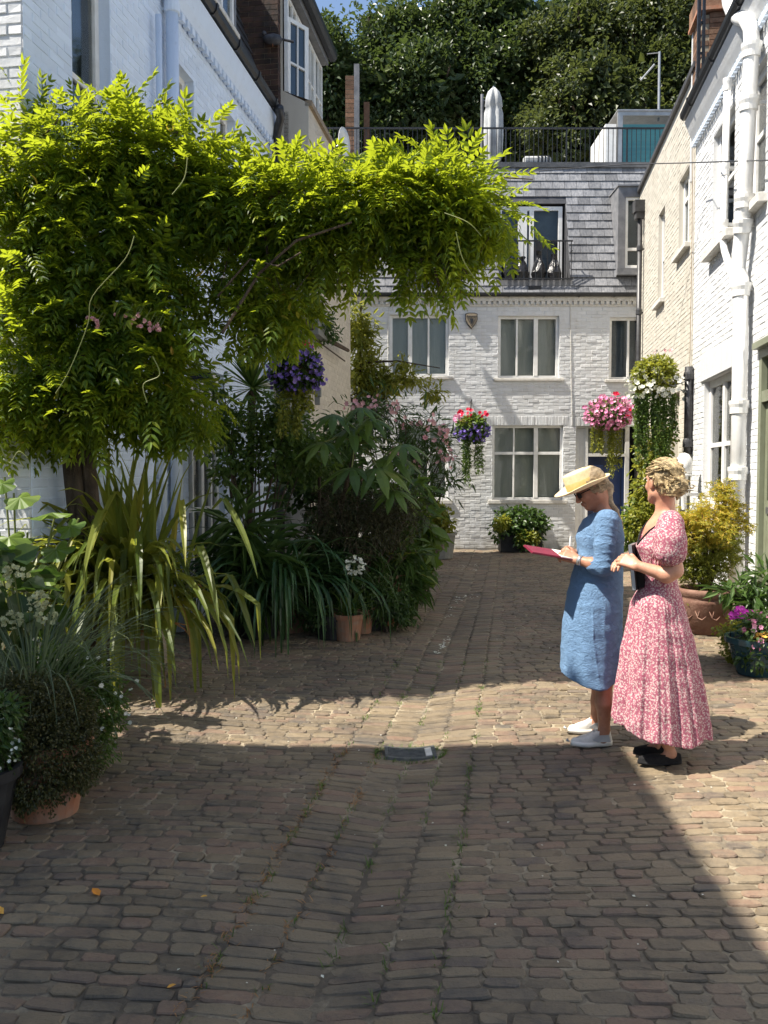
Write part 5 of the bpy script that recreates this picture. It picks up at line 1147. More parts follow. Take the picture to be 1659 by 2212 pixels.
# ------------------------------------------------------------------ hanging baskets
def basket(label, x, y, Y, rx, ry, leafm, groups, trail, hang, n=1500, lsz=.06, seed=1, tm=T_OV, chain=True):
    c = P(x, y, Y); k = mu(Y); o = root('hanging_basket', tuple(c), 0, label, 'hanging basket', 'hanging flower baskets'); r = random.Random(seed)
    MB().lathe([(.02, -.13), (.1, -.11), (.16, -.04), (.18, .05), (.17, .05), (.001, .03)], 16, c).build('bowl', 'soil', o, world=True)
    h = P(*hang); m = MB()
    for a in (0, 2.1, 4.2): m.tube([c+Vector((.17*math.cos(a), .17*math.sin(a), .05)), h], .004, 4)
    m.build('chain', 'iron', o, world=True)
    el = [E(x, y, rx, ry, Y, rx*k*.8)]; foliage(o, el, n, tm, lsz, leafm, shell=(.5, 1.0))
    for mt, cnt, sz, (cx, cy, ax, ay) in groups:
        p, nn = crown([E(cx, cy, ax, ay, Y, rx*k*.85)], cnt*2, (.8, 1.22)); p = [q for q in p if q[1] < Y+.05][:cnt]
        blooms('blooms', p, mt, o, sz, (0, -.9, .4), .5)
    vs = []; m = MB()
    for x0, y0, y1, w, cnt in trail:
        for i in range(cnt):
            xa = x0+r.uniform(-w, w); yb_ = y1-r.uniform(0, .35)*(y1-y0); a = P(xa, y0, Y-.1); b = P(xa+r.uniform(-4, 4), yb_, Y-.1+r.uniform(-.05, .08)); m.tube([a, b], .0025, 3)
            L = (a-b).length
            for q in range(int(L/.011)): vs.append(tuple(a.lerp(b, r.random())+Vector((r.uniform(-.03, .03), r.uniform(-.03, .03), 0))))
    if vs:
        m.build('trailing_stems', 'gstem', o, world=True); vs = np.array(vs); d = rv(len(vs)); d[:, 2] -= .6; npobj('trailing_leaves', *scatter(*T_OV, vs, d, rv(len(vs)), RNG.uniform(.03, .055, len(vs))), 'lime' if 'white' not in label else 'midleaf', o, 'stuff')
    return o
basket('hanging basket of purple and red flowers on the white back wall', 1020, 925, 17.95, 32, 28, 'midleaf', [('fpurple', 190, .065, (1020, 935, 34, 22)), ('fred', 14, .09, (1008, 893, 18, 8)), ('fred', 7, .09, (1040, 893, 10, 5)), ('lime', 30, .1, (1005, 915, 14, 10)), ('fpink', 14, .09, (990, 905, 10, 8))], [(1008, 945, 1055, 10, 12), (1035, 945, 1030, 8, 10)], (1020, 870, 18.1), 1300, .09)
bk2 = root('basket_bracket', tuple(P(1019, 866, 18.1)), 0, 'small iron hook holding the purple and red basket', 'bracket'); MB().tube([(0, .3, 0), (0, 0, 0), (0, -.02, .03)], .012, 6).tube([(0, .3, -.18), (0, .02, -.02)], .009, 6).build('hook', 'black', bk2)
basket('hanging basket packed with pink flowers beside the blue front door', 1315, 893, 17.9, 46, 32, 'midleaf', [('fpink', 420, .08, (1315, 893, 48, 33)), ('fred', 16, .1, (1345, 895, 14, 20)), ('fred', 5, .11, (1322, 856, 6, 4))], [(1292, 920, 985, 12, 14), (1325, 920, 1035, 16, 18)], (1325, 845, 18.1), 1300, .09, 2)
basket('large hanging basket of white flowers trailing down the cream wall', 1415, 812, 12.9, 50, 45, 'lime', [('fwhite', 75, .085, (1395, 840, 40, 35)), ('fwhite', 34, .085, (1440, 840, 38, 32)), ('fpale', 10, .05, (1430, 765, 25, 8))], [(1385, 850, 1010, 14, 22), (1430, 850, 1000, 22, 26), (1455, 850, 960, 8, 8), (1408, 850, 940, 30, 12)], (1419, 820-65, 12.9), 2600, .06, 3)
o = basket('hanging basket of violet petunias with red geraniums above on the shaded side', 640, 800, 8.6, 52, 48, 'darkleaf', [('fpurple', 300, .045, (640, 800, 56, 50)), ('fred', 10, .07, (657, 742, 6, 4)), ('fred', 7, .07, (668, 752, 6, 4)), ('fred', 4, .06, (612, 745, 5, 4))], [(625, 840, 950, 22, 14), (660, 840, 900, 16, 10)], (640, 700, 8.7), 1500, .07, 4)
lb = root('lantern_bracket', tuple(P(612, 640, 8.9)), 0, 'black iron lamp bracket with curled arms above the violet basket', 'bracket')
m = MB().tube([(0, 0, -.25), (0, 0, .25)], .018, 6)
for s in (-1, 1):
    for q, w in ((0, .16), (1, .1)): m.tube([(0, 0, -.1+.1*q), (s*w*.8, 0, .0+.1*q), (s*w, 0, .12+.1*q), (s*w*.7, 0, .18+.1*q)], .009, 5)
m.tube([(0, 0, 0), (-.5, .1, -.05), (-1.1, .25, 0)], .015, 6); m.build('arm', 'black', lb)
# ------------------------------------------------------------------ window boxes and climbers
def wbox(label, x, y, u, rx, ry, mat, n, cat='window box'):
    c = PW(x, y, u); o = root('window_box', tuple(c), AL, label, cat); MB().box(-.3, .3, -.1, .1, -.1, .12).build('box', 'greypot', o, bevel=.006)
    foliage(o, [(c+Vector((0, 0, .16)), (rx, rx, ry)), (c+Vector((.12, .3, .02)), (rx*.8, rx, ry*.8))], n, T_LANCE, .07, mat, shell=(.2, 1.1)); return o
wbox('grey window box of trailing plants on the beige wall', 684, 715, -2.85, .28, .18, 'darkleaf', 900)
wbox('second window box with spiky greenery nearer along the wall', 640, 668, -2.9, .25, .22, 'midleaf', 900)
vb = root('bare_vine', tuple(PW(640, 690, -2.9)), 0, 'thick bare vine stem running along the beige wall', 'vine')
m = MB(); m.tube([PW(628, 675, -2.85), PW(665, 700, -2.85), PW(700, 730, -2.85), PW(720, 740, -2.85), PW(752, 757, -2.85)], [.03, .04, .05, .04, .03], 7).build('stem', 'bark', vb, world=True); MB().tube([PW(625, 690, -2.9), PW(690, 740, -2.9), PW(745, 780, -2.9)], .012, 5).build('cable', 'bark', vb, world=True)
cl = root('facade_climber', tuple(Vector((P(790, 1100, 16.9).x, 16.9, 0))), 0, 'climber of fine yellow green leaves between the beige and white houses', 'climber')
m = MB().tube([P(790, 1180, 16.9), P(775, 950, 16.9), P(780, 650, 16.9)], [.05, .035, .02], 7).tube([P(765, 800, 16.9), P(800, 782, 16.8), P(860, 780, 16.6), P(950, 795, 16.4)], [.03, .025, .018, .01], 6).tube([P(800, 860, 16.9), P(830, 830, 16.9), P(830, 790, 16.8)], .012, 5); m.build('stems', 'bark', cl, world=True)
foliage(cl, [E(780, 730, 30, 60, 16.9, .3), E(785, 800, 45, 50, 16.9, .35), E(770, 690, 18, 40, 16.9, .2), E(810, 830, 45, 30, 16.9, .3)], 2600, lens(1, .3, .04, .1), .15, 'lime', shell=(.2, 1.05), clump=200, csize=.22)
foliage(cl, [E(880, 815, 40, 18, 16.5, .2), E(930, 845, 30, 14, 16.4, .15), E(870, 780, 20, 10, 16.6, .1), E(840, 820, 40, 14, 16.7, .1)], 900, lens(1, .3, .04, .1), .13, 'lime', name='spray', shell=(.1, 1.05), clump=90, csize=.18)
foliage(cl, [E(790, 880, 45, 40, 16.9, .3)], 1500, lens(1, .15, .03, .05), .15, 'brownleaf', name='dry_foliage', shell=(.2, 1.1))
# yellow green climber and bush below the white basket
yg = root('corner_climber', tuple(Vector((P(1400, 1150, 13.3).x, 13.3, 0))), 0, 'yellow green climber and bush filling the cream wall below the white basket', 'climber')
MB().tube([P(1400, 1180, 13.3), P(1402, 1000, 13.3), P(1400, 920, 13.3)], .015, 6).tube([P(1380, 1180, 13.3), P(1378, 1020, 13.3)], .012, 6).build('stems', 'bark', yg, world=True)
foliage(yg, [E(1405, 1000, 38, 60, 13.3, .2), E(1395, 1080, 40, 60, 13.3, .3), E(1385, 1130, 42, 50, 13.2, .35), E(1425, 960, 25, 50, 13.3, .2)], 3800, T_OV, .075, 'lime', shell=(.2, 1.05), clump=420, csize=.13)
foliage(yg, [E(1380, 1140, 45, 60, 13.4, .35)], 1200, T_OV, .085, 'midleaf', name='lower_foliage', shell=(.3, 1.0))
# ------------------------------------------------------------------ right side pots
gx = P(1535, 1370, 8.35).x; o = potted('golden_acer', 'golden orange leaved shrub in a wide aged terracotta pot', 'potted shrub', gx, 8.5, None)
z = gh(gx, 8.5); m = MB().lathe([(.19, .0), (.225, .0), (.225, .05), (.23, .06), (.245, .07), (.26, .3), (.27, .33), (.255, .345), (.265, .36), (.285, .4), (.285, .44), (.25, .44), (.24, .38)], 32, (gx, 8.5, z)); m.build('pot', 'terrad', o, world=True, smooth=True)
MB().lathe([(.001, .38), (.25, .38)], 24, (gx, 8.5, z)).build('soil', 'soil', o, world=True)
for k in range(12): # swag relief round the pot
    a = 2*math.pi*k/12
    def pr_(t, zz): return Vector((gx+.257*math.cos(a+t), 8.5+.257*math.sin(a+t), z+zz))
    MB().tube([pr_(-.22, .24), pr_(-.1, .17), pr_(.05, .15), pr_(.2, .19)], [.002, .009, .01, .002], 6).tube([pr_(-.1, .17), pr_(-.05, .24)], [.008, .002], 6).build('relief', 'terrad', o, world=True, smooth=True)
m = MB(); r = random.Random(2); GE = [E(1480, 1150, 55, 45, 8.5, .3), E(1530, 1140, 60, 55, 8.4, .3), E(1585, 1120, 35, 45, 8.5, .25), E(1555, 1085, 40, 40, 8.5, .2), E(1500, 1120, 45, 25, 8.4, .25), E(1565, 1060, 18, 20, 8.5, .12)]
for i in range(26):
    e, rd = GE[i % 6]; b = e+Vector([r.uniform(-.6, .6)*v for v in rd]); a = Vector((gx+r.uniform(-.05, .05), 8.5+r.uniform(-.05, .05), z+.37)); m.tube([a, a.lerp(b, .5)+Vector((0, 0, .06)), b], [.01, .007, .003], 5, False)
m.build('stems', 'bark', o, world=True)
foliage(o, GE, 2600, rosette(5, 1, .3, .1), .042, 'gold', shell=(.45, 1.05), clump=420, csize=.1, up=1.2)
foliage(o, [E(1495, 1200, 55, 50, 8.5, .28), E(1560, 1190, 50, 55, 8.5, .28), E(1520, 1235, 60, 35, 8.5, .25)], 1700, rosette(5, 1, .3, .1), .042, 'lime', name='lower_foliage', shell=(.3, 1.05), clump=260, csize=.1)
shrub('iris_clump', 'few upright green blades beside the wide terracotta pot', 'leafy plant', 1465, 1300, 8.7, [E(1462, 1270, 12, 30, 8.7, .06)], 20, lens(1, .1, .02, .05), .3, 'lime', (.1, .13, .2), 'greypot', stems=0)
rx_ = P(1655, 1470, 6.6).x
o = potted('flower_pot', 'dark blue glazed pot of pink and orange flowers at the right edge', 'potted flowers', rx_, 6.75, (.16, .24, .3), 'bluepot')
foliage(o, [E(1640, 1370, 45, 50, 6.7, .22), E(1680, 1390, 50, 50, 6.7, .22), E(1625, 1420, 30, 30, 6.65, .15)], 1500, T_OV, .05, 'darkleaf', shell=(.3, 1.08))
for mt, n_, e in (('fpink', 14, E(1628, 1375, 20, 35, 6.6, .1)), ('forange', 14, E(1650, 1380, 15, 12, 6.55, .08))):
    p, _ = crown([e], n_, (.8, 1.1)); blooms('blooms', p, mt, o, .045)
o = potted('magenta_geranium', 'trailing plant with a magenta flower head in a black pot by the green door', 'potted flowers', P(1640, 1400, 7.4).x, 7.4, (.16, .22, .3), 'blackpot')
foliage(o, [E(1610, 1370, 45, 50, 7.2, .2), E(1590, 1400, 30, 30, 7.1, .15), E(1570, 1365, 30, 14, 7.1, .1), E(1600, 1420, 30, 10, 7.1, .12)], 1900, T_OV, .035, 'lime', shell=(.3, 1.08))
for x, y, rx, ry, n_ in ((1600, 1325, 14, 14, 60), (1618, 1330, 12, 12, 40), (1585, 1330, 8, 8, 20)):
    p, _ = crown([E(x, y, rx, ry, 7.0, .06)], n_, (.6, 1.05)); blooms('flower_head', p, 'fmag', o, .032)
for x, y in ((1625, 1355), (1640, 1325), (1650, 1330), (1612, 1370), (1633, 1345)):
    p, _ = crown([E(x, y, 7, 7, 7.0, .03)], 12, (.6, 1.05)); blooms('flower_head', p, 'fpink', o, .035)
shrub('rhododendron', 'dark green shrub with long leaves beside the olive door', 'shrub', 1640, 1380, 7.9, [E(1610, 1280, 40, 25, 7.8, .2), E(1650, 1260, 40, 45, 7.8, .25), E(1640, 1300, 50, 25, 7.7, .25), E(1570, 1275, 30, 14, 7.7, .1)], 420, lens(1, .24, .04, .2), .16, 'darkleaf', (.18, .22, .3), 'blackpot', shell=(.2, 1.05), stems=10)
# small litter: fallen leaves, petals, weeds in joints
def onground(x, y, up=.006):
    Y = 2937/(y-1025); p = P(x, y, Y)
    for _ in range(3):
        g_ = gh(p.x, p.y); Y = p.y*(EYE-g_)/(EYE-p.z) if abs(EYE-p.z) > .1 else p.y; p = P(x, y, Y)
    p.z = gh(p.x, p.y)+up; return p
for i, (x, y, s, lb_) in enumerate(((215, 1940, .055, 'curled orange brown leaf lying on the setts at the left'), (433, 1942, .03, 'small two tone leaf lying in the middle of the shade'), (8, 1980, .07, 'large rust brown leaf at the left edge of the setts'), (360, 2140, .03, 'small tan leaf lying near the bottom of the picture'), (307, 1708, .04, 'dull brown leaf on the setts near the mound pot'))):
    p = onground(x, y, .01); o = root('fallen_leaf', tuple(p), random.uniform(0, 6), lb_, 'leaf', 'leaves fallen on the setts'); tv, tf = lens(s, .6, .12, -.2); npobj('blade', tv, tf, 'forange' if i < 4 else 'brownleaf', o, world=False)
V = []; r = random.Random(12)
for i in range(150):
    y = 1025+2937/r.uniform(2.6, 13); x = r.uniform(120, 1650); p = onground(x, y, .004)
    V.append(tuple(p))
V = np.array(V); n = len(V); lt = npobj('petals', *scatter(*dia(1, .7, .1, 0), V, rv(n)*[1, 1, .1], np.array([[0, 0, 1]]*n)+rv(n)*.2, RNG.uniform(.006, .018, n)), 'fwhite', None, 'stuff')
out = []
for i in range(200):
    u = r.choice([-.98, -.79, -.6, -.41, -.22, -.22, -.98]) if i < 300 else r.uniform(-2.5, 2); Y = r.uniform(2.4, 7.5); X = UX(u, Y)+r.uniform(-.012, .012); b = (X, Y, gh(X, Y)-.008)
    for q in range(r.randint(4, 9)): out.append(blade((b[0]+r.uniform(-.02, .02), b[1]+r.uniform(-.03, .03), b[2]), r.uniform(0, 6.3), r.uniform(.3, 1.3), r.uniform(.015, .045), .0028, 12, 3, .1))
for i in range(260):
    a = r.uniform(0, 6.28); X = GX+.21*math.cos(a); Y = GY+.14*math.sin(a)-.02; out.append(blade((X, Y, gh(X, Y)-.008), r.uniform(0, 6.3), r.uniform(.3, 1.3), r.uniform(.02, .05), .003, 12, 3, .1))
npobj('joint_weeds', *join(out), 'midleaf', None, 'stuff')
out = []
for i in range(150):
    u = r.choice([-.98, -.79, -1.0]); Y = r.uniform(2.5, 5); X = UX(u, Y)+r.uniform(-.02, .02)
    for q in range(r.randint(3, 7)): out.append(blade((X+r.uniform(-.02, .02), Y+r.uniform(-.03, .03), gh(X, Y)-.004), r.uniform(0, 6.3), r.uniform(.1, .6), r.uniform(.012, .04), .0022, 12, 3, .1))
npobj('dry_grass_wisps', *join(out), 'dryleaf', None, 'stuff')
# petals swept into the gully
V = []
for x, y in ((990, 1300), (995, 1292), (1020, 1290), (975, 1312), (970, 1330), (960, 1390), (955, 1398), (945, 1410), (965, 1382), (1000, 1225), (1030, 1222), (1022, 1232)):
    for q in range(9): p = onground(x+r.gauss(0, 5), y+r.gauss(0, 3), .006); V.append(tuple(p))
V = np.array(V); n = len(V); npobj('gully_petals', *scatter(*dia(1, .7, .1, 0), V, rv(n)*[1, 1, .1], np.array([[0, 0, 1]]*n)+rv(n)*.2, RNG.uniform(.02, .045, n)), 'fwhite', None, 'stuff')
# ------------------------------------------------------------------ people: smooth unions on a grid, meshed with surface nets
def nets(D, lo, h):
    Sg = D < 0; c = np.zeros(tuple(n-1 for n in D.shape), np.int8)
    for i in (0, 1):
        for j in (0, 1):
            for k in (0, 1): c += Sg[i:D.shape[0]-1+i, j:D.shape[1]-1+j, k:D.shape[2]-1+k]
    I = np.argwhere((c > 0) & (c < 8)); idx = -np.ones(c.shape, np.int32); idx[tuple(I.T)] = np.arange(len(I))
    cor = [(i, j, k) for i in (0, 1) for j in (0, 1) for k in (0, 1)]
    val = {q: D[I[:, 0]+q[0], I[:, 1]+q[1], I[:, 2]+q[2]] for q in cor}
    acc = np.zeros((len(I), 3)); cnt = np.zeros(len(I))
    for a in cor:
        for ax in range(3):
            if a[ax]: continue
            b = list(a); b[ax] = 1; da, db = val[a], val[tuple(b)]; x = (da < 0) != (db < 0)
            t = np.where(x, da/np.where(da-db == 0, 1, da-db), 0); p = np.array(a, float)[None]+0*acc; p[:, ax] += t; acc += p*x[:, None]; cnt += x
    V = (I+acc/np.maximum(cnt, 1)[:, None])*h+np.array(lo); F = []
    for ax in range(3):
        s1 = [slice(1, -1)]*3; s1[ax] = slice(0, -1); s2 = [slice(1, -1)]*3; s2[ax] = slice(1, None)
        A, B = Sg[tuple(s1)], Sg[tuple(s2)]; E_ = np.argwhere(A != B); off = np.array([1, 1, 1]); off[ax] = 0; E_ = E_+off
        inside = D[tuple(E_.T)] < 0; u, v = (ax+1) % 3, (ax+2) % 3
        def at(du, dv):
            q = E_.copy(); q[:, u] -= du; q[:, v] -= dv; return idx[tuple(q.T)]
        q = np.stack([at(1, 1), at(0, 1), at(0, 0), at(1, 0)], 1); q[~inside] = q[~inside][:, ::-1]; F.append(q)
    F = np.vstack(F); return V, F[(F >= 0).all(1)]
def sdf(prims, lo, hi, h, post=None):
    lo = np.array(lo, float); hi = np.array(hi, float); n = np.ceil((hi-lo)/h).astype(int)+1
    ax = [lo[i]+np.arange(n[i])*h for i in range(3)]; D = np.full(tuple(n), .5, np.float32)
    for p in prims:
        t = p[0]
        if t == 'c': a, b, ra, rb, k = np.array(p[1]), np.array(p[2]), p[3], p[4], p[5]; r = max(ra, rb)+k+h*2; l, u = np.minimum(a, b)-r, np.maximum(a, b)+r
        elif t == 'e': c, R_, k, rot = np.array(p[1]), np.array(p[2]), p[3], p[4]; r = max(R_)+k+h*2; l, u = c-r, c+r
        else: fn, l, u, k = p[1:]; l, u = np.array(l), np.array(u)
        i0 = np.clip(np.floor((l-lo)/h).astype(int), 0, n); i1 = np.clip(np.ceil((u-lo)/h).astype(int)+1, 0, n)
        if (i1 <= i0).any(): continue
        X, Y, Z = np.meshgrid(*[ax[i][i0[i]:i1[i]] for i in range(3)], indexing='ij')
        if t == 'c':
            ba = b-a; L2 = max((ba**2).sum(), 1e-9); tt = np.clip(((X-a[0])*ba[0]+(Y-a[1])*ba[1]+(Z-a[2])*ba[2])/L2, 0, 1)
            d = np.sqrt((X-a[0]-tt*ba[0])**2+(Y-a[1]-tt*ba[1])**2+(Z-a[2]-tt*ba[2])**2)-(ra+(rb-ra)*tt)
        elif t == 'e':
            q = np.stack([X-c[0], Y-c[1], Z-c[2]], -1)
            if rot is not None: q = q @ np.array(rot)
            k0 = np.sqrt(((q/R_)**2).sum(-1)); k1 = np.sqrt(((q/R_**2)**2).sum(-1)); d = k0*(k0-1)/np.maximum(k1, 1e-6)
        else: d = fn(X, Y, Z)
        sl_ = tuple(slice(i0[i], i1[i]) for i in range(3)); A = D[sl_]
        if k > 0: hh = np.clip(.5+.5*(A-d)/k, 0, 1); D[sl_] = A*(1-hh)+d*hh-k*hh*(1-hh)
        else: D[sl_] = np.minimum(A, d)
    if post is not None: D = post(D, *np.meshgrid(*ax, indexing='ij', sparse=True)).astype(np.float32)
    return nets(D, lo, h)
def wav(seed, n, f0, f1, st=(1, 1, 1)):
    r = np.random.default_rng(seed); d = norm(r.normal(size=(n, 3)))*r.uniform(f0, f1, (n, 1))*np.array(st); ph = r.uniform(0, 6.3, n); w = 1/n**.5
    return lambda X, Y, Z: sum(w*np.sin(X*a+Y*b+Z*c+p) for (a, b, c), p in zip(d, ph))
def frame(o, fwd, up=(0, 0, 1)):
    """4x4: x = forward, y = left, z = up"""
    f = Vector(fwd).normalized(); l = Vector(up).cross(f).normalized(); u = f.cross(l)
    m = Matrix((f, l, u)).transposed().to_4x4(); m.translation = Vector(o); return m
def tp(T, p): return tuple(T @ Vector(p))
def rot3(T): return np.array(T.to_3x3())
def head_prims(T):
    R = rot3(T); e = lambda c, r, k=.02: ('e', tp(T, c), r, k, R); c = lambda a, b, ra, rb, k=.012: ('c', tp(T, a), tp(T, b), ra, rb, k)
    P_ = [e((-.008, 0, .025), (.094, .073, .09)), e((.03, 0, -.035), (.055, .056, .08), .03), e((.06, 0, -.1), (.022, .024, .018), .03), c((.0, .045, -.065), (.055, .02, -.1), .022, .016, .03), c((.0, -.045, -.065), (.055, -.02, -.1), .022, .016, .03),
          c((.088, 0, .005), (.108, 0, -.038), .007, .011, .01), e((.1, .012, -.042), (.011, .009, .009), .008), e((.1, -.012, -.042), (.011, .009, .009), .008),
          c((.085, .03, .022), (.088, -.03, .022), .009, .009, .015), c((.088, .018, -.066), (.088, -.018, -.066), .007, .007, .006), c((.086, .015, -.077), (.086, -.015, -.077), .0075, .0075, .006), e((.062, .034, -.03), (.024, .02, .02), .02), e((.062, -.034, -.03), (.024, .02, .02), .02)]
    for s in (1, -1): P_ += [e((-.004, s*.074, -.01), (.018, .008, .03), .006), e((.0, s*.07, -.032), (.009, .008, .011), .004)]
    return P_
def hand_prims(T, side=1, curl=(.5, .7, .5), th=(.5, .55, -.35), s=.95, spread=.06, thc=.3):
    """T: origin at the wrist, x along the hand, y towards the thumb, z back of the hand"""
    P_ = []; M_ = T
    for y, L, q in ((.03, .072, 0), (.01, .08, 0), (-.01, .074, 0), (-.029, .058, .1)):
        y *= side; kn = Vector((.088-.25*abs(y), y, 0))*s; P_.append(('c', tp(M_, (0, y*.55*s, 0)), tp(M_, kn), .015*s, .0125*s, .012))
        p = kn; a = 0; az = y*spread*30
        for cu, f, r0, r1 in ((curl[0]+q, .46, .0098, .009), (curl[1], .3, .009, .008), (curl[2], .24, .008, .0068)):
            a -= cu; d = Vector((math.cos(a), math.sin(az*.05), math.sin(a))).normalized(); n_ = p+d*L*f*s; P_.append(('c', tp(M_, p), tp(M_, n_), r0*s, r1*s, .003)); p = n_
    b = Vector((.02, .026*side, -.004))*s; d = Vector((th[0], th[1]*side, th[2])).normalized(); m = b+d*.042*s; d2 = (d+Vector((thc, -.2*side, -.25))).normalized(); e = m+d2*.032*s
    P_ += [('c', tp(M_, b), tp(M_, m), .0145*s, .011*s, .01), ('c', tp(M_, m), tp(M_, e), .0105*s, .008*s, .003)]
    return P_
def interp(zs, vs): zs = np.array(zs[::-1]); vs = np.array(vs[::-1]); return lambda Z: np.interp(Z, zs, vs)
def shoe(o, T, L, mat_up, mat_sole, kind):
    """T at the heel on the ground, x to the toe"""
    out = []; top = MB(); n = 18; zs = [0, .02, .026, .05, .075, .09] if kind == 'trainer' else [0, .012, .016, .035, .05, .056]
    def ring(t, k):
        ins = 0 if k < 2 else -.006; pts = []
        for j in range(n):
            a = 2*math.pi*j/n; x = .5+.5*math.cos(a); w = (.046 if x > .45 else .034)*(1-.25*max(0, x-.75)/.25)
            X = x*L; yy = math.sin(a)*(w+ins)*(1 if abs(math.sin(a)) > .01 else 1); pts.append((X, yy)); 
        return pts
    V = []
    for k, z in enumerate(zs):
        for x, y in ring(0, k):
            t = x/L; 
            if kind == 'trainer': hz = z if z < .03 else (.026+(z-.026)*(1 if t < .4 else max(.35, 1-(t-.4)*1.35))); sc = 1 if z < .03 else (1-.25*(z-.026)/.064-(.5 if z > .085 and t > .45 else 0))
            else: hz = z if z < .017 else (.016+(z-.016)*(1.05 if t < .25 else (.75 if t < .5 else .85-.5*(t-.5)))); sc = 1 if z < .017 else (1-.12*(z-.016)/.04-(.15 if z > .05 else 0))
            xc = L*.47; V.append(((x-xc)*(1 if z < .03 else 1-.5*(1-sc))+xc, y*sc, hz))
    def F_(k0, k1): return [(k*n+j, k*n+(j+1) % n, (k+1)*n+(j+1) % n, (k+1)*n+j) for k in range(k0, k1) for j in range(n)]
    def mk(name, k0, k1, mat, cap):
        m = MB(); m.v = [tp(T, v) for v in V]; m.f = F_(k0, k1)+([tuple((len(zs)-1)*n+j for j in range(n))] if cap else [])+([tuple(range(n-1, -1, -1))] if k0 == 0 else [])
        ob = m.build(name, mat, o, smooth=True); return ob
    s = mk('sole', 0, 2, mat_sole, False); u = mk('shoe', 2, len(zs)-1, mat_up, True); return u
def clothmat(name, c1, c2, bs=.5):
    m, nt, b = newmat(name); co = coords(nt)
    w1 = noi(nt, co, 260, 2, .5, (1, 1, .12)); w2 = noi(nt, co, 260, 2, .5, (.12, .12, 1)); a = nd(nt, 'ShaderNodeMath', operation='ADD'); nt.links.new(w1, a.inputs[0]); nt.links.new(w2, a.inputs[1])
    col = mixc(nt, ramp(nt, a.outputs[0], [(.42, (0, 0, 0)), (.58, (1, 1, 1))]), c1, c2); nt.links.new(col, b.inputs['Base Color']); b.inputs['Roughness'].default_value = .9; b.inputs['Specular IOR Level'].default_value = .15
    big = noi(nt, co, 20, 6, .75, (1, 1, 1.5)); big.node.inputs['Distortion'].default_value = 1.2; bump(nt, big, b, bs, .03); return m
M['linen'] = clothmat('blue_linen', (.085, .165, .31), (.16, .27, .43), .95)
def floral():
    m, nt, b = newmat('floral_cotton'); co = coords(nt)
    wp = nd(nt, 'ShaderNodeTexNoise'); wp.inputs['Scale'].default_value = 40; nt.links.new(co, wp.inputs['Vector']); wm = nd(nt, 'ShaderNodeMix', data_type='VECTOR'); wm.inputs['Factor'].default_value = .02
    nt.links.new(co, wm.inputs['A']); nt.links.new(wp.outputs['Color'], wm.inputs['B'])
    v = nd(nt, 'ShaderNodeTexVoronoi'); v.inputs['Scale'].default_value = 95; nt.links.new(wm.outputs['Result'], v.inputs['Vector'])
    v2 = nd(nt, 'ShaderNodeTexVoronoi'); v2.inputs['Scale'].default_value = 130; nt.links.new(wm.outputs['Result'], v2.inputs['Vector'])
    f = ramp(nt, v.outputs['Distance'], [(.36, (1, 1, 1)), (.5, (0, 0, 0))]); g = ramp(nt, v2.outputs['Distance'], [(.22, (.7,)*3), (.32, (0, 0, 0))])
    col = mixc(nt, f, (.3, .09, .13), (.5, .38, .36)); col = mixc(nt, g, col, (.52, .3, .3)); col = mixc(nt, ramp(nt, v.outputs['Distance'], [(.04, (1, 1, 1)), (.1, (0, 0, 0))]), col, (.5, .12, .12))
    nt.links.new(col, b.inputs['Base Color']); b.inputs['Roughness'].default_value = .85; b.inputs['Specular IOR Level'].default_value = .15
    bump(nt, noi(nt, co, 14, 4, .6, (1, 1, .4)), b, .4, .03); return m
M['floral'] = floral()
def skinmat():
    m, nt, b = newmat('sunned_skin'); co = coords(nt); col = mixc(nt, ramp(nt, noi(nt, co, 18, 4), [(.35, (0, 0, 0)), (.65, (1, 1, 1))]), (.42, .2, .125), (.54, .28, .18))
    nt.links.new(col, b.inputs['Base Color']); b.inputs['Roughness'].default_value = .5; b.inputs['Subsurface Weight'].default_value = .12; b.inputs['Subsurface Radius'].default_value = (.01, .004, .002); b.inputs['Subsurface Scale'].default_value = .3
    bump(nt, noi(nt, co, 120, 4), b, .15, .002); return m
M['skin'] = skinmat()
M['skind'] = surf('tanned_skin', (.3, .135, .08), (.4, .19, .115), 18, .5, .15, .002, 120, world=False)
M['hair'] = surf('blonde_hair', (.11, .07, .03), (.5, .38, .2), 38, .55, .9, .006, 90, stretch=(1, 1, 1.6), world=False)
M['hairg'] = surf('ash_hair', (.12, .085, .05), (.34, .26, .16), 30, .55, .8, .005, 90, stretch=(.5, 1, 1), world=False)
M['straw'] = surf('straw', (.6, .47, .27), (.7, .57, .35), 60, .7, .5, .002, 160, world=False)
M['band'] = surf('straw_ribbon', (.5, .36, .13), (.58, .43, .18), 40, .6, .2, world=False)
M['book'] = surf('maroon_cover', (.2, .015, .04), (.13, .012, .03), 20, .5, .2, world=False)
M['paper'] = surf('paper', (.78, .76, .7), (.7, .68, .62), 20, .8, .1, world=False)
M['suede'] = surf('black_suede', (.006, .006, .007), (.014, .014, .015), 60, .95, .3, world=False)
M['trainer'] = surf('off_white_leather', (.66, .64, .58), (.52, .5, .46), 25, .6, .3, world=False)
M['silver'] = surf('silver', (.6, .6, .6), (.5, .5, .5), 8, .3, 0, metal=.8)
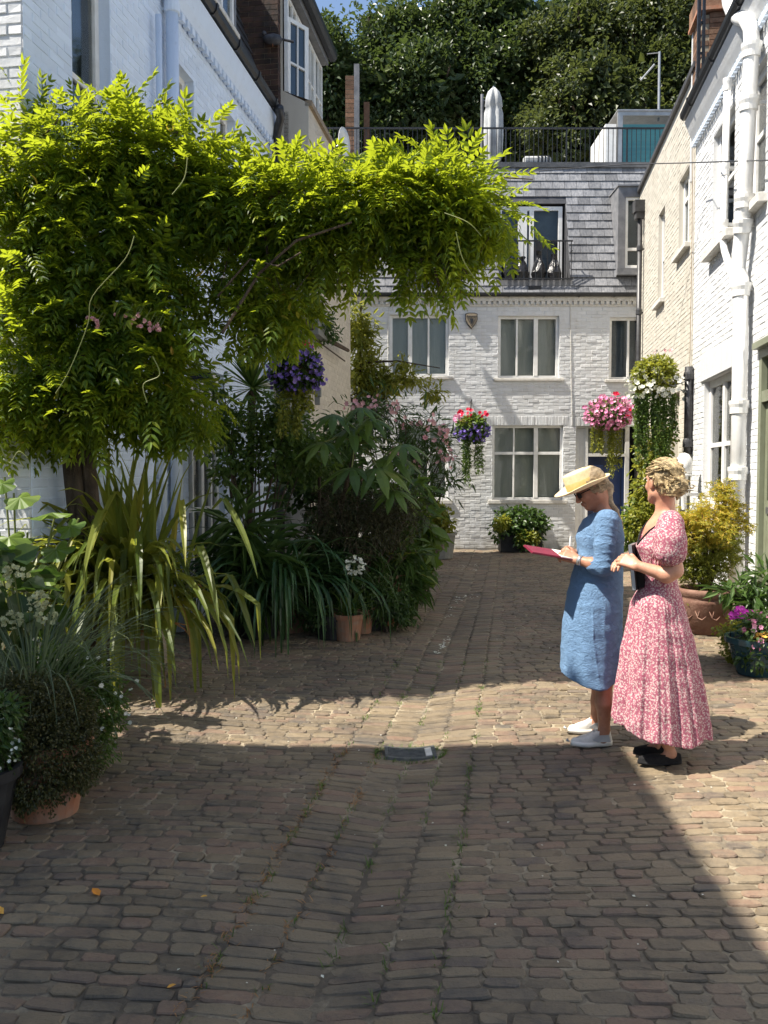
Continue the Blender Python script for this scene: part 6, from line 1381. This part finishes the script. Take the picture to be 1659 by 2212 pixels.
# --- woman in the blue dress
Yh = 5.11; hp = P(1290, 1600, Yh); hz = gh(hp.x, Yh); H0 = Vector((hp.x, Yh, hz))
H = lambda x, y, d=0.: tuple(P(x, y, Yh+d)-H0)
wh = root('person', tuple(H0), 0, 'woman in a blue linen dress and straw hat drawing in a sketchbook', 'person')
TH = frame(H(1275, 1053, 0), (-math.cos(.5), -.08, -math.sin(.5)))
pr_ = head_prims(TH)
pr_ += [('c', H(1306, 1112), tp(TH, (-.035, 0, -.05)), .056, .05, .03), ('c', H(1310, 1125, -.13), H(1310, 1125, .13), .055, .055, .05), ('e', H(1303, 1165), (.095, .13, .14), .04, None), ('e', H(1298, 1245), (.085, .12, .15), .05, None), ('e', H(1296, 1320), (.1, .14, .14), .05, None), ('e', H(1278, 1172, -.06), (.04, .04, .04), .03, None), ('e', H(1278, 1172, .06), (.04, .04, .04), .03, None)]
c_ = lambda a, b, ra, rb, k=.02: ('c', a, b, ra, rb, k)
wN, wF = H(1247, 1209, -.14), H(1246, 1196, .02)
pr_ += [c_(H(1310, 1128, -.16), H(1303, 1222, -.22), .045, .038), c_(H(1303, 1222, -.22), H(1280, 1218, -.19), .039, .036), c_(H(1280, 1218, -.19), wN, .036, .024)]
pr_ += [c_(H(1306, 1128, .16), H(1290, 1215, .2), .045, .038), c_(H(1290, 1215, .2), wF, .037, .023)]
pr_ += [c_(H(1308, 1340, -.09), H(1304, 1470, -.12), .085, .055, .03), c_(H(1304, 1470, -.12), H(1305, 1518, -.125), .05, .05), c_(H(1305, 1518, -.125), H(1305, 1575, -.12), .05, .031), c_(H(1305, 1575, -.12), H(1300, 1596, -.12), .032, .035)]
pr_ += [c_(H(1302, 1340, .09), H(1296, 1470, .11), .085, .055, .03), c_(H(1296, 1470, .11), H(1294, 1515, .115), .05, .048), c_(H(1294, 1515, .115), H(1286, 1562, .13), .048, .031), c_(H(1286, 1562, .13), H(1280, 1578, .13), .032, .035)]
pr_ += hand_prims(frame(wN, (Vector(H(1210, 1196, -.1))-Vector(wN)), (-.25, -.75, .6)), -1, (.5, .9, .6), (.6, .5, .2))
pr_ += hand_prims(frame(wF, (Vector(H(1226, 1187, -.03))-Vector(wF)), (-.1, -.5, .8)), 1, (.9, 1.0, .5), (.6, .2, -.3))
npobj('body', *sdf(pr_, (-.45, -.36, -.02), (.25, .36, 1.68), .005), 'skind', wh, world=False, smooth=True)
ys = [1108, 1122, 1140, 1160, 1185, 1210, 1250, 1300, 1350, 1400, 1450, 1490]; xl = [1282, 1262, 1252, 1245, 1247, 1245, 1234, 1225, 1218, 1213, 1211, 1214]; xr = [1325, 1338, 1343, 1346, 1346, 1345, 1345, 1343, 1342, 1340, 1337, 1334]; ry = [.09, .15, .165, .165, .15, .145, .17, .2, .215, .22, .225, .225]
zz = [H(1290, y)[2] for y in ys]; cxf = interp(zz, [H((a+b)/2, y)[0] for a, b, y in zip(xl, xr, ys)]); rxf = interp(zz, [(b-a)/2*mu(Yh) for a, b in zip(xl, xr)]); ryf = interp(zz, ry); zt, zb = zz[0], .375
wvv = wav(3, 10, 14, 38, (1, 1, .5)); wv3 = wav(4, 12, 40, 110)
def dressfn(X, Y, Z):
    Zc = np.clip(Z, zz[-1], zt); cx, rx, r2 = cxf(Zc), rxf(Zc), ryf(Zc); dx, dy = (X-cx)/rx, Y/r2; th = np.arctan2(dy, dx); dn = np.clip((1.0-Z)/.9, 0, 1)
    rr = np.sqrt(dx*dx+dy*dy)/(1+dn*(.04*np.cos(5*th+1.3+1.5*Z)+.03*np.cos(9*th+.4-2*Z)+.02*np.cos(2*th))); d = (rr-1)*np.minimum(rx, r2)
    hem = zb+.02*np.cos(th*2+.5)+.035*np.clip(-dx, 0, 1); return np.maximum(d, np.maximum(Z-zt-.0, hem-Z))
def dpost(D, X, Y, Z): return D+.0028*wvv(X, Y, Z)+.0012*wv3(X, Y, Z)-.004*(1-np.abs(np.sin(wvv(X, Y, Z)*1.6+X*22+Z*9)))**4*(Z < 1.0)-.004*(1-np.abs(np.sin(Z*70+2*wvv(X, Y, Z))))**3*(Y < -.15)*(Z > .95)
dp_ = [('f', dressfn, (-.4, -.35, .0), (.3, .35, 1.6), 0), ('c', H(1311, 1126, -.13), H(1311, 1126, .13), .072, .072, .03), c_(H(1312, 1128, -.17), H(1306, 1180, -.2), .066, .06, .025), c_(H(1306, 1180, -.2), H(1304, 1224, -.215), .06, .056, .02), c_(H(1304, 1224, -.215), H(1284, 1221, -.19), .056, .05, .012),
      c_(H(1308, 1128, .17), H(1300, 1180, .19), .066, .06, .025), c_(H(1300, 1180, .19), H(1290, 1216, .2), .06, .055, .02), c_(H(1290, 1216, .2), H(1275, 1208, .15), .055, .048, .012)]
npobj('dress', *sdf(dp_, (-.36, -.36, .25), (.3, .36, 1.45), .006, dpost), 'linen', wh, world=False, smooth=True)
MB().box(-.05, .05, -.001, .001, -.05, .05)
# hair, braid, hat, glasses, watch
Rh = rot3(TH); hr = [('e', tp(TH, (-.022, 0, .02)), (.094, .083, .1), 0, Rh), c_(tp(TH, (-.08, 0, -.02)), tp(TH, (-.1, 0, -.06)), .035, .028)]
bd = [tp(TH, (-.1, 0, -.055)), H(1316, 1088, -.02), H(1328, 1105, -.03), H(1340, 1130, -.04), H(1346, 1160, -.04)]
for a, b, r0, r1 in zip(bd, bd[1:], (.028, .022, .019, .016), (.022, .019, .016, .009)): hr.append(c_(a, b, r0, r1, .01))
wvh = wav(5, 8, 120, 260); wvl = wav(6, 6, 30, 60)
hb = [v for v in sdf(hr, (-.15, -.12, 1.05), (.22, .12, 1.68), .0045, lambda D, X, Y, Z: D+.002*wvh(X, Y, Z)+.003*wvl(X, Y, Z))]
keep = (np.array(TH.inverted())[:3, :3] @ (hb[0].T-np.array(TH.translation)[:, None])).T
mk_ = (keep[:, 0] < .025)|(keep[:, 2] > .07); F = hb[1][mk_[hb[1]].all(1)]; npobj('hair', hb[0], F, 'hairg', wh, world=False, smooth=True)
m = MB(); r = random.Random(9)
for i in range(60):
    sd = r.choice([-1, 1]); z0 = r.uniform(-.03, .05); p = [(.03-.0*i, sd*.078, z0+.01), (-.02, sd*(.088+r.uniform(0, .004)), z0-.005), (-.07, sd*.07, -.02+z0*.5), (-.1, sd*r.uniform(.0, .02), -.045), (-.1-r.uniform(0, .02), 0, -.09)]
    m.tube([tp(TH, (x+r.uniform(-.004, .004), y, z+r.uniform(-.006, .006))) for x, y, z in p], [.0022, .0024, .0024, .002, .001], 4)
m.build('loose_hair', 'hairg', wh, 'stuff')
HT_ = frame(H(1259, 1052), (-math.cos(.41), -.05, -math.sin(.41)), (0, 0, 1))
def tmb(m, T, f=None): m.v = [tp(T, f(v) if f else v) for v in m.v]; return m
brim = MB().lathe([(.084, .0), (.12, -.004), (.166, .004), (.175, .011), (.171, .015), (.12, .004), (.084, .008)], 40, sx=1.02, sy=.93)
ht = tmb(brim, HT_, lambda v: (v[0], v[1], v[2]+1.2*max(0, abs(v[1])-.08)**2*8*.25)).build('hat', 'straw', wh, smooth=True)
cw_ = tmb(MB().lathe([(.088, .0), (.087, .094), (.083, .102), (.06, .105), (.02, .103), (.0001, .102)], 32, sx=1.08, sy=.92), HT_).build('crown', 'straw', ht, smooth=True)
tmb(MB().lathe([(.0892, .004), (.0905, .008), (.0895, .048), (.0885, .05)], 32, sx=1.08, sy=.92), HT_).build('ribbon', 'band', ht, smooth=True)
tmb(MB().tube([(-.035, -.088, .028), (-.055, -.094, .045), (-.075, -.086, .04), (-.04, -.09, .027), (-.02, -.094, .042), (-.0, -.092, .034), (-.035, -.09, .026)], .007, 6), HT_).build('bow', 'band', ht, smooth=True)
gl = MB(); 
for s in (1, -1): gl.prism([(.096, s*.012, .012), (.088, s*.06, .014), (.086, s*.06, -.02), (.094, s*.016, -.024)], None, (.004, 0, 0)).tube([(.087, s*.06, .006), (.03, s*.073, .004), (-.02, s*.08, -.002)], .0035, 5)
tmb(gl, TH).build('sunglasses', 'suede', wh)
tmb(MB().tube([(-.03, -.0, -.0), (0, 0, 0)], .001, 3), TH)
wt = Vector(wN).lerp(Vector(H(1280, 1218, -.19)), .18); wd = (Vector(H(1280, 1218, -.19))-Vector(wN)).normalized()
MB().tube([wt-wd*.012, wt+wd*.012], .031, 14).build('watch', 'silver', wh, smooth=True)
nk = Vector(H(1305, 1107)); m = MB(); m.tube([nk+Vector((.058*math.cos(t)-.005, .058*math.sin(t), .012+.012*math.cos(t))) for t in np.linspace(0, 6.28, 20)], .002, 4).build('necklace', 'silver', wh)
def foot(o, heel, toe, kind, mats, names=None):
    a, b = Vector(heel), Vector(toe); a.z = b.z = 0; z = gh(o.location.x+a.x, o.location.y+a.y)-o.location.z+.004; T = frame((a.x, a.y, z), b-a); return shoe(o, T, (b-a).length, *mats, kind), T
for hx, tx_, y, d in ((1323, 1232, 1600, -.12), (1292, 1238, 1570, .13)):
    k = .27/((H(hx, y, d)[0]-H(tx_, y, d)[0])) if d > 0 else 1
    hh = Vector(H(hx, y, d)); tt_ = Vector(H(tx_, y, d)) if d < 0 else hh+Vector((-.25, 0, 0)); s_, T = foot(wh, hh+Vector((.0, 0, 0)) if d < 0 else hh+Vector((.06, 0, 0)), tt_ if d < 0 else tt_+Vector((.06, 0, 0)), 'trainer', ('trainer', 'paper'))
    m = MB()
    for i in range(5): m.tube([tp(T, (.1+.018*i, -.022, .082-.009*i)), tp(T, (.105+.018*i, 0, .092-.0105*i)), tp(T, (.1+.018*i, .022, .082-.009*i))], .0035, 5)
    m.build('laces', 'paper', s_)
    for sg in (-1, 1): MB().prism([tp(T, (x_, sg*y_, z_)) for x_, y_, z_ in ((.02, .033, .03), (.1, .044, .03), (.13, .046, .045), (.09, .04, .07), (.03, .03, .07))], None, tuple((T.to_3x3() @ Vector((0, sg*.003, 0))))).build('side_panel', 'canvas', s_)
    MB().tube([tp(T, (.262, -.02, .03)), tp(T, (.272, 0, .03)), tp(T, (.262, .02, .03))], .006, 5).build('toe_bumper', 'canvas', s_, smooth=True)
# sketchbook and pen (held things stay top level)
sc0 = P(1201, 1196, Yh-.04); sk = root('sketchbook', tuple(sc0), 0, 'open maroon sketchbook held flat in the hands of the woman in blue', 'sketchbook')
sk.rotation_euler = (math.radians(6), math.radians(9.5), math.radians(4)); MW[sk] = Matrix.Translation(sc0) @ sk.rotation_euler.to_matrix().to_4x4()
MB().box(-.175, .175, -.12, .12, -.004, .001).build('cover', 'book', sk); MB().box(-.17, .0, -.115, .115, .001, .006).build('page_block', 'book', sk); MB().box(.002, .17, -.115, .115, .001, .007).build('page', 'paper', sk)
pn = Vector(H(1231, 1190, -.03))+H0; pe = root('pen', tuple(pn), 0, 'white pen upright in the drawing hand', 'pen'); MB().tube([(-.005, 0, -.02), (0, 0, 0), (.003, 0, .075), (.004, 0, .09)], [.002, .006, .006, .004], 8).build('barrel', 'paper', pe)
# --- woman in the floral dress
Yb = 4.70; bp_ = P(1425, 1640, Yb); B0 = Vector((bp_.x, Yb, gh(bp_.x, Yb))); Bq = lambda x, y, d=0.: tuple(P(x, y, Yb+d)-B0)
wb2 = root('person', tuple(B0), 0, 'woman with curly pinned up blonde hair in a long pink floral dress', 'person')
TB = frame(Bq(1430, 1041), (-.36, .93, .03)); q_ = head_prims(TB)
wN, wF = Bq(1376, 1222, -.12), Bq(1362, 1210, .02)
q_ += [c_(Bq(1437, 1112), tp(TB, (-.03, 0, -.06)), .054, .05, .03), c_(Bq(1445, 1130, -.13), Bq(1445, 1130, .13), .052, .052, .05), ('e', Bq(1430, 1165), (.102, .135, .14), .04, None), ('e', Bq(1425, 1240), (.075, .11, .14), .05, None), ('e', Bq(1425, 1310), (.1, .14, .13), .05, None)]
q_ += [c_(Bq(1450, 1132, -.16), Bq(1458, 1232, -.19), .047, .04), c_(Bq(1458, 1232, -.19), Bq(1440, 1242, -.18), .042, .042), c_(Bq(1440, 1242, -.18), wN, .041, .026), c_(Bq(1445, 1132, .16), Bq(1440, 1230, .2), .046, .038), c_(Bq(1440, 1230, .2), wF, .038, .025)]
q_ += [c_(Bq(1425, 1330, -.08), Bq(1430, 1480, -.1), .085, .055, .03), c_(Bq(1430, 1480, -.1), Bq(1440, 1600, -.09), .055, .034), c_(Bq(1440, 1600, -.09), Bq(1450, 1628, -.09), .033, .026), c_(Bq(1450, 1628, -.09), Bq(1425, 1638, -.09), .024, .018), c_(Bq(1420, 1330, .08), Bq(1422, 1480, .09), .085, .055, .03), c_(Bq(1422, 1480, .09), Bq(1418, 1590, .08), .055, .034), c_(Bq(1418, 1590, .08), Bq(1416, 1612, .07), .033, .026), c_(Bq(1416, 1612, .07), Bq(1395, 1620, .07), .024, .018)]
q_ += hand_prims(frame(wN, Vector(Bq(1345, 1208, -.07))-Vector(wN), (-.1, -.85, .45)), -1, (.55, .6, .5), (.7, .45, -.1), .98)
q_ += hand_prims(frame(wF, Vector(Bq(1335, 1214, -.03))-Vector(wF), (-.7, -.4, .5)), 1, (.35, .45, .3), (.6, .4, -.1), .98)
npobj('body', *sdf(q_, (-.36, -.34, -.02), (.22, .36, 1.68), .005), 'skin', wb2, world=False, smooth=True)
ys = [1112, 1125, 1145, 1180, 1215, 1247, 1262, 1302, 1404, 1506, 1560, 1612]; xl = [1425, 1405, 1390, 1376, 1383, 1389, 1386, 1366, 1346, 1331, 1324, 1320]; xr = [1458, 1468, 1474, 1474, 1466, 1460, 1462, 1472, 1500, 1520, 1529, 1535]; ry = [.08, .14, .155, .155, .14, .13, .135, .17, .215, .25, .265, .28]
zz2 = [Bq(1425, y)[2] for y in ys]; cx2 = interp(zz2, [Bq((a+b)/2, y)[0] for a, b, y in zip(xl, xr, ys)]); rx2 = interp(zz2, [(b-a)/2*mu(Yb) for a, b in zip(xl, xr)]); ry2 = interp(zz2, ry); zt2 = zz2[0]; zb2 = .175; zV = Bq(1400, 1178)[2]; zw2 = zz2[5]
def dress2(X, Y, Z):
    Zc = np.clip(Z, zz2[-1], zt2); cx, rx, r2 = cx2(Zc), rx2(Zc), ry2(Zc); dx, dy = (X-cx)/rx, Y/r2; th = np.arctan2(dy, dx); dn = np.clip((zw2-Z)/1.0, 0, 1); g = np.clip((zw2+.02-Z)/.1, 0, 1)
    fold = g*(.012*np.cos(46*th+2*np.sin(3*th))+dn**.7*(.045*np.cos(11*th+1.5*np.sin(2*th)+1.2*dn)+.03*np.cos(19*th+.8-dn)+.02*np.cos(4*th+2)))+np.where(Z > zw2, .012*np.cos(40*th)*np.clip((zw2+.22-Z)/.2, 0, 1), 0)
    d = (np.sqrt(dx*dx+dy*dy)/(1+fold)-1)*np.minimum(rx, r2); hem = zb2+.06*np.clip(-dx-.2, 0, 1)+.01*np.cos(7*th)+.02*np.clip(dy, -1, 1); d = np.maximum(d, np.maximum(Z-zt2, hem-Z)); return np.maximum(d, np.minimum(Z-zV-1.2*np.abs(Y), cx-X))
wv2 = wav(13, 10, 30, 80)
def post2(D, X, Y, Z):
    v = (X-Bq(1400, 1120)[0])+0*Y; return D+.002*wv2(X, Y, Z)+.0045*np.sin(150*np.arctan2(Y+.19, X-.06))*(np.abs(Z-Bq(1440, 1206)[2]) < .03)*(Y < -.1)
ep = [('f', dress2, (-.45, -.45, 0), (.42, .45, 1.6), 0), c_(Bq(1448, 1128, -.12), Bq(1448, 1128, .12), .066, .066, .03), c_(Bq(1451, 1130, -.165), Bq(1448, 1165, -.19), .065, .082, .02), c_(Bq(1448, 1165, -.19), Bq(1447, 1190, -.195), .083, .086, .02), c_(Bq(1447, 1190, -.195), Bq(1450, 1200, -.19), .084, .06, .005), c_(Bq(1446, 1130, .165), Bq(1442, 1190, .19), .065, .085, .02)]
npobj('dress', *sdf(ep, (-.36, -.42, .05), (.4, .42, 1.45), .006, post2), 'floral', wb2, world=False, smooth=True)
def vpt(y_):
    z_ = zV+1.2*abs(y_)+.004; i_ = lambda v: float(np.interp(z_, zz2[::-1], v[::-1]))
    cx = i_([Bq((a+b)/2, y)[0] for a, b, y in zip(xl, xr, ys)]); rx = i_([(b-a)/2*mu(Yb) for a, b in zip(xl, xr)]); r2 = i_(ry); return (cx-rx*math.sqrt(max(.05, 1-min(.95, (y_/r2)**2)))-.001, y_, z_)
MB().tube([Bq(1456, 1103, .0), Bq(1449, 1104, -.07)]+[vpt(v) for v in np.linspace(-.12, .12, 15)]+[Bq(1449, 1104, .07), Bq(1456, 1103, .0)], .005, 6).build('neck_trim', 'suede', wb2, smooth=True)
Rb = rot3(TB); hr = [('e', tp(TB, (-.022, 0, .035)), (.1, .086, .098), 0, Rb), ('e', tp(TB, (-.055, 0, -.02)), (.068, .072, .065), .02, Rb), ('e', tp(TB, (-.14, .0, -.015)), (.042, .05, .05), .012, Rb), ('e', tp(TB, (-.12, .03, -.045)), (.03, .035, .035), .01, Rb), ('e', tp(TB, (-.125, -.03, .0)), (.03, .03, .035), .01, Rb)]
r = random.Random(3)
for i in range(46):
    a = Vector((-.135+r.uniform(-.03, .03), r.uniform(-.05, .05), -.02+r.uniform(-.05, .05))) if i % 2 else Vector((r.uniform(-.1, .03), r.choice([-1, 1])*r.uniform(.05, .085), r.uniform(-.04, .11)))
    p0 = a
    for q in range(3): p1 = p0+Vector((r.uniform(-.018, .012), r.uniform(-.015, .015), r.uniform(-.018, .018))); hr.append(c_(tp(TB, p0), tp(TB, p1), .0055, .0045, .002)); p0 = p1
wv4 = wav(15, 10, 90, 190)
hb = sdf(hr, (-.2, -.2, 1.35), (.25, .16, 1.72), .004, lambda D, X, Y, Z: D+.0035*wv4(X, Y, Z))
keep = (np.array(TB.inverted())[:3, :3] @ (hb[0].T-np.array(TB.translation)[:, None])).T
ear = (np.abs(keep[:, 1]) > .045)&(keep[:, 0] > -.03)&(keep[:, 0] < .03)&(keep[:, 2] < .025)
mk_ = ((keep[:, 0] < .018+.25*np.clip(keep[:, 2], 0, .3)) | (keep[:, 2] > .085)) & ~ear; npobj('hair', hb[0], hb[1][mk_[hb[1]].all(1)], 'hair', wb2, world=False, smooth=True)
m = MB(); r = random.Random(8)
for i in range(150):
    th0 = r.uniform(-1.5, 1.5); wv_ = r.uniform(0, 6); pts = []
    for k in range(9):
        t = k/8; a = math.radians(62+120*t); rad = r.uniform(1.0, 1.02)+.03*math.sin(t*9+wv_); sp = math.cos(t*1.35)
        x = -.022+.1*math.cos(a)*rad; h_ = .098*math.sin(a)*rad; yy = math.sin(th0*sp)*.088*rad*max(0, math.sin(a))**.3; z_ = .035+h_*math.cos(th0*sp)*1.0
        if t > .75: q = (t-.75)/.25; x, yy, z_ = x*(1-q)-.14*q, yy*(1-q), z_*(1-q)-.01*q
        pts.append(tp(TB, (x+.004*math.sin(20*t+wv_), yy+.005*math.sin(15*t+2*wv_), z_)))
    m.tube(pts, [.0026]*8+[.001], 4)
for i in range(90):
    c0 = Vector((-.14+r.gauss(0, .022), r.gauss(0, .028), -.02+r.gauss(0, .028))); ax_ = r.uniform(0, 6.3); R0 = r.uniform(.008, .016)
    m.tube([tp(TB, c0+Vector((math.cos(ax_)*.02*(k/7-.5)+R0*math.cos(k), R0*math.sin(k), math.sin(ax_)*.02*(k/7-.5)))) for k in range(8)], .0024, 4)
m.build('curls', 'hair', wb2, 'stuff')
for s in (1, -1): MB().lathe([(.0001, -.009), (.008, -.004), (.009, 0), (.008, .004), (.0001, .009)], 10, tp(TB, (.079, s*.031, .004))).build('eye', 'paper', wb2, smooth=True); MB().lathe([(.0001, -.004), (.004, 0), (.0001, .004)], 8, tp(TB, (.0865, s*.031, .004))).build('iris', 'suede', wb2, smooth=True)
for hx, tx_, y, d in ((1473, 1379, 1650, -.09), (1440, 1367, 1632, .07)):
    hh = Vector(Bq(hx, y, d)); tt_ = Vector(Bq(tx_, y, d)); tt_ = hh+(tt_-hh).normalized()*.245; off = Vector(Bq(tx_, y, d))-tt_ if d > 0 else Vector((0, 0, 0)); foot(wb2, hh+off, tt_+off, 'slipper', ('suede', 'suede'))
nb = P(1371, 1222, Yb+.02); no = root('notebook', tuple(nb), 0, 'black notebook with a pale edge tucked under the arm of the woman in pink', 'notebook')
no.rotation_euler = (0, math.radians(-6), math.radians(-25)); MB().box(-.012, .012, -.09, .09, -.13, .12).build('cover', 'suede', no, bevel=.003); MB().box(-.009, .009, -.094, .086, -.126, .123).build('page_block', 'silver', no); MB().box(.012, .05, -.05, .07, -.12, .0).build('flap', 'suede', no, bevel=.004)
